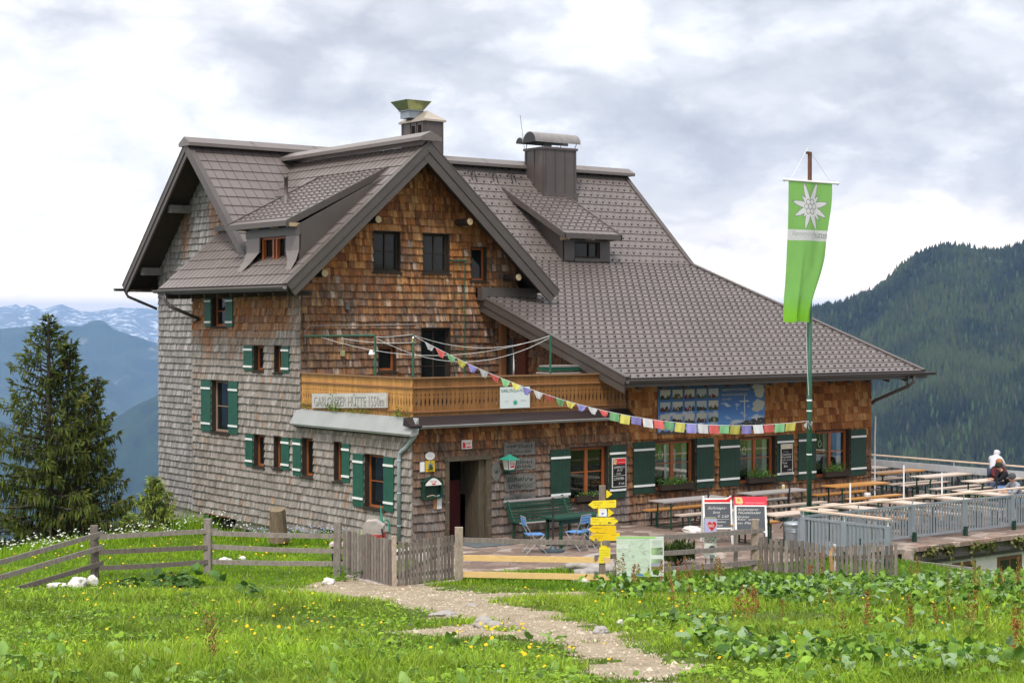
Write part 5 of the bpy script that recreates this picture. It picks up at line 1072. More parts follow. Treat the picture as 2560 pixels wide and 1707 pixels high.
mb = MB(); mb.add([(.03, -.028, .62), (.13, -.028, .60), (.15, -.028, .73), (.04, -.028, .755)], [(0, 1, 2, 3)], c=(.6, .45, .25)); mb.add([(.06, -.029, .67), (.10, -.029, .67), (.11, -.029, .72), (.07, -.029, .72)], [(0, 1, 2, 3)], c=(.35, .3, .1)); mb.add([(.03, -.028, .30), (.46, -.028, .31), (.46, -.028, .318), (.03, -.028, .308)], [(0, 1, 2, 3)], c=CH); mb.build('picture', VCOL, t_)
menu('menu_board', 'tall narrow black menu board with a cream top on the shutter of the middle window', 12.73, 13.22, .95, 1.79, (.62, .58, .45), .14, (.58, .55, .48),
     [('Unser', .10, .60, .24, .05, (.25, .25, .25), .3), ('Kaiserschmarrn', .05, .515, .38, .06, CH, .2), ('Fruchtsaft', .04, .44, .38, .055, CH, .2), ('Kaffee Kuchen', .04, .355, .40, .055, (.4, .4, .4), .3), ('Torte', .05, .27, .2, .055, CH, .3), ('Eis', .12, .17, .16, .06, CH, .1), ('2,20', .26, .06, .17, .055, CH, .1), ('Getränke', .05, .745, .18, .03, (.4, .36, .26), 0), ('ö', .38, .735, .05, .06, (.4, .12, .1), 0)])
# large photo banner under the eave
bn = thing('photo_banner', (7.99, -.06, 2.26), 'wide blue banner with rows of small photos and a summit cross under the long eave', 'banner')
BNM = bpy.data.materials.new('banner_print'); BNM.use_nodes = True; t = BNM.node_tree; t.nodes.clear(); l = t.links.new
o = N(t, 'ShaderNodeOutputMaterial'); pbs = N(t, 'ShaderNodeBsdfPrincipled'); tc = N(t, 'ShaderNodeTexCoord'); sp = N(t, 'ShaderNodeSeparateXYZ'); l(tc.outputs['Object'], sp.inputs[0])
cr = N(t, 'ShaderNodeValToRGB'); l(mth('DIVIDE', sp.outputs[2], 1.3, nt=t), cr.inputs[0]); e = cr.color_ramp.elements; e[0].color = (.12, .30, .62, 1); e[1].color = (.008, .045, .11, 1); k_ = e.new(.45); k_.color = (.035, .14, .42, 1)
nz_ = N(t, 'ShaderNodeTexNoise'); nz_.inputs['Scale'].default_value = 2.2; nz_.inputs['Detail'].default_value = 6; mpp = N(t, 'ShaderNodeMapping'); mpp.inputs['Scale'].default_value = (1, 1, 2.2); l(tc.outputs['Object'], mpp.inputs[0]); l(mpp.outputs[0], nz_.inputs['Vector'])
low_ = mth('SUBTRACT', .78, sp.outputs[2], nt=t); cf = mth('MULTIPLY', mth('ADD', mth('MULTIPLY', low_, .20, nt=t), mth('SUBTRACT', nz_.outputs[0], .60, nt=t), nt=t), 9.0, nt=t, clamp=True)
mx = N(t, 'ShaderNodeMix', data_type='RGBA'); l(cf, mx.inputs[0]); l(cr.outputs[0], mx.inputs[6]); mx.inputs[7].default_value = (.45, .50, .55, 1); l(mx.outputs[2], pbs.inputs['Base Color']); pbs.inputs['Roughness'].default_value = .45; l(pbs.outputs[0], o.inputs[0])
mb = MB(); mb.box((0, -.01, 0), (4.13, 0, 1.30)); mb.build('print', BNM, bn)
mb = MB(); r_ = random.Random(4)
for row in range(3):
    for col in range(5):
        x0 = .08+col*.455; z0 = .94-row*.335; w_, h_ = .375, .265; mb.add([(x0, -.014, z0), (x0+w_, -.014, z0), (x0+w_, -.014, z0+h_), (x0, -.014, z0+h_)], [(0, 1, 2, 3)], c=r_.choice([(.42, .44, .38), (.35, .4, .42), (.45, .45, .42)]))
        n = 7; xs = [x0+w_*k/n for k in range(n+1)]; hs = [h_*r_.uniform(.15, .6) for _ in xs]
        mb.add([(x, -.016, z0) for x in xs]+[(x, -.016, z0+h) for x, h in zip(xs, hs)], [(k, k+1, n+2+k, n+1+k) for k in range(n)], c=r_.choice([(.03, .05, .03), (.05, .04, .04), (.06, .09, .03), (.04, .04, .05)]))
        for q in range(5): xa = x0+r_.uniform(.05, .3); mb.add([(xa, -.018, z0+.02), (xa+.03, -.018, z0+.02), (xa+.03, -.018, z0+r_.uniform(.06, .15)), (xa, -.018, z0+r_.uniform(.06, .15))], [(0, 1, 2, 3)], c=r_.choice([(.4, .4, .35), (.02, .02, .02), (.35, .03, .03), (.1, .15, .08)]))
mb.build('small_photos', VCOL, bn)
mb = MB()
n = 46; xs = [1.6+2.53*k/n for k in range(n+1)]; hs = [.02+.30*(k/n)**1.2*(.8+.4*r_.random())+.03*r_.random() for k in range(n+1)]; hs = [min(h, .34) for h in hs]
mb.add([(x, -.014, 0.002) for x in xs]+[(x, -.014, h) for x, h in zip(xs, hs)], [(k, k+1, n+2+k, n+1+k) for k in range(n)], c=(.05, .05, .055))
for q in range(160): x = r_.uniform(1.7, 4.1); hm = .02+.28*((x-1.6)/2.5)**1.2; z = r_.uniform(.0, hm); s_ = r_.uniform(.01, .035); mb.add([(x, -.0155, z), (x+s_, -.0155, z+s_*.3), (x+s_*.6, -.0155, z+s_), (x-s_*.4, -.0155, z+s_*.7)], [(0, 1, 2, 3)], c=jit((.32, .32, .33), .4))
n = 20; xs = [.0+1.2*k/n for k in range(n+1)]; mb.add([(x, -.014, .002) for x in xs]+[(x, -.014, .03+.09*r_.random()) for x in xs], [(k, k+1, n+2+k, n+1+k) for k in range(n)], c=(.07, .07, .075))
for iq, (cx_, cz_, rx, rz_) in enumerate(((3.90, 1.08, .20, .18), (3.83, 1.22, .25, .07), (3.88, .70, .24, .15), (3.78, .58, .18, .08))):
    mb.add([(cx_, -.0125-.0006*iq, cz_)]+[(min(4.12, cx_+rx*math.cos(a)*(1+.12*math.sin(5*a))), -.0125-.0006*iq, min(1.29, cz_+rz_*math.sin(a)*(1+.12*math.sin(4*a)))) for a in np.linspace(0, 2*math.pi, 25)[:-1]], [(0, k+1, (k+1) % 24+1) for k in range(24)], c=(.36, .38, .33))
mb.box((3.29, -.016, .26), (3.325, -.012, .98), c=(.42, .45, .45)); mb.box((3.12, -.017, .80), (3.48, -.013, .835), c=(.42, .45, .45)); mb.build('summit_picture', VCOL, bn)
mb = MB()
for tx, z, ww in (('NEUERRICHTUNG GIPFELKREUZ', 1.12, 1.08), ('AM GROSSEN DONNERKOGEL', .98, 1.0), ('30. JUNI 2010', .85, .36)): add_text(mb, tx, (2.42, -.014, z), (1, 0, 0), (0, 0, 1), width=ww, height=.07, c=(.42, .42, .42))
mb.build('lettering', VCOL, bn)

# flower boxes
for i, (x0, x1, lb_, n) in enumerate(((5.05, 6.1, 'flower box with thin green seedlings in the window right of the door', 120), (8.0, 9.2, 'dark flower box with leafy herbs, in the leftmost window of the long wing', 620), (11.35, 12.4, 'flower box with tall leafy herbs, in the middle window of the long wing', 620), (14.55, 15.6, 'flower box with feathery herbs, in the rightmost window', 520))):
    t_ = thing('flower_box', (x0, -.14, [.62, .74, .74, .74][i]), lb_, 'flower box', 'flower boxes in the front windows'); mb = MB(); w_ = x1-x0
    mb.box((0, -.09, 0), (w_, -.075, .16)); mb.box((0, .06, 0), (w_, .075, .16)); mb.box((0, -.075, 0), (.015, .06, .16)); mb.box((w_-.015, -.075, 0), (w_, .06, .16)); mb.box((0.015, -.075, 0), (w_-.015, .06, .13)); mb.build('box', DKWOOD, t_)
    leafclump('herbs', (w_*.45, 0, .14), n, (w_*.20, .06, [.04, .08, .12, .11][i]), .055, [(.06, .15, .03), (.10, .22, .04), (.14, .27, .05)], parent=t_, seed=40+i)
# ---------------------------------------------------------------- terrace
FZ = -.14
def beer_table(label, loc, top, group='beer garden tables on the terrace', rz=0, L_=2.3, W_=.60, H_=.76, name='beer_table', cat='table', legs=None, legm=None):
    t_ = thing(name, loc, label, cat, group, rz); legm = legm or BENCHG
    mb = MB(); n = 2 if name == 'beer_bench' else 4
    for i in range(n): mb.box((0, W_*i/n+.002, H_-.03), (L_, W_*(i+1)/n-.002, H_))
    mb.box((.02, .01, H_-.05), (L_-.02, .03, H_-.03)); mb.box((.02, W_-.03, H_-.05), (L_-.02, W_-.01, H_-.03)); mb.build('tabletop' if cat == 'table' else 'seat', top, t_)
    for x in (.30, L_-.30):
        mb = MB(); a = .04 if cat == 'table' else .02
        mb.beam((x, a, 0), (x, a, H_-.05), .035, .03); mb.beam((x, W_-a, 0), (x, W_-a, H_-.05), .035, .03); mb.beam((x, a, H_-.07), (x, W_-a, H_-.07), .03, .03); mb.beam((x, a, .08), (x, W_-a, .08), .03, .02)
        mb.beam((x, W_/2, H_-.08), (x+(.35 if x < 1 else -.35), W_/2, H_-.045), .02, .02); mb.beam((x, W_*.3, H_*.55), (x+(.30 if x < 1 else -.30), W_*.3, H_-.05), .016, .016); mb.build('leg_frame', legm, t_)
    return t_
BG = 'beer garden benches on the terrace'
DGL = mat('dark_leg_green', (.012, .05, .035), rough=.5)
T = [('grey beer table under the leftmost window of the long wing', 6.85, -1.55, TBLG, BENCHG), ('grey beer table under the middle window, with a candle jar', 10.12, -1.55, TBLG, DGL), ('orange beer table below the rightmost window', 13.52, -1.53, TBLO, DGL),
     ('orange beer table just past the right hut corner, before the far railing', 17.72, .55, TBLO, DGL), ('pale beer table in the middle of the terrace beside the far railing', 17.90, -1.15, TBLW, DGL), ('pale beer table where the people sit', 17.93, -3.05, TBLW, DGL), ('pale beer table hidden mostly behind the right corner of the hut', 17.6, 1.95, TBLW, DGL)]
for lb_, x, y, m, lm in T: beer_table(lb_, (x, y, FZ), m, legm=lm)
BN = [('orange beer bench against the wall under the leftmost window of the long wing', 7.05, -.75, TBLO), ('grey beer bench on the near side of the leftmost grey table', 6.92, -2.12, TBLW), ('grey beer bench against the wall under the middle window', 10.3, -.78, TBLG), ('grey beer bench on the near side of the table under the middle window', 10.32, -2.1, TBLW),
      ('orange beer bench against the wall under the rightmost window', 13.6, -.75, TBLO), ('orange beer bench on the near side of the table under the rightmost window', 13.55, -2.08, TBLO), ('pale beer bench farthest back by the hut corner', 17.9, 1.72, TBLW), ('pale beer bench behind the orange table past the hut corner', 17.9, 1.28, TBLW),
      ('pale beer bench between the orange table past the corner and the middle pale table', 17.85, .10, TBLW), ('pale beer bench behind the middle pale table', 17.9, -.45, TBLW), ('pale beer bench in front of the middle pale table', 17.75, -1.68, TBLW), ('pale beer bench behind the table where the people sit', 17.9, -2.38, TBLW), ('pale beer bench on which the person in black sits', 17.9, -3.62, TBLW)]
for lb_, x, y, m in BN: beer_table(lb_, (x, y, FZ), m, BG, L_=2.2, W_=.25, H_=.46, name='beer_bench', cat='bench', legm=DGL)
RT = [('leftmost', 9.75), ('second', 11.65), ('third', 13.5), ('fourth', 15.35)]
for i, (nm, x) in enumerate(RT):
    beer_table(f'pale crosswise beer table behind the near railing, {nm} from the left in its row', (x+.52, -6.35, FZ), TBLW, rz=math.pi/2, L_=2.0, W_=.55, legm=BENCHG)
    for dx, lbx in ((-.42, 'left'), (.72, 'right')):
        beer_table(f'pale beer bench {lbx} of the {nm} crosswise table behind the near railing', (x+dx, -6.3, FZ), TBLW if i != 1 else TBLO, BG, rz=math.pi/2, L_=1.95, W_=.25, H_=.46, name='beer_bench', cat='bench', legm=DGL)
beer_table('pale beer table at the near corner of the railing beside the trash can', (6.9, -5.55, FZ), TBLW, L_=2.2, legm=BENCHG)
beer_table('small orange beer bench between the sandwich board and the trash can', (6.55, -4.55, FZ), TBLO, BG, L_=1.5, W_=.25, H_=.46, name='beer_bench', cat='bench', legm=DGL)
def cup(label, loc, c, h=.12, r=.045, cat='jar', name='candle_jar'):
    t_ = thing(name, loc, label, cat); mb = MB(); mb.lathe([(0, 0), (r, 0), (r*1.1, h*.7), (r*.9, h), (0, h)], (0, 0, 0), 12); mb.build('jar_body', mat(name+'_glass%d' % len(MATS), c, rough=.3), t_); mb = MB(); mb.lathe([(r*.95, h-.01), (r*.95, h+.015), (0, h+.015)], (0, 0, 0), 12); mb.build('lid', WHITE, t_)
cup('yellowish candle jar on the grey table under the middle window', (11.75, -1.15, FZ+.765), (.5, .45, .25))
cup('small white pot on the orange table below the rightmost window', (14.3, -2.0, FZ+.47), (.6, .6, .6), .10, .09, 'pot', 'white_pot')
# umbrella stands without umbrellas
def stand(label, loc, h, m, base=True, r=.022, head=True, group=None):
    t_ = thing('umbrella_stand', loc, label, 'umbrella stand', group); mb = MB(); mb.tube([(0, 0, .05), (0, 0, h)], r, 8)
    if head: mb.tube([(0, 0, h-.10), (0, 0, h)], r*1.6, 8); mb.tube([(0, 0, h-.28), (.05, 0, h-.26)], r*.7, 6)
    mb.build('pole', m, t_)
    if base: mb = MB(); mb.lathe([(0, 0), (.27, 0), (.27, .045), (.10, .07), (.05, .14), (0, .14)], (0, 0, 0), 24); mb.build('base', mat('stand_base', (.05, .07, .08), rough=.5) if 'stand_base' not in MATS else MATS['stand_base'], t_)
stand('black umbrella pole on a round base in front of the green table', (2.07, -2.9, FZ), 1.28, BLACKM)
stand('leaning black umbrella pole behind the left sandwich board', (7.1, -2.96, FZ), 1.30, BLACKM); stand('short black umbrella pole at the grey table under the middle window', (11.2, -1.9, FZ), 1.12, BLACKM); stand('black umbrella pole left of the table where the people sit', (17.9, -3.75, FZ), 1.1, BLACKM)
for lb_, px_, x, y, h in (('leftmost', 0, 10.45, -4.75, 1.28), ('middle', 0, 12.75, -4.6, 1.62), ('rightmost', 0, 13.65, -5.15, 1.42)): stand(f'thin white umbrella pole on the terrace, {lb_} of three', (x, y, FZ), h, WHITE, r=.024, head=False, group='white umbrella poles')
# railings
def railing(name, label, a, b, posts, H_=.92, wood=1.10, lift=.10, woodside=0, both=None, cat='railing', thick=.06):
    a = Vector((a[0], a[1], FZ)); b = Vector((b[0], b[1], FZ)); d = b-a; L_ = d.length; u = d.normalized(); t_ = thing(name, tuple(a), label, cat); rz = math.atan2(u.y, u.x); t_.rotation_euler = (0, 0, rz)
    mb = MB(); mb.box((0, -.03, H_-.05), (L_, .03, H_)); mb.build('top_rail', GALV, t_); mb = MB(); mb.box((0, -.02, lift), (L_, .02, lift+.05)); mb.build('bottom_rail', GALV, t_)
    mb = MB(); n = int(L_/.108)
    for i in range(n): 
        x = (i+.5)*L_/n; mb.box((x-.026, -.010, lift+.05), (x+.026, .010, H_-.05))
    mb.build('balusters', GALV, t_)
    for i in range(posts+1):
        x = L_*i/posts; mb = MB(); w_ = .075
        mb.box((x-w_, -.035, .16), (x+w_, .035, H_+.002)); mb.build('post', GALV, t_); mb = MB(); mb.box((x-.045, -.10, -.16), (x+.045, -.02, .24)); mb.build('post_foot', GREEND, t_)
        mb = MB(); mb.box((x-.012, -.012, H_), (x+.012, .012, wood-.03)); mb.build('bracket', WHITE, t_)
    mb = MB(); mb.box((-.25, -.07, wood-.035), (L_+.05, .07, wood)); mb.build('handrail', RAILW, t_)
    return t_
railing('terrace_railing', 'long grey metal railing with a pale wooden handrail along the near edge of the terrace', (6.35, -6.85), (20.35, -6.9), 7)
railing('terrace_railing', 'short grey metal railing with a pale wooden handrail beside the flagpole, running towards the viewer', (6.22, -7.05), (6.36, -9.45), 2)
fr_ = railing('terrace_railing', 'grey metal railing along the far edge of the terrace in front of the forest', (20.05, 12.5), (20.4, -6.8), 6)
mb = MB(); mb.box((0, -.05, .72), (19.3, .10, .93)); mb.build('planter_trough', mat('light_grey_trough', (.42, .44, .47), rough=.5), fr_)
mb = MB()
for i in range(96): mb.box((.1+i*.2, .06, .1), (.19+i*.2, .075, .75))
mb.build('dark_battens', mat('batten', (.13, .12, .11), rough=.8), fr_)
t_ = thing('corner_wire', (EX+.12, -.08, FZ), 'thin white conduit up the right corner of the hut', 'conduit'); mb = MB(); mb.tube([(0, 0, 0), (0, 0, 1.9), (.03, 0, 2.6)], .022, 6); mb.build('conduit', WHITE, t_)
# terrace slab and the building under it
mb = MB(); r_ = random.Random(3)
mb.box((8.6, -7.55, -.30), (20.8, -6.8, -.162), c=(.16, .13, .11)); mb.box((20.3, -6.8, -.30), (20.8, 13, -.162), c=(.16, .13, .11)); 
x = 8.6
while x < 20.7:
    w_ = r_.uniform(.25, .6); mb.box((x+.01, -7.60-r_.uniform(0, .05), -.25), (x+w_-.01, -7.2, -.135-r_.uniform(0, .012)), c=jit(r_.choice([(.30, .20, .16), (.36, .28, .23), (.25, .18, .14)]), .2)); x += w_
tag(mb.build('terrace_edge', mat('edge_stone', rough=.9, var=.3, nscale=9, attr=True, bump=.5)), kind='structure')
lbld = thing('lower_building', (8.7, -7.4, -3.2), 'white walled lower building with brown windows under the terrace', 'building')
mb = MB(); mb.box((.1, .02, 0), (12, 14, 2.62)); mb.build('wall', WHITE2, lbld)
MOSS = mat('mossy_concrete', (.105, .095, .075), rough=.95, var=.4, nscale=4, dirt=(.05, .065, .02, .8), dscale=2.5, bump=.6)
mb = MB(); mb.box((-.3, -.16, 2.66), (12.1, 14, 2.95)); mb.build('slab', MOSS, lbld)
mb = MB(); mb.box((-.3, -.22, 2.70), (12.1, -.165, 2.78)); mb.box((-.3, -.14, 2.60), (12.1, .0, 2.657)); mb.build('gutter', DKG, lbld)
for x0, x1 in ((2.55, 3.45), (4.35, 5.35), (7, 8)):
    mb = MB(); mb.box((x0, -.01, 1.45), (x0+.09, .04, 2.50)); mb.box((x1-.09, -.01, 1.45), (x1, .04, 2.50)); mb.box((x0+.09, -.01, 2.41), (x1-.09, .04, 2.50)); mb.box((x0+.09, -.01, 1.45), (x1-.09, .04, 1.54)); mb.box(((x0+x1)/2-.04, -.005, 1.54), ((x0+x1)/2+.04, .04, 2.41)); f_ = mb.build('window', mat('brown_window', (.16, .07, .025), rough=.5) if 'brown_window' not in MATS else MATS['brown_window'], lbld)
    mb = MB(); mb.box((x0+.02, .003, 1.47), (x1-.02, .012, 2.48)); mb.build('pane', mat('dark_glass', (.02, .025, .02), rough=.08, spec=.6, var=.02) if 'dark_glass' not in MATS else MATS['dark_glass'], f_)
for i in range(9):
    x = 9.2+i*.85+random.uniform(-.2, .2); o = leafclump('edge_grass_tuft', (x, -7.62, -.17), 90, (.12, .02, -.12), .12, [(.12, .14, .03), (.2, .18, .07), (.08, .11, .02)], seed=60+i, gravity=.9); tag(o, f'dry grass tuft over the stone edge of the terrace, {["leftmost","second","third","fourth","fifth","sixth","seventh","eighth","rightmost"][i]} from the left', 'grass', 'grass tufts on the terrace edge')

# green bench, green table, blue chairs by the door
t_ = thing('green_bench', (1.35, -2.0, FZ), 'long green slatted garden bench against the wall right of the door', 'bench'); t_.rotation_euler = (0, 0, .0); t_.location = (2.62, -.98, FZ)
Lb = 2.1
for i in range(7): mb = MB(); z = .49+.070*i; y = .52+.038*i; mb.box((0, y, z), (Lb, y+.025, z+.048)); mb.build('back_slat', BENCHG if i < 6 else TBLG, t_)
for i in range(5): mb = MB(); y = .04+i*.095; mb.box((0, y, .43+.00*i), (Lb, y+.075, .455)); mb.build('seat_slat', BENCHG if i else TBLG, t_)
for x in (.12, Lb-.18):
    mb = MB(); mb.beam((x, .06, 0), (x, .06, .43), .05, .05); mb.beam((x, .50, 0), (x, .48, .45), .05, .05); mb.beam((x, .05, .40), (x, .52, .40), .05, .05); mb.beam((x, .50, .42), (x, .80, .98), .05, .05); mb.build('leg_frame', BENCHG, t_)
t_ = thing('green_table', (2.45, -2.65, FZ), 'dark green wooden table in front of the green bench', 'table'); 
mb = MB(); mb.prism([(0, 0, .70), (1.55, 0, .70), (1.62, .04, .70), (1.62, .66, .70), (1.55, .70, .70), (0, .70, .70), (-.06, .66, .70), (-.06, .04, .70)], (0, 0, .045)); mb.build('tabletop', BENCHG, t_)
for x in (.12, 1.38):
    for y in (.08, .60): mb = MB(); mb.box((x, y, 0), (x+.065, y+.065, .68)); mb.build('leg', BENCHG, t_)
mb = MB(); mb.box((.1, .10, .58), (1.44, .12, .70)); mb.box((.1, .60, .58), (1.44, .62, .70)); mb.build('apron', BENCHG, t_)
BLUE = mat('blue_slats', (.13, .30, .62), rough=.45, var=.12, nscale=6); CHROME = mat('chair_tube', (.30, .31, .32), rough=.5, metal=.3)
def chair(loc, rz, label):
    t_ = thing('folding_chair', loc, label, 'chair', 'blue folding chairs at the green table', rz)
    mb = MB()
    for i in range(4): mb.box((-.20, -.20+i*.105, .435), (.20, -.11+i*.105, .452))
    mb.build('seat', BLUE, t_); mb = MB()
    for i in range(3): mb.box((-.20, .245+i*.012, .66+i*.065), (.20, .258+i*.012, .712+i*.065))
    mb.build('backrest', BLUE, t_)
    for s in (-1, 1):
        mb = MB(); mb.tube([(s*.21, -.24, 0), (s*.21, .10, .42), (s*.21, .24, .66), (s*.20, .28, .86)], .012, 6); mb.build('leg', CHROME, t_); mb = MB(); mb.tube([(s*.19, .24, 0), (s*.19, -.19, .43)], .012, 6); mb.build('leg', CHROME, t_)
    mb = MB(); mb.tube([(-.19, .20, .05), (.19, .20, .05)], .010, 5); mb.tube([(-.21, -.20, .06), (.21, -.20, .06)], .010, 5); mb.tube([(-.20, .28, .86), (.20, .28, .86)], .012, 5); mb.build('stretcher', CHROME, t_)
chair((1.62, -2.75, FZ), R(68), 'blue folding chair nearest the door, at the left end of the green table'); chair((2.72, -3.0, FZ), R(-165), 'blue folding chair in front of the green table, left of the yellow signpost'); chair((3.30, -2.95, FZ), R(-172), 'blue folding chair in front of the green table, half hidden behind the yellow signpost')
# door mat
mb = MB(); mb.box((1.0, -1.3, FZ+.003), (2.3, -.25, FZ+.02)); tag(mb.build('door_mat', mat('mat_grey', (.10, .115, .12), rough=.95, var=.2)), 'dark grey mat on the paving before the entrance', 'mat')

# sandwich boards
def aboard(x0, y0, x1, y1, label, head, lines, topstyle):
    a = Vector((x0, y0, FZ)); b = Vector((x1, y1, FZ)); w_ = (b-a).length; rz = math.atan2((b-a).y, (b-a).x); t_ = thing('sandwich_board', tuple(a), label, 'sandwich board', None, rz); t_.scale = (1, 1, .87); H_ = 1.32; ln = .24
    for s, nm in ((1, 'front_frame'), (-1, 'rear_frame')):
        mb = MB(); off = 0 if s > 0 else .62; Y = lambda z: (ln*z/H_) if s > 0 else (.55-ln*z/H_)
        for x in (0, w_-.045): mb.prism([(x, Y(0), 0), (x+.045, Y(0), 0), (x+.045, Y(H_), H_), (x, Y(H_), H_)], (0, .03, 0))
        for z in (.40, H_-.21): mb.prism([(.045, Y(z)-.001, z), (w_-.045, Y(z)-.001, z), (w_-.045, Y(z+.04), z+.04), (.045, Y(z+.04), z+.04)], (0, .028, 0))
        fr = mb.build(nm, WHITE, t_)
        mb = MB(); mb.prism([(.045, Y(.44)+.008, .44), (w_-.045, Y(.44)+.008, .44), (w_-.045, Y(H_-.21)+.008, H_-.21), (.045, Y(H_-.21)+.008, H_-.21)], (0, .012, 0)); mb.build('slate', mat('slate_board', (.075, .085, .10), rough=.6, var=.15, nscale=3) if 'slate_board' not in MATS else MATS['slate_board'], t_)
    U = Vector((1, 0, 0)); Vv = Vector((0, ln, H_)).normalized(); P = lambda x, z: Vector((x, ln*z/H_-.004, z))
    mb = MB()
    if topstyle == 0:
        mb.prism([P(.045, H_-.17), P(w_-.045, H_-.17), P(w_-.045, H_-.10), P(.045, H_-.10)], (0, .02, 0), c=(.65, .02, .02)); mb.prism([P(.045, H_-.10), P(w_-.14, H_-.10), P(w_-.045, H_-.04), P(w_-.02, H_-.01), P(w_-.16, H_-.055), P(.045, H_-.06)], (0, .02, 0), c=(.75, .75, .74)); mb.prism([P(w_-.13, H_-.10), P(w_, H_-.10), P(w_, H_+.0), P(w_-.045, H_-.04)], (0, .02, 0), c=(.65, .03, .03))
    else:
        mb.prism([P(-.01, H_-.17), P(w_+.01, H_-.17), P(w_+.01, H_+.06), P(-.01, H_+.06)], (0, .03, 0), c=(.68, .05, .08)); q = [P(.03, H_-.12), P(.17, H_-.15), P(.21, H_-.09), P(.18, H_+.04), P(.02, H_+.05)]; mb.add([v+Vector((0, -.004, 0)) for v in q], [tuple(range(5))], c=(.62, .48, .22)); q = [P(.07, H_-.06), P(.14, H_-.07), P(.13, H_+.0), P(.07, H_+.01)]; mb.add([v+Vector((0, -.006, 0)) for v in q], [tuple(range(4))], c=(.6, .25, .05)); q = [P(.26, H_-.11), P(w_-.05, H_-.115), P(w_-.05, H_-.105), P(.26, H_-.10)]; mb.add([v+Vector((0, -.004, 0)) for v in q], [tuple(range(4))], c=(.8, .5, .5))
    mb.build('header', VCOL, t_); mb = MB()
    for (tx, x, z, ww, hh_, sh) in lines: add_text(mb, tx, P(x, z), U, Vv, width=ww, height=hh_, c=(.62, .62, .60), shear=sh)
    mb.build('lettering', VCOL, t_)
aboard(5.95, -4.0, 6.55, -4.42, 'white sandwich board with slate panel and a red and white curved top', 0, [('Schnaps-', .12, .93, .48, .10, .4), ('brot', .25, .83, .18, .08, .4), ('€ 2,60', .36, .71, .28, .09, .3), ('________', .10, .67, .55, .008, 0), ('verschiedene', .20, .575, .36, .065, .2), ('Kuchen', .16, .475, .32, .06, .2)], 0)
aboard(6.10, -4.95, 6.72, -5.42, 'white sandwich board with slate panel and a flat red top with a picture', 1, [('Bergknappen-', .08, .99, .52, .07, .3), ('Nudelsalat', .08, .91, .56, .07, .3), ('Grüner', .06, .80, .30, .065, .3), ('Käse- spätzle', .06, .72, .54, .065, .3), ('im Pfandl', .06, .63, .50, .06, .2), ('7.-', .46, .53, .12, .07, .2), ('4,20', .42, .45, .2, .06, .1)], 1)
# trash can
t_ = thing('trash_can', (7.42, -5.98, FZ), 'round galvanised trash can with a lid beside the flagpole', 'trash can'); mb = MB()
mb.lathe([(0, 0), (.20, 0), (.205, .01), (.235, .58), (.235, .60), (.225, .60)], (-.38, -.0, 0), 28)
for z in (.42, .45, .48): mb.lathe([(.236, z-.008), (.243, z), (.236, z+.008)], (-.38, 0, 0), 28)
CAN = mat('zinc', (.33, .37, .40), rough=.4, metal=.6, var=.1, nscale=5); mb.build('bin', CAN, t_, smooth=True); mb = MB(); mb.lathe([(.25, .57), (.255, .60), (.24, .635), (.12, .66), (0, .67)], (-.38, 0, 0), 28); mb.tube([(-.44, 0, .66), (-.42, 0, .70), (-.34, 0, .70), (-.32, 0, .66)], .008, 6); mb.build('lid', CAN, t_, smooth=True)

# heart column (vending box)
t_ = thing('vending_box', (2.74, -7.55, -.10), 'white coin vending box on two poles with a red heart picture above it', 'vending machine'); t_.rotation_euler = (0, 0, R(-38))
mb = MB(); mb.box((-.135, -.09, .28), (.135, .09, .60)); mb.build('box', mat('cream_box', (.66, .65, .58), rough=.4), t_)
mb = MB(); mb.lathe([(0, 0), (.07, 0), (.07, .02), (0, .02)], (0, 0, 0), 20); 
for v in range(len(mb.v)): x, y, z = mb.v[v]; mb.v[v] = (x+.03, -.09-z, .49+y)
mb.build('coin_dial', mat('dial_metal', (.35, .36, .34), rough=.25, metal=.8), t_)
mb = MB(); mb.box((-.02, -.105, .30), (.08, -.09, .36)); mb.build('delivery_flap', GALV, t_)
mb = MB(); mb.tube([(-.10, 0, -.1), (-.10, 0, .28)], .018, 8); mb.build('pole', GALV, t_); mb = MB(); mb.box((.0, -.03, -.1), (.06, .03, .28)); mb.build('pole', GALV, t_)
mb = MB(); r_ = random.Random(8); mb.box((-.13, -.08, .60), (.13, .08, .76), c=(.25, .28, .25))
for q in range(60): x, z = r_.uniform(-.12, .10), r_.uniform(.61, .74); s_ = r_.uniform(.01, .03); mb.add([(x, -.082, z), (x+s_, -.082, z+.003), (x+s_, -.082, z+s_*.8), (x, -.082, z+s_)], [(0, 1, 2, 3)], c=r_.choice([(.5, .5, .5), (.3, .06, .08), (.1, .2, .1), (.35, .3, .3), (.05, .1, .06)]))
mb.build('display_window', VCOL, t_)
mb = MB(); mb.box((-.135, -.09, .78), (.135, .09, 1.14), c=(.42, .40, .58)); mb.box((-.13, -.085, 1.14), (.13, .085, 1.155), c=(.2, .22, .12))
mb.box((-.04, -.02, .74), (.04, .02, .79), c=(.1, .1, .1)); mb.build('picture_panel', VCOL, t_)
mb = MB(); hp = [(.016*16*math.sin(a)**3/2*.95+.02, -.0935, .985+.016*(13*math.cos(a)-5*math.cos(2*a)-2*math.cos(3*a)-math.cos(4*a))/2*.95) for a in np.linspace(0, 2*math.pi, 41)[:-1]]; hp = [(x*.8+.01, y, z) for x, y, z in hp]
mb.add([(x*1.1, y+.0015, (z-.985)*1.1+.985) for x, y, z in hp], [tuple(range(40))], c=(.6, .5, .5)); mb.add(hp, [tuple(range(40))], c=(.50, .02, .03))
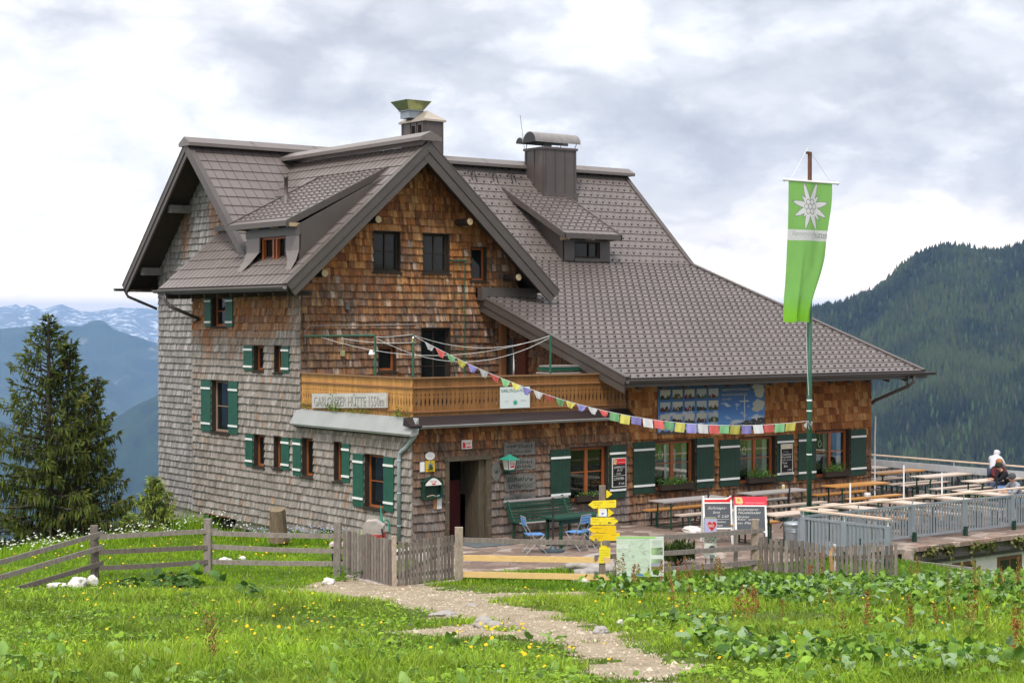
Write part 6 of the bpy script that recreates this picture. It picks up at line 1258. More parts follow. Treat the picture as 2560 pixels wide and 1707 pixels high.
for q, c in enumerate([(.1, .15, .5), (.5, .1, .1), (.1, .1, .1), (.1, .4, .4), (.5, .1, .15), (.2, .2, .5)]): mb.add([(-.12+q*.04, -.093, .80), (-.095+q*.04, -.093, .80), (-.095+q*.04, -.093, .83+.01*(q % 3)), (-.12+q*.04, -.093, .83)], [(0, 1, 2, 3)], c=c)
mb.build('heart', VCOL, t_); mb = MB()
scribble(mb, -.05, -.096, 1.012, .12, .018, (.8, .8, .78), 1, 9, .004); scribble(mb, -.045, -.096, .945, .11, .012, (.8, .8, .78), 2, 9, .003)
for tx, z, ww, hh_ in (('HERZ', .965, .13, .04),): add_text(mb, tx, (.01-ww/2, -.096, z), (1, 0, 0), (0, 0, 1), width=ww, height=hh_, c=(.8, .8, .78))
mb.build('lettering', VCOL, t_)

# signpost
t_ = thing('signpost', (-.22, -7.41, -.12), 'weathered wooden post carrying a stack of yellow hiking arrows', 'signpost'); t_.rotation_euler = (0, 0, R(-37.3))
mb = MB(); mb.box((-.07, .0, -.1), (.06, .13, 2.03), c=(.20, .16, .13)); mb.build('post', OLDW, t_)
YEL = (.75, .56, .015); YE2 = (.80, .62, .03)
def arrow(x0, x1, z0, z1, dirn, c, tilt, lines, y=-.012, seed=0):
    mb = MB(); h_ = z1-z0; tip = .10
    if dirn < 0: p = [(x0, y, (z0+z1)/2), (x0+tip, y, z0), (x1, y, z0+tilt), (x1, y, z1+tilt), (x0+tip, y, z1)]
    else: p = [(x0, y, z0), (x1-tip, y, z0+tilt), (x1, y, (z0+z1)/2+tilt), (x1-tip, y, z1+tilt), (x0, y, z1)]
    mb.prism(p, (0, -.008, 0), c=c); o = mb.build('arrow_sign', VCOL, t_); mb = MB(); r_ = random.Random(seed)
    for q, (tx, x, z, ww, hh_) in enumerate(lines): scribble(mb, x, y-.0095, z+tilt*(x-x0)/(x1-x0), ww, hh_, (.06, .05, .01), seed*7+q, max(3, len(tx)), .0045)
    for (xx, ww) in ((x0+.18, .03),): mb.add([(xx, y-.0095, z0+.015), (xx+ww, y-.0095, z0+.015), (xx+ww, y-.0095, z0+.027), (xx, y-.0095, z0+.027)], [(0, 1, 2, 3)], c=(.02, .02, .02))
    mb.build('lettering', VCOL, o)
arrow(.075, .20, 1.78, 1.94, 1, YEL, 0, []); 
arrow(-.30, .28, 1.56, 1.72, -1, YE2, .02, [('Zwieselalm', -.19, 1.665, .2, .026), ('Gosausee', -.17, 1.615, .12, .024), ('2 Std', .14, 1.665, .10, .026)], seed=1)
mb = MB(); mb.box((-.10, -.016, 1.40), (.05, -.004, 1.56), c=YE2); mb.build('yellow_plate', VCOL, t_); mb = MB(); mb.box((-.075, -.024, 1.395), (.085, -.016, 1.55), c=(.75, .76, .78)); scribble(mb, -.06, -.0255, 1.525, .13, .018, (.3, .3, .35), 3, 9, .003); mb.add([(-.02, -.0255, 1.43), (.02, -.0255, 1.45), (.05, -.0255, 1.475), (0, -.0255, 1.465), (-.02, -.0255, 1.49)], [(0, 1, 2, 3, 4)], c=(.12, .15, .42)); mb.build('white_plate', VCOL, t_)
arrow(.11, .235, 1.39, 1.55, 1, YEL, 0, [])
arrow(-.25, .33, 1.22, 1.375, 1, YE2, .0, [('Hallstatt', -.21, 1.32, .15, .024), ('Modereck', -.21, 1.265, .2, .024), ('3 Std', .22, 1.325, .06, .022)], seed=2)
mb = MB(); mb.box((.115, -.026, 1.245), (.135, -.0225, 1.28), c=(.03, .03, .03)); mb.box((.145, -.026, 1.245), (.165, -.0225, 1.28), c=(.03, .03, .03)); mb.build('small_mark', VCOL, t_)
arrow(-.30, .28, 1.05, 1.205, -1, (.78, .50, .01), .0, [('Zwieselalmhöhe', -.21, 1.14, .19, .024)], seed=3); arrow(-.285, .355, .875, 1.035, -1, (.78, .52, .01), .02, [('Donnerkogel', -.20, .975, .21, .028), ('Gosaukamm', -.17, .935, .17, .024), ('2h St', .20, .985, .09, .022)], seed=4)
mb = MB(); mb.box((-.04, -.016, .75), (.09, -.004, .87), c=YEL); mb.build('yellow_plate', VCOL, t_)
mb = MB(); mb.box((-.07, -.020, .42), (.16, -.004, .75), c=(.78, .66, .03)); mb.build('notice', VCOL, t_); mb = MB()
for i, (tx, ww) in enumerate((('Wanderweg', .12), ('Achtung Kühe', .17), ('Hunde an', .18), ('die Leine', .17), ('DANKE', .14))): scribble(mb, -.045, -.0215, .68-.05*i, ww, .018, (.15, .13, .02), i, 10, .004)
mb.build('lettering', VCOL, t_)
# map board
t_ = thing('map_board', (-.33, -7.98, .10), 'large pale green hiking map board on the fence right of the signpost', 'map board'); t_.rotation_euler = (0, 0, R(-37.3))
mb = MB(); mb.box((0, 0, 0), (.97, .03, .82), c=(.52, .62, .50)); mb.build('board', mat('map_paper', rough=.4, attr=True, var=.07, nscale=9), t_); mb = MB(); w_ = .97
def rect(a, b, z0, z1, c, y=-.003): mb.add([(a, y, z0), (b, y, z0), (b, y, z1), (a, y, z1)], [(0, 1, 2, 3)], c=c)
rect(.0, .80, .785, .82, (.33, .62, .18)); rect(.82, .965, .78, .815, (.6, .63, .6)); rect(.0, .26, .57, .66, (.60, .66, .60)); rect(.69, .965, .02, .775, (.62, .68, .62)); rect(.71, .95, .44, .60, (.42, .62, .30)); rect(.71, .95, .28, .36, (.42, .6, .32)); rect(.71, .95, .20, .28, (.30, .33, .38), -.004); rect(.71, .95, .13, .205, (.20, .16, .05), -.005); rect(.30, .67, .01, .06, (.10, .22, .45))
r_ = random.Random(6)
for q in range(26):
    p0 = Vector((r_.uniform(.02, .6), -.004, r_.uniform(.08, .75))); 
    for s in range(5):
        p1 = p0+Vector((r_.uniform(-.05, .08), 0, r_.uniform(-.05, .05))); p1.x = min(.67, max(.01, p1.x)); p1.z = min(.77, max(.02, p1.z)); mb.beam(p0, p1, .004, .001, up=(0, 1, 0), c=r_.choice([(.30, .42, .28), (.5, .5, .45), (.35, .48, .42), (.6, .6, .5)])); p0 = p1
for q in range(9): rect(.72, .94, .62+.015*q, .625+.015*q, (.35, .42, .35), -.0045)
mb.build('map_print', VCOL, t_)
for x in (.06, .88): mb = MB(); mb.box((x, .032, -.5), (x+.06, .09, .8), c=(.2, .17, .14)); mb.build('post', OLDW, t_)

# ---------------------------------------------------------------- fences
GW = [(.185, .158, .14), (.15, .125, .11), (.225, .195, .172)]
def gzz(x, y): return float(ground_z(x, y))
def post(par, p, h, w_=.085, c=None):
    mb = MB(); x, y, z = p; cc = c or jit(random.choice(GW), .1); rzz = R(-37)+random.uniform(-.1, .1); a = Vector((math.cos(rzz), math.sin(rzz), 0))*w_; b = Vector((-math.sin(rzz), math.cos(rzz), 0))*w_
    o = Vector(p); q = [o-a-b, o+a-b, o+a+b, o-a+b]; mb.prism([v-Z3*.25 for v in q], (random.uniform(-.02, .02), random.uniform(-.02, .02), h+.25), c=cc); mb.build('post', OLDW, par)
def rails(par, p, q, hs, ext=.12, c=None, m=None, th=.035, hw=.10):
    p, q = Vector(p), Vector(q); d = (q-p).normalized()
    for i, h in enumerate(hs):
        j0, j1 = random.uniform(-.03, .03), random.uniform(-.03, .03); a = p+Z3*(h+j0)-d*ext; b = q+Z3*(h+j1)+d*ext; n = d.cross(Z3); off = -n*.0
        mb = MB(); mid = (a+b)/2-Z3*random.uniform(.0, .02); cc = c or jit(random.choice(GW), .12)
        mb.beam(a+off, mid+off, th, hw, c=cc); mb.beam(mid+off, b+off, th, hw, c=cc); mb.build('rail', m or OLDW, par)
P1 = (-8.34, -.33, -.10); P2 = (-6.05, -1.05, -.10); P3 = (-4.03, -3.1, -.10); GMp = (-4.05, -5.36, -.12); P4 = (-2.38, -5.28, -.1); P5 = (-.25, -7.35, -.1); P6 = (3.73, -7.9, -.1)
P0 = (-14.0, -.6, -.55)
f1 = thing('rail_fence', (0, 0, 0), 'grey weathered three rail fence running left from the picket gates', 'fence')
for p, h in ((P1, 1.10), (P2, 1.15), (P3, 1.13)): post(f1, p, h, .075)
fo = Vector((.06, -.09, 0))
def off(p): return tuple(Vector(p)+fo)
rails(f1, (P0[0]-.0, P0[1]-2.4, -.62), off(P1), (.93, .62, .30)); rails(f1, off(P1), off(P2), (.86, .55, .22)); rails(f1, off(P2), off(P3), (.82, .52, .21))
def gate(name, label, p, q, n, h, brace=True, hfun=None, cat='gate'):
    p, q = Vector(p), Vector(q); t_ = thing(name, tuple(p), label, cat); d = q-p; L_ = Vector((d.x, d.y, 0)).length; t_.rotation_euler = (0, 0, math.atan2(d.y, d.x)); mb = MB(); sl = d.z/L_
    for i in range(n):
        x = L_*(i+.5)/n; w_ = L_/n*.33; hh_ = (h if not hfun else hfun(i/n))+random.uniform(-.015, .02); z0 = .06+sl*x+random.uniform(-.02, .02); mb.box((x-w_, -.012, z0), (x+w_, .012, z0+hh_), c=jit(random.choice(GW), .15))
    mb.build('pickets', OLDW, t_)
    for z in (.24, h-.18): mb = MB(); mb.beam((0, .03, z), (L_, .03, z+d.z), .03, .075, c=jit(GW[1], .1)); mb.build('rail', OLDW, t_)
    if brace: mb = MB(); mb.beam((.05, .03, .27), (L_-.05, .03, h-.22+d.z), .028, .07, c=jit(GW[1], .1)); mb.build('brace', OLDW, t_)
    return t_
gate('picket_gate', 'left weathered picket gate, next to the three rail fence', (P3[0]+.07, P3[1]-.12, -.12), (GMp[0]+.02, GMp[1]+.12, -.12), 17, .92); g2 = gate('picket_gate', 'right weathered picket gate, next to the new yellow fence rails', (GMp[0]+.08, GMp[1], -.14), (P4[0]-.12, P4[1], -.12), 16, .90)
t_ = thing('gate_post', GMp, 'bent weathered post between the two picket gates', 'post'); post(t_, (0, 0, 0), 1.08, .05, (.36, .29, .24)); mb = MB(); mb.box((-.12, -.10, -.02), (.22, .10, .05)); mb.build('foot_stone', mat('reddish_stone', (.25, .15, .11), rough=.9, var=.2), t_)
mb = MB(); mb.beam((P3[0]+.1, P3[1]-.3, -.14), (GMp[0], GMp[1]-.02, -.16), .16, .12, c=(.42, .36, .32)); mb.beam((GMp[0]+.1, GMp[1]-.03, -.16), (P4[0]-.1, P4[1]-.03, -.15), .16, .12, c=(.36, .30, .26)); tag(mb.build('timber_sill', OLDW), 'long grey timber sill on the ground below both picket gates', 'timber')
f2 = thing('rail_fence', (0, 0, 0), 'rail fence from the right gate to the yellow signpost with two fresh yellow lower rails', 'fence'); post(f2, P4, 1.10, .085, (.30, .25, .20))
rails(f2, off(P4), off(P5), (.82,)); rails(f2, off(P4), off(P5), (.44, .12), m=NEWW, hw=.12)
f3 = thing('rail_fence', (0, 0, 0), 'grey three rail fence behind the map board and vending box', 'fence'); post(f3, P6, 1.08, .07, (.30, .24, .19)); rails(f3, P5, off(P6), (.84, .50, .16), c=(.21, .18, .165)); post(f3, (3.45, -7.62, -.12), .86, .045)
gate('picket_fence', 'left dark weathered picket fence in front of the trash can', (P6[0]+.02, P6[1]-.12, -.30), (4.22, -9.55, -.36), 13, .86, False, cat='fence'); gate('picket_fence', 'right dark weathered picket fence in front of the short railing', (4.38, -9.68, -.38), (5.44, -10.5, -.36), 14, .84, False, cat='fence')
t_ = thing('crooked_post', (4.30, -9.64, -.42), 'short crooked orange brown post between the two picket fences', 'post'); mb = MB(); mb.tube([(0, 0, 0), (.02, 0, .4), (-.03, 0, .75), (.03, 0, .92)], [.05, .045, .04, .035], 8, c=(.42, .24, .12)); mb.tube([(.1, 0, .1), (.12, 0, .5), (.17, 0, .80), (.10, 0, .97)], [.04, .04, .04, .03], 8, c=(.5, .46, .42)); mb.build('post', OLDW, t_)
t_ = thing('corner_stump', (7.97, -8.67, -.75), 'old rough post at the left end of the terrace edge', 'post'); mb = MB(); mb.tube([(0, 0, 0), (0, 0, .45), (.01, 0, .80)], [.16, .15, .13], 9, c=(.34, .27, .23)); mb.build('post', OLDW, t_)
f4 = thing('low_rail', (8.0, -8.7, -.23), 'low grey rail below the terrace edge at the right border', 'fence'); mb = MB(); mb.beam((0, 0, .0), (-.9, -3.0, .21), .05, .07, c=(.3, .27, .25)); mb.build('rail', OLDW, f4)

# stump, covered chair, rocks
t_ = thing('tree_stump', (-1.44, 4.02, -.35), 'upright sawn tree stump in front of the grey wall', 'stump'); mb = MB(); pr = []
V = []; n = 20
for i, (z, r_) in enumerate(((0, .27), (.2, .235), (.5, .215), (.85, .205))):
    for k in range(n): a = 2*math.pi*k/n; rr_ = r_*(1+.06*math.sin(3*a+1)+.04*math.sin(7*a)); V.append((rr_*math.cos(a)-.05*z, rr_*math.sin(a), z+(.05*math.sin(a+1) if i == 3 else 0)))
F = [(i*n+k, i*n+(k+1) % n, (i+1)*n+(k+1) % n, (i+1)*n+k) for i in range(3) for k in range(n)]
mb.add(V, F, m=0); mb.add(V[-n:], [tuple(range(n))], m=1); mb.build('trunk', [mat('stump_bark', (.15, .11, .07), rough=.9, var=.4, nscale=5, stretch=(3, 3, .5), bump=.6), mat('sawn_wood', (.20, .155, .10), rough=.8, var=.2)], t_)
def rock(loc, s, label, seed, group=None, m=None, name='rock'):
    r_ = random.Random(seed); me = bpy.data.meshes.new(name); import bmesh; bm = bmesh.new(); bmesh.ops.create_icosphere(bm, subdivisions=4, radius=1)
    o0 = Vector((seed*3.1, seed*1.7, seed*.7)); from mathutils import noise as mn
    for v in bm.verts:
        c = v.co.copy(); k = 1+.38*mn.noise(c*1.1+o0)+.20*mn.noise(c*2.7+o0)+.11*mn.noise(c*6+o0)+.05*mn.noise(c*14+o0); v.co = Vector((c.x*s[0], c.y*s[1], c.z*s[2]))*k
    bm.to_mesh(me); bm.free(); me.materials.append(m or STONE); me.shade_smooth(); o = bpy.data.objects.new(name, me); scene.collection.objects.link(o); o.location = loc; o.rotation_euler = (0, 0, r_.uniform(0, 6)); tag(o, label, 'rock', group)
WST = mat('white_stone', (.66, .63, .60), rough=.95, var=.2, nscale=9, bump=.5, dirt=(.35, .32, .28, .6), dscale=8)
def gpx(px, w): return gp((px-1280)/4213*w, w)
def rk(px, w, s, label, seed, m=None, dz=0, group=None): x, y, z = gpx(px, w); rock((x, y, z+dz), s, label, seed, group, m)
rk(191, 34.4, (.24, .18, .15), 'largest of the three white rocks left of the first fence post', 1, WST, .05); rk(139, 34.0, (.17, .13, .07), 'flat white rock, leftmost of the three by the first fence post', 2, WST, .05); rk(229, 34.8, (.13, .10, .16), 'upright white rock right beside the first fence post', 3, WST, .07)
rk(1212, 22.2, (.17, .11, .10), 'pale lumpy rock in the grass beside the gravel path', 4, None, .04); rk(1235, 22.0, (.16, .11, .06), 'flat pale rock touching the lumpy rock beside the path', 14, None, .02); rk(1500, 20.9, (.12, .10, .07), 'pale flat rock on the gravel path towards the right', 5, None, .02); rk(1553, 22.6, (.07, .05, .04), 'small white rock in the grass right of the path', 6, WST, .02)
rock((.95, -5.75, -.12), (.70, .45, .30), 'large rough grey boulder behind the fresh yellow fence rails', 7); rock((.25, -6.45, -.16), (.48, .3, .22), 'lower grey boulder behind the lowest yellow rail', 17); rk(1455, 35.2, (.22, .15, .10), 'white rounded rock left of the signpost foot', 8, WST, .03)
rk(822, 34.8, (.12, .09, .09), 'small white rock below the left picket gate', 9, WST, .04); rk(712, 32.0, (.09, .07, .05), 'little white stone at the left tip of the gravel', 10, WST, .02); rk(563, 39.5, (.14, .1, .08), 'white stone in the lawn left of the stump fence', 11, WST, .04); rk(606, 39.8, (.09, .07, .06), 'small white stone in the lawn right of its bigger neighbour', 12, WST, .04)
rock((7.3, -2.2, -.10), (.34, .22, .12), 'flat white stone on the paving behind the left sandwich board', 13, None, WST)
rk(1180, 27.5, (.10, .07, .04), 'small grey stone at the edge of the gravel before the gates', 15); rk(1110, 24.9, (.22, .14, .05), 'flat grey stone sunk in the path', 16)
for i, (px, w, lb_) in enumerate(((1000, 38.8, 'pale rock on the ground by the downpipe, left one'), (1018, 38.9, 'pale rock on the ground by the downpipe, right one'), (1045, 38.6, 'brownish pointed rock before the wall corner'), (1056, 38.4, 'white rock just right of the pointed one'))): x, y, z = gpx(px, w); rock((x, y, z+.10), (.13, .11, .16), lb_, 30+i, None, WST if i != 2 else mat('tan_rock', (.4, .33, .25), rough=.9, var=.2))
t_ = thing('covered_garden_chair', (-3.0, -2.25, -.13), 'garden chairs with pinkish cushions and a grey cover over red ones, by the left gate', 'chair'); t_.rotation_euler = (0, 0, R(-37)); PINK = mat('pink_cushion', (.50, .40, .38), rough=.9, var=.12)
def cush(pts, th, m, nm): mb = MB(); n = len(pts); w_ = .5; V = [(p[0], 0, p[1]) for p in pts]+[(p[0], w_, p[1]) for p in pts]; mb.prism([(p[0], 0, p[1]) for p in pts]+[(p[0]+.01, 0, p[1]-th) for p in reversed(pts)], (0, w_, 0)); mb.build(nm, m, t_)
cush([(-.35, .52), (-.05, .56), (.1, .60), (.35, .63), (.5, .60)], .07, PINK, 'cushion'); cush([(-.62, .50), (-.5, .53), (-.39, .52)], .06, PINK, 'cushion')
mb = MB(); mb.prism([(.15, .02, .62), (.55, .02, .62), (.58, .02, .90), (.40, .02, 1.02), (.18, .02, 1.0), (.12, .02, .85)], (.02, .42, 0)); mb.build('cloth_cover', mat('grey_beige_cloth', (.36, .32, .29), rough=.95, var=.2), t_); mb = MB(); mb.prism([(.22, 0, .58), (.62, 0, .58), (.60, 0, .72), (.2, 0, .70)], (0, .46, 0)); mb.build('red_seat', mat('red_fabric', (.35, .03, .02), rough=.9), t_)
mb = MB()
for x in (-.55, -.3, 0, .4): mb.beam((x, .05, 0), (x, .05, .5), .03, .03); mb.beam((x, .45, 0), (x, .45, .5), .03, .03)
mb.tube([(.66, .0, 0), (.64, 0, .4), (.55, 0, .85)], .02, 6); mb.build('frame', BLACKM, t_)
t_ = thing('garden_hose', (-.35, .85, -.05), 'green garden tool and hose loop leaning by the downpipe', 'hose'); mb = MB(); mb.tube([(0, 0, 0), (.0, 0, .55), (-.02, 0, .85)], [.05, .03, .012], 6); mb.tube([(0, 0, .2), (.05, 0, .45), (.14, 0, .5), (.22, 0, .42), (.22, 0, .2)], .022, 6); mb.build('hose', mat('hose_green', (.03, .28, .20), rough=.5), t_)
leafclump('pink_flower_plant', (.75, -.32, -.1), 90, (.06, .05, .16), .05, [(.35, .05, .09), (.08, .12, .03), (.06, .1, .02)], seed=77)['label'] = 'small plant with pink flowers left of the doorway'; bpy.data.objects['pink_flower_plant']['category'] = 'plant'
# ---------------------------------------------------------------- vegetation
GRASS = mat('grass_blades', rough=.55, var=.12, nscale=.7, attr=True, spec=.25, trans=.38)
def xy(u, w): return CAM.x+u*RR.x+w*V0.x, CAM.y+u*RR.y+w*V0.y
def blades(name, u, w, h, wd, cols, label, lean=.35, seed=1, parent=None):
    r = np.random.default_rng(seed); n = len(u); x, y = xy(u, w); z = ground_z(x, y)-.01
    th = r.uniform(0, 2*np.pi, n); ln = np.abs(r.normal(0, lean, n))+.15; dx, dy = np.cos(th), np.sin(th); fa = r.uniform(0, np.pi, n); px_, py_ = np.cos(fa), np.sin(fa)
    P = np.zeros((n, 6, 3)); 
    for i, (t, k) in enumerate(((0, .8), (.5, 1.0), (1, .12))):
        cx_ = x+dx*ln*h*t*t; cy_ = y+dy*ln*h*t*t; cz_ = z+h*t*(1-.25*ln*t)
        for s, sg in ((0, -1), (1, 1)): P[:, 2*i+s] = np.stack([cx_+sg*px_*wd*k/2, cy_+sg*py_*wd*k/2, cz_], -1)
    b = (np.arange(n)*6)[:, None]; F = np.concatenate([b+np.array([[0, 1, 3, 2]]), b+np.array([[2, 3, 5, 4]])], 1).reshape(-1, 4)
    return tag(np_mesh(name, P.reshape(-1, 3), F, GRASS, np.repeat(cols, 2, 0)), label, 'grass', kind='stuff')
r = np.random.default_rng(3)
n = 300000; w = np.exp(r.uniform(np.log(10.5), np.log(36.5), n)); u = r.uniform(-.42, .42, n)*w
x, y = xy(u, w); pd_ = path_d(x, y); clump = vnoise(x, y, .5, 11)+vnoise(x, y, 1.7, 12)*1.0; 
short = sm(w, 30.2, 32) ; short = np.maximum(short, .75*(1-sm(pd_, .1, 1.1)))
keep = (pd_ > -.02-.10*r.random(n)) & ~in_poly(x, y, PAVE) & (r.random(n) < .80+.6*clump); u, w, x, y, pd_, clump, short = [a[keep] for a in (u, w, x, y, pd_, clump, short)]; n = len(u)
h = r.uniform(.05, .17, n)*(1+.9*np.clip(clump, -.6, .8))*(1-.62*short); h[r.random(n) < .015] *= 1.7
wd = (.0045+.00040*w)*r.uniform(.7, 1.3, n)
tone = np.clip(.5+clump*.55+r.normal(0, .22, n), 0, 1)[:, None]; C0 = np.array([.10, .20, .014]); C1 = np.array([.34, .48, .040]); cols = C0*(1-tone)+C1*tone
yel = np.clip(vnoise(x, y, 2.9, 14)*1.6+.15*short, 0, 1)[:, None]; cols = cols*(1-yel*.45)+np.array([.27, .33, .035])*yel*.45
mott = 1+.65*vnoise(x, y, 1.1, 51)+.6*vnoise(x, y, .33, 52); cols *= mott[:, None]; dry = r.random(n) < .035; cols[dry] = (.32, .27, .10); dk = r.random(n) < .12; cols[dk] *= .6; cols *= r.uniform(.8, 1.2, (n, 1))
blades('meadow_grass', u, w, h, wd, cols, 'lush bright green meadow grass in the foreground', seed=4, lean=.55)
# lawn behind the fence
n = 90000; w = r.uniform(34.5, 55, n); u = r.uniform(-20, 2.2, n); x, y = xy(u, w); line = -12.8+.43*(w-42)
front = (x < -.12) | (y < -.2); keep = front & ~in_poly(x, y, PAVE) & (u > line-3.0) & (path_d(x, y) > -.05) & ~((x > -.1) & (y > -.15)); u, w, x, y = [a[keep] for a in (u, w, x, y)]; n = len(u)
nearw = sm(-x, 0.0, 2.2); cl_ = vnoise(x, y, .8, 21); h = r.uniform(.05, .11, n)*(1+.5*cl_); t = np.clip(.5+cl_+r.normal(0, .2, n), 0, 1)[:, None]; cols = np.array([.14, .28, .012])*(1-t)+np.array([.30, .46, .025])*t
edge = (x < 0) & (x > -1.3) & (y > 1); h[edge] *= r.uniform(1.5, 3.6, edge.sum())
rim = (w > 40) & (u < -12.8+.43*(w-42)+1.6); h[rim] *= r.uniform(1.2, 3.0, rim.sum())
blades('lawn_grass', u, w, h, r.uniform(.018, .035, n), cols, 'short green lawn between the rail fence and the grey wall', seed=5, lean=.3)
n = 34000; x = r.uniform(-2.2, 11, n); y = r.uniform(-12.5, -5.0, n); keep = ~in_poly(x, y, PAVE) & (path_d(x, y) > 0); x, y = x[keep], y[keep]; n = len(x); u = (x-CAM.x)*RR.x+(y-CAM.y)*RR.y; w = (x-CAM.x)*V0.x+(y-CAM.y)*V0.y
t = r.random((n, 1)); blades('verge_grass', u, w, r.uniform(.04, .12, n), r.uniform(.015, .03, n), np.array([.09, .20, .012])*(1-t)+np.array([.20, .35, .025])*t, 'rough grass strip between the rail fence and the paving', seed=6)
n = 70000; w = np.exp(r.uniform(np.log(9), np.log(60), n)); u = r.choice([-1, 1], n)*r.uniform(.42, .85, n)*w; x, y = xy(u, w); keep = ~in_poly(x, y, PAVE) & (w < 60); u, w, x, y = u[keep], w[keep], x[keep], y[keep]; n = len(u)
t = np.clip(.5+vnoise(x, y, .8, 12)+r.normal(0, .25, n), 0, 1)[:, None]; blades('outer_meadow_grass', u, w, r.uniform(.06, .20, n), (.008+.0009*w), np.array([.085, .19, .012])*(1-t)+np.array([.30, .46, .03])*t, 'meadow grass at the outer sides of the pasture', seed=14, lean=.6)
# broad low herb leaves mixed into the meadow
def leaves(name, pos, size, cols, label, seed=1, up=.6, wid=.42, parent=None, kind='stuff', cat='plants', wav=.12):
    """broad wavy leaves: 3x5 vertices each, midrib fold"""
    r = np.random.default_rng(seed); n = len(pos); th = r.uniform(0, 2*np.pi, n); el = r.normal(up, .35, n).clip(-.2, 1.35)
    d = np.stack([np.cos(th)*np.cos(el), np.sin(th)*np.cos(el), np.sin(el)], -1); s = np.stack([-np.sin(th), np.cos(th), 0*th], -1); nn = np.cross(s, d); roll = r.normal(0, .4, n)[:, None]; s2 = s*np.cos(roll)+nn*np.sin(roll); nn = np.cross(s2, d)
    T = np.array([0, .22, .5, .78, 1.0]); Wf = np.array([.30, .95, .92, .58, .03]); P = np.zeros((n, 5, 3, 3)); sz = size[:, None]
    for i in range(5):
        bend = -nn*(0)+np.array([0, 0, -1])*(T[i]**2*.45)*sz*np.cos(el)[:, None]
        c = pos+d*sz*T[i]+bend
        for j, sg in enumerate((-1, 0, 1)):
            P[:, i, j] = c+s2*sg*sz*wid*Wf[i]*r.uniform(.85, 1.1, (n, 1))-nn*sz*(.10*abs(sg))*-1+nn*sz*r.normal(0, wav*.5, (n, 1))*abs(sg)
    b = (np.arange(n)*15)[:, None, None]; q = np.array([[3*i+j, 3*i+j+1, 3*i+j+4, 3*i+j+3] for i in range(4) for j in range(2)])
    F = (b+q[None]).reshape(-1, 4); o = np_mesh(name, P.reshape(-1, 3), F, LEAFM, np.repeat(cols, 8, 0), parent=parent, smooth=True)
    if kind: tag(o, label, cat, kind=kind)
    return o
n = 42000; w = np.exp(r.uniform(np.log(11), np.log(32), n)); u = r.uniform(-.40, .40, n)*w; x, y = xy(u, w); keep = (path_d(x, y) > .15) & (vnoise(x, y, .9, 31)+.5*vnoise(x, y, .35, 32) > -.05); x, y = x[keep], y[keep]; n = len(x)
z = ground_z(x, y)+r.uniform(.0, .09, n); t = r.random((n, 1)); cols = np.array([.11, .23, .015])*(1-t)+np.array([.30, .47, .035])*t; pale = r.random(n) < .05; cols[pale] = (.26, .36, .16)
leaves('meadow_herbs', np.stack([x, y, z], -1), r.uniform(.025, .065, n)*(1+.8*(r.random(n) < .08)), cols, 'small broad leaved herbs growing through the meadow grass', seed=8, up=.5)
# big dock leaves: patches on the right and scattered ones at the bottom left
def patch(n, cu, cw, su, sw_): return r.normal(cu, su, n), r.normal(cw, sw_, n)
U_, W_ = [], []
for (n, px, w0, su, sw_) in ((420, 1560, 31.2, .55, .55), (360, 1700, 31.0, .55, .5), (420, 1850, 30.4, .6, .6), (380, 1980, 30.2, .6, .6), (160, 1960, 27.0, .30, .35), (420, 2250, 30.5, .8, .8), (450, 2420, 29.8, .8, .8), (450, 2550, 28.8, .8, 1.0), (200, 2480, 25.5, .9, .9), (150, 2200, 26.5, 1.0, 1.0),
                             (130, 1880, 17.6, .35, .5), (140, 2010, 16.9, .4, .5), (150, 2150, 16.0, .45, .6), (110, 2350, 17.2, .5, .6), (120, 2520, 16.2, .5, .7), (70, 1760, 18.6, .2, .4), (60, 1700, 22.0, .3, .4), (60, 1560, 27.8, .35, .5), (50, 2300, 20.5, .6, .6)):
    a, b = patch(n, (px-1280)/4213*w0, w0, su, sw_); U_.append(a[:int(n*.8)]); W_.append(b[:int(n*.8)])
u = np.concatenate(U_); w = np.concatenate(W_); x, y = xy(u, w); keep = (path_d(x, y) > .15) & (w < 33.6) & (w > 12); x, y, w = x[keep], y[keep], w[keep]; n = len(x)
z = ground_z(x, y)+r.uniform(.02, .36, n)*np.where(w > 24, 1.0, .6); t = np.clip(r.normal(.40, .36, (n, 1)), 0, 1); cols = np.array([.055, .135, .018])*(1-t)+np.array([.25, .42, .045])*t; g_ = r.random(n) < .15; cols[g_] = (.26, .38, .19)
_n3 = n; leaves('dock_leaves', np.stack([x, y, z], -1), r.uniform(.08, .21, n)*np.where(w > 24, 1.0, 1.0), cols, 'dense patches of large wavy dock leaves on the right half of the meadow', seed=9, up=.60, wid=.31, wav=.30)
n = 430; w = np.exp(r.uniform(np.log(13), np.log(20), n)); u = r.uniform(-.32, .03, n)*w; x, y = xy(u, w); z = ground_z(x, y)+.02; t = r.random((n, 1)); leaves('broad_meadow_leaves', np.stack([x, y, z], -1), r.uniform(.08, .23, n), np.array([.12, .24, .03])*(1-t)+np.array([.30, .46, .12])*t, 'scattered large leaves in the grass at the lower left', seed=10, up=.7, wid=.27)
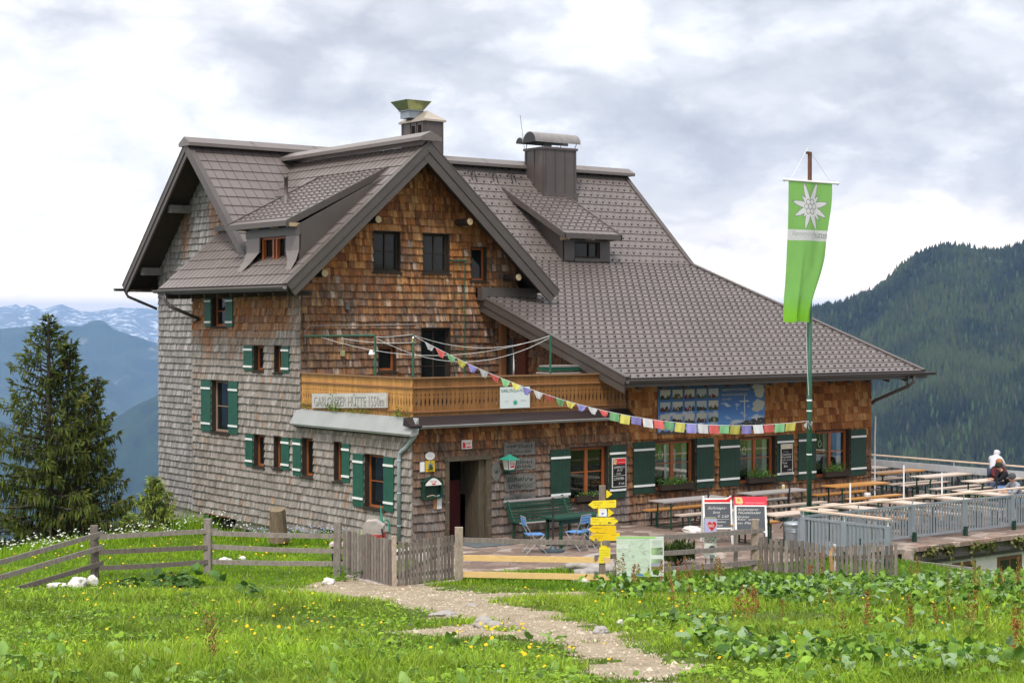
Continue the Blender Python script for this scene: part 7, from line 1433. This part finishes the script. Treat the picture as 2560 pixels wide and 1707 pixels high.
# rusty brown dock seed stalks
V = []; F = []; C_ = []; rs = random.Random(12)
for (cnt, px, w0, su, sw_) in ((7, 1562, 31.4, .12, .2), (4, 1600, 31.0, .1, .2), (9, 1660, 31.2, .45, .4), (7, 1730, 31.0, .4, .4), (12, 1830, 30.6, .6, .5), (6, 2000, 30.3, .5, .5), (3, 1710, 23.0, .1, .3), (4, 1850, 21.8, .12, .4), (3, 1890, 20.6, .1, .2), (4, 1950, 22.4, .12, .3), (5, 2200, 22.0, .35, .6), (6, 2260, 18.5, .3, .5), (8, 2360, 19.5, .4, .6), (7, 2450, 27.5, .5, .6), (10, 2520, 26.5, .6, .8), (9, 2500, 19.0, .4, .9), (6, 2540, 15.5, .2, .5), (5, 2350, 30.0, .5, .5), (3, 530, 14.4, .05, .15), (4, 10, 32, .3, .5)):
    for _ in range(max(2, int(cnt*.62))):
        uu = rs.gauss((px-1280)/4213*w0, su); ww = rs.gauss(w0, sw_); x, y = xy(uu, ww); x, y = float(x), float(y); b0 = Vector((x, y, gzz(x, y))); H_ = rs.uniform(.48, .82)*(1.0 if w0 > 24 else .80); tip = b0+Vector((rs.uniform(-.08, .08), rs.uniform(-.08, .08), H_)); c0 = rs.choice([(.30, .12, .035), (.34, .17, .05), (.24, .14, .04), (.28, .24, .06)])
        i = len(V); s = Vector((.006, .006, 0)); V += [b0-s, b0+s, tip+s*.4, tip-s*.4]; F.append((i, i+1, i+2, i+3)); C_.append((.13, .12, .04))
        for q in range(int(70*(H_/.5))):
            f = rs.uniform(.42, 1); p = b0.lerp(tip, f); ra = .048*(1.1-f)*1.6; p = p+Vector((rs.gauss(0, ra*.6), rs.gauss(0, ra*.6), rs.uniform(-.02, .02))); d = Vector((rs.uniform(-1, 1), rs.uniform(-1, 1), rs.uniform(.2, 1.2))).normalized(); e = d.cross(Vector((rs.uniform(-1, 1), rs.uniform(-1, 1), .3))).normalized(); a_ = rs.uniform(.018, .034); i = len(V); V += [p, p+d*a_*.6+e*a_*.35, p+d*a_*1.3, p+d*a_*.6-e*a_*.35]; F.append((i, i+1, i+2, i+3)); C_.append(jit(c0, .35))
tag(np_mesh('dock_seed_stalks', np.array([tuple(v) for v in V]), np.array(F), LEAFM, np.array(C_)), 'reddish brown dock seed stalks standing above the leaves', 'plants', kind='stuff')
# flowers
def flowers(name, P, rad, col, label, seed, petals=9, heads=True):
    rs = random.Random(seed); V = []; F = []; C_ = []
    for (p, z) in P:
        x, y = p; b0 = Vector((x, y, gzz(x, y)+z)); nrm = Vector((rs.gauss(-.25, .35), rs.gauss(-.35, .35), 1)).normalized(); a = nrm.cross(Vector((1, 0, 0))).normalized(); b = nrm.cross(a); R_ = rad*rs.uniform(.7, 1.2); i = len(V)
        for k in range(8): t = k/8*2*math.pi; V.append(b0+(a*math.cos(t)+b*math.sin(t))*R_*(1 if k % 2 else .8)+nrm*.004)
        V.append(b0+nrm*R_*.35)
        for k in range(8): F.append((i+k, i+(k+1) % 8, i+8, i+8)); C_.append(jit(col, .12))
        i = len(V); g = b0-Vector((0, 0, z+.02)); s = Vector((.003, .003, 0)); V += [g-s, g+s, b0+s, b0-s]; F.append((i, i+1, i+2, i+3)); C_.append((.10, .18, .03))
    F3 = [f for f in F]
    mbx = MB(); mbx.v = [tuple(v) for v in V]; mbx.f = [list(dict.fromkeys(f)) for f in F3]; mbx.m = [0]*len(F3); mbx.c = C_; tag(mbx.build(name, LEAFM), label, 'flowers', kind='stuff')
P = []
def addf(px, w0, su, sw_, cnt, zlo=.10, zhi=.22):
    for _ in range(cnt):
        uu, ww = random.gauss((px-1280)/4213*w0, su), random.gauss(w0, sw_); x, y = xy(uu, ww)
        if float(path_d(x, y)) > .08: P.append(((float(x), float(y)), random.uniform(zlo, zhi)))
for a in ((120, 32, 1.2, .6, 10), (330, 33.5, .8, .3, 14), (240, 26, 1.0, 1.5, 16), (520, 23, 1.2, 1.2, 12), (690, 24, .5, 1.0, 16), (760, 20.5, .7, .7, 12), (640, 18, 1.0, 1.2, 10), (260, 19, .8, 1.5, 10), (350, 15.5, .5, .4, 2), (1190, 21.3, .28, .25, 34), (1250, 19.8, .35, .25, 30), (1330, 17.5, .4, .4, 16), (1380, 16, .3, .5, 10), (1340, 28.5, .5, .3, 9), (1700, 25, .8, 1.5, 8), (1745, 20.5, .05, .2, 2), (2010, 18, .3, .3, 7), (1850, 17, .5, .8, 10), (2280, 25.5, .6, .6, 10), (2000, 24, 1.5, 2, 14), (2230, 15.5, .3, .5, 5), (2110, 31.5, .8, .3, 9)): addf(*a)
addf(940, 36.2, 1, .5, 4, .03, .08)
flowers('dandelion_flowers', P, .022, (.80, .52, .01), 'yellow dandelion flowers dotted over the meadow', 1)
P = []
for _ in range(110): x = random.uniform(-8.5, -.3); y = random.uniform(0, 11); P.append(((x, y), random.uniform(.05, .12)))
flowers('lawn_flowers', P, .030, (.75, .50, .02), 'tiny yellow flowers in the lawn by the grey wall', 2)
P = []
for _ in range(330):
    ww = random.uniform(40.5, 51); uu = -12.8+.43*(ww-42)+random.gauss(.5, .55); x, y = xy(uu, ww)
    if float(x) < -.3: P.append(((float(x), float(y)), random.uniform(.10, .42)))
for _ in range(60): P.append(((random.uniform(-1.4, -.2), random.uniform(7.0, 9.8)), random.uniform(.2, .7)))
flowers('white_umbel_flowers', P, .030, (.62, .66, .56), 'small white flowers along the edge of the lawn above the valley', 3)
P = [((random.uniform(-.9, -.15), random.uniform(2.2, 7.2)), random.uniform(.1, .38)) for _ in range(320)]
flowers('blue_flowers', P, .022, (.36, .42, .62), 'pale blue forget-me-nots at the foot of the grey wall', 4)
# single plants
def dockplant(px, w0, label, seed, n=46, s=.26, spread=.28):
    p = gpx(px, w0); t_ = thing('dock_plant', p, label, 'plant'); rr2 = np.random.default_rng(seed); pos = np.stack([rr2.normal(0, spread, n), rr2.normal(0, spread, n), rr2.uniform(.02, .28, n)], -1); t = rr2.random((n, 1)); c = np.array([.035, .085, .015])*(1-t)+np.array([.10, .20, .04])*t; c[rr2.random(n) < .1] = (.16, .07, .04)
    leaves('leaves', pos, rr2.uniform(.6, 1.15, n)*s, c, None, seed=seed, up=.45, wid=.42, parent=t_, kind=None)
dockplant(440, 34.6, 'dark green dock plant with big leaves below the three rail fence', 3, 60); dockplant(335, 32.8, 'low dock plant with few pale leaves, left of the bigger dark one', 4, 22, .2, .22); dockplant(880, 35.6, 'small leafy weed at the foot of the left picket gate', 5, 34, .12, .25); dockplant(590, 26.5, 'loose pale leaved weed at the edge of the tall grass on the left', 6, 14, .17, .25)
t_ = thing('mountain_pine_bush', (2.9, -6.35, -.13), 'low dark green mountain pine bush on the paving behind the rail fence', 'bush'); V = []; F = []; C_ = []; rs = random.Random(5)
for s in range(95):
    b0 = Vector((rs.uniform(-.42, .42), rs.uniform(-.25, .25), 0)); tip = b0+Vector((rs.uniform(-.12, .12), rs.uniform(-.1, .1), rs.uniform(.34, .56))); c0 = jit(rs.choice([(.035, .06, .015), (.06, .10, .02), (.09, .13, .03)]), .2)
    for q in range(60):
        p = b0.lerp(tip, rs.uniform(.25, 1)); d = Vector((rs.uniform(-1, 1), rs.uniform(-1, 1), rs.uniform(.2, 1.3))).normalized(); e = d.cross(Z3).normalized()*.009; i = len(V); V += [p-e, p+e, p+d*.085+e*.2, p+d*.085-e*.2]; F.append((i, i+1, i+2, i+3)); C_.append(jit(c0, .25))
np_mesh('needles', np.array([tuple(v) for v in V]), np.array(F), NEED, np.array(C_), parent=t_); mb = MB()
for s in range(7): a = s*.9; mb.tube([(0, 0, -.05), (.2*math.cos(a), .12*math.sin(a), .2), (.35*math.cos(a), .2*math.sin(a), .38)], [.02, .014, .008], 5)
mb.build('branches', BARK, t_)
# pebbles on the path
n = 26000; w = np.exp(r.uniform(np.log(12), np.log(36), n)); u = r.uniform(-5.5, 2.6, n); x, y = xy(u, w); keep = (path_d(x, y) < .12) & ~in_poly(x, y, PAVE); x, y, w = x[keep], y[keep], w[keep]; n = len(x); z = ground_z(x, y); s = r.uniform(.006, .024, n)*(1+1.2*(r.random(n) < .05)); V = np.zeros((n, 5, 3))
for k in range(4): a = k*np.pi/2+r.uniform(-.4, .4, n); V[:, k] = np.stack([x+np.cos(a)*s*r.uniform(.8, 1.4, n), y+np.sin(a)*s*r.uniform(.8, 1.4, n), z-.004], -1)
V[:, 4] = np.stack([x, y, z+s*.7], -1); b = (np.arange(n)*5)[:, None]; F = (b[:, :, None]+np.array([[[0, 1, 4], [1, 2, 4], [2, 3, 4], [3, 0, 4]]])).reshape(-1, 3); c = np.array([.42, .355, .27])*r.uniform(.40, 1.35, (n, 1))
tag(np_mesh('pebbles', V.reshape(-1, 3), F, mat('pebble', rough=.95, attr=True, var=.1), np.repeat(c, 4, 0)), 'loose pale pebbles on the gravel path', 'pebbles', kind='stuff')

# ---------------------------------------------------------------- people
SKIN = mat('skin', (.52, .28, .19), rough=.55, var=.05)
def skinned(name, nodes, edges, m, parent, sub=2):
    me = bpy.data.meshes.new(name); keys = list(nodes); me.from_pydata([nodes[k][:3] for k in keys], [(keys.index(a), keys.index(b)) for a, b in edges], []); o = bpy.data.objects.new(name, me); scene.collection.objects.link(o); o.parent = parent; me.materials.append(m)
    md = o.modifiers.new('skin', 'SKIN'); md.use_smooth_shade = True; md.branch_smoothing = .4
    for i, k in enumerate(keys): rr_ = nodes[k][3]; me.skin_vertices[0].data[i].radius = (rr_, rr_ if len(nodes[k]) < 5 else nodes[k][4])
    me.skin_vertices[0].data[0].use_root = True; o.modifiers.new('sub', 'SUBSURF').levels = sub; o.modifiers['sub'].render_levels = sub; return o
def person(label, loc, rz, J, top, trous, hair, hood=False, capc=None, shoe=(.03, .03, .03)):
    """J: joints in the person's frame, x forward, y left"""
    t_ = thing('person', loc, label, 'person', None, rz); B = {}; E = []
    rad = dict(hip=.10, waist=.085, chest=.09, neck=.050, hipL=.07, hipR=.07, kneeL=.052, kneeR=.052, ankL=.040, ankR=.040, toeL=.030, toeR=.030, shL=.042, shR=.042, elL=.038, elR=.038, wrL=.026, wrR=.026, hdL=.034, hdR=.034)
    for k, v in J.items():
        if k in rad: B[k] = (*v, rad[k])
    hd = Vector(J['head']); nk = Vector(J['neck']); f = Vector(J.get('look', (1, 0, -.1))).normalized(); upv = (hd-nk).normalized()
    B['skull'] = (*(hd), .088, .098); B['crown'] = (*(hd+upv*.075), .066); B['chin'] = (*(hd+f*.045-upv*.075), .046); B['nose'] = (*(hd+f*.105-upv*.02), .014)
    E = [('hip', 'waist'), ('waist', 'chest'), ('chest', 'neck'), ('neck', 'skull'), ('skull', 'crown'), ('skull', 'chin'), ('skull', 'nose'), ('chest', 'shL'), ('chest', 'shR'), ('shL', 'elL'), ('shR', 'elR'), ('elL', 'wrL'), ('elR', 'wrR'), ('wrL', 'hdL'), ('wrR', 'hdR'), ('hip', 'hipL'), ('hip', 'hipR'), ('hipL', 'kneeL'), ('hipR', 'kneeR'), ('kneeL', 'ankL'), ('kneeR', 'ankR'), ('ankL', 'toeL'), ('ankR', 'toeR')]
    for s in 'LR':
        h_ = Vector(J['hd'+s]); d = (h_-Vector(J['wr'+s])).normalized(); sd_ = d.cross(Z3).normalized()
        for q in range(4): off_ = sd_*(.030-.020*q); a = h_+d*.035+off_; b = h_+d*(.075+.012*(q in (1, 2)))+off_*1.15-Z3*.018; B[f'f{s}{q}a'] = (*a, .009); B[f'f{s}{q}b'] = (*b, .007); E += [('hd'+s, f'f{s}{q}a'), (f'f{s}{q}a', f'f{s}{q}b')]
        th_ = h_-sd_*-.045+d*.01; B['th'+s] = (*th_, .010); E.append(('hd'+s, 'th'+s))
    body = skinned('body', B, E, SKIN, t_, 2)
    g = lambda k, a, b=None: (*J[k], a) if b is None else (*J[k], a, b)
    ts = dict(hip=g('hip', .155, .125), waist=g('waist', .15, .13), chest=g('chest', .165, .15), col=(*(Vector(J['chest']).lerp(Vector(J['neck']), .85)), .085), shL=g('shL', .082), shR=g('shR', .082), elL=g('elL', .060), elR=g('elR', .060), wrL=g('wrL', .045), wrR=g('wrR', .045)); te = [('hip', 'waist'), ('waist', 'chest'), ('chest', 'col'), ('chest', 'shL'), ('chest', 'shR'), ('shL', 'elL'), ('shR', 'elR'), ('elL', 'wrL'), ('elR', 'wrR')]
    if hood: ts['hoodb'] = (*(hd-f*.02-upv*.03), .112); ts['hoodt'] = (*(hd-f*.02+upv*.06), .100); te += [('col', 'hoodb'), ('hoodb', 'hoodt')]
    skinned('jacket', ts, te, top, t_)
    tr = dict(hip=(*(Vector(J['hip'])-Z3*.03), .135, .125), hipL=g('hipL', .100), hipR=g('hipR', .100), kneeL=g('kneeL', .074), kneeR=g('kneeR', .074), ankL=g('ankL', .058), ankR=g('ankR', .058)); skinned('trousers', tr, [('hip', 'hipL'), ('hip', 'hipR'), ('hipL', 'kneeL'), ('hipR', 'kneeR'), ('kneeL', 'ankL'), ('kneeR', 'ankR')], trous, t_)
    for s in 'LR': mb = MB(); a, b = Vector(J['ank'+s]), Vector(J['toe'+s]); mb.tube([a-Z3*.02-(b-a)*.25, a-Z3*.03+(b-a)*.4, b], [.052, .052, .038], 10); mb.build('shoe', BLACKM, t_, smooth=True)
    if not hood:
        mb = MB(); n_ = 12
        cvs = []; c0 = hd-f*.018+upv*.02
        sdv = f.cross(upv).normalized(); uu = sdv.cross(f)
        for i in range(9):
            ph = math.pi*i/8*.62
            for k in range(n_): a = 2*math.pi*k/n_; cvs.append(c0+(uu*math.cos(ph)+(f*math.cos(a)+sdv*math.sin(a))*math.sin(ph)*(1 if math.cos(a) < .3 else .93))*.113)
        mb.add(cvs, [(i*n_+k, i*n_+(k+1) % n_, (i+1)*n_+(k+1) % n_, (i+1)*n_+k) for i in range(8) for k in range(n_)]); 
        if capc: mb.prism([c0+f*.09+sdv*.07+uu*.02, c0+f*.19+sdv*.05+uu*.01, c0+f*.19-sdv*.05+uu*.01, c0+f*.09-sdv*.07+uu*.02], uu*.012)
        mb.build('cap' if capc else 'hair', hair, t_, smooth=True)
    mb = MB()
    sdv = f.cross(upv).normalized()
    for s in (-1, 1): e_ = hd+f*.092+sdv*s*.032+upv*.012; mb.box(tuple(e_-Vector((.008,)*3)), tuple(e_+Vector((.008,)*3)))
    mb.build('eyes', DARK, t_)
HOOD = mat('light_grey_fleece', (.56, .56, .62), rough=.95, var=.05); JEAN = mat('dark_jeans', (.055, .065, .11), rough=.9, var=.2, nscale=12); JEANL = mat('blue_jeans', (.12, .20, .36), rough=.9, var=.2, nscale=12); BLK = mat('black_fleece', (.008, .008, .010), rough=.9); WINE = mat('dark_red_top', (.09, .012, .015), rough=.9); GRYT = mat('grey_blue_top', (.25, .27, .32), rough=.9)
SJ = dict(hip=(0, 0, .93), waist=(.03, 0, 1.05), chest=(.12, 0, 1.24), neck=(.21, 0, 1.40), head=(.27, 0, 1.49), look=(1, 0, -.25), hipL=(0, .09, .90), hipR=(0, -.09, .90), kneeL=(.03, .11, .50), kneeR=(.03, -.10, .50), ankL=(-.02, .12, .08), ankR=(-.06, -.11, .08), toeL=(.14, .14, .035), toeR=(.10, -.13, .035), shL=(.15, .17, 1.32), shR=(.15, -.17, 1.32), elL=(.27, .22, 1.12), elR=(.27, -.22, 1.12), wrL=(.42, .10, 1.14), wrR=(.42, -.08, 1.14), hdL=(.48, .05, 1.14), hdR=(.48, -.03, 1.14))
person('person in a light grey hooded sweater and dark jeans leaning on the far terrace railing', (19.80, -2.20, FZ), R(8), SJ, HOOD, JEAN, None, hood=True)
def seated(lean=.12, el=.1): return dict(hip=(0, 0, .56), waist=(.04+lean*.2, 0, .70), chest=(.06+lean, 0, .92), neck=(.10+lean*1.5, 0, 1.09), head=(.14+lean*1.8, 0, 1.19), look=(1, 0, -.35), hipL=(.06, .10, .55), hipR=(.06, -.10, .55), kneeL=(.46, .14, .54), kneeR=(.46, -.14, .54), ankL=(.46, .15, .09), ankR=(.40, -.15, .09), toeL=(.62, .17, .035), toeR=(.56, -.17, .035), shL=(.08+lean, .18, 1.01), shR=(.08+lean, -.18, 1.01), elL=(.26+lean, .22, .80), elR=(.26+lean, -.22, .80), wrL=(.42+lean, .12, .82), wrR=(.42+lean, -.12, .82), hdL=(.49+lean, .08, .82), hdR=(.49+lean, -.08, .82))
person('seated person in a black jacket and blue jeans bending over the pale table', (18.98, -3.48, FZ), R(140), seated(.14), BLK, JEANL, mat('dark_cap', (.012, .016, .012), rough=.8), capc=(0, 0, 0))
person('ginger haired person facing the viewer behind the one in the black jacket', (19.92, -2.22, FZ), R(-118), seated(.05), WINE, JEANL, mat('ginger_hair', (.32, .13, .04), rough=.7))
person('seated person in a grey cap and pale jeans at the right border of the terrace', (16.22, -5.72, FZ), R(165), seated(.05), GRYT, JEANL, mat('grey_cap', (.06, .06, .07), rough=.8), capc=(0, 0, 0))
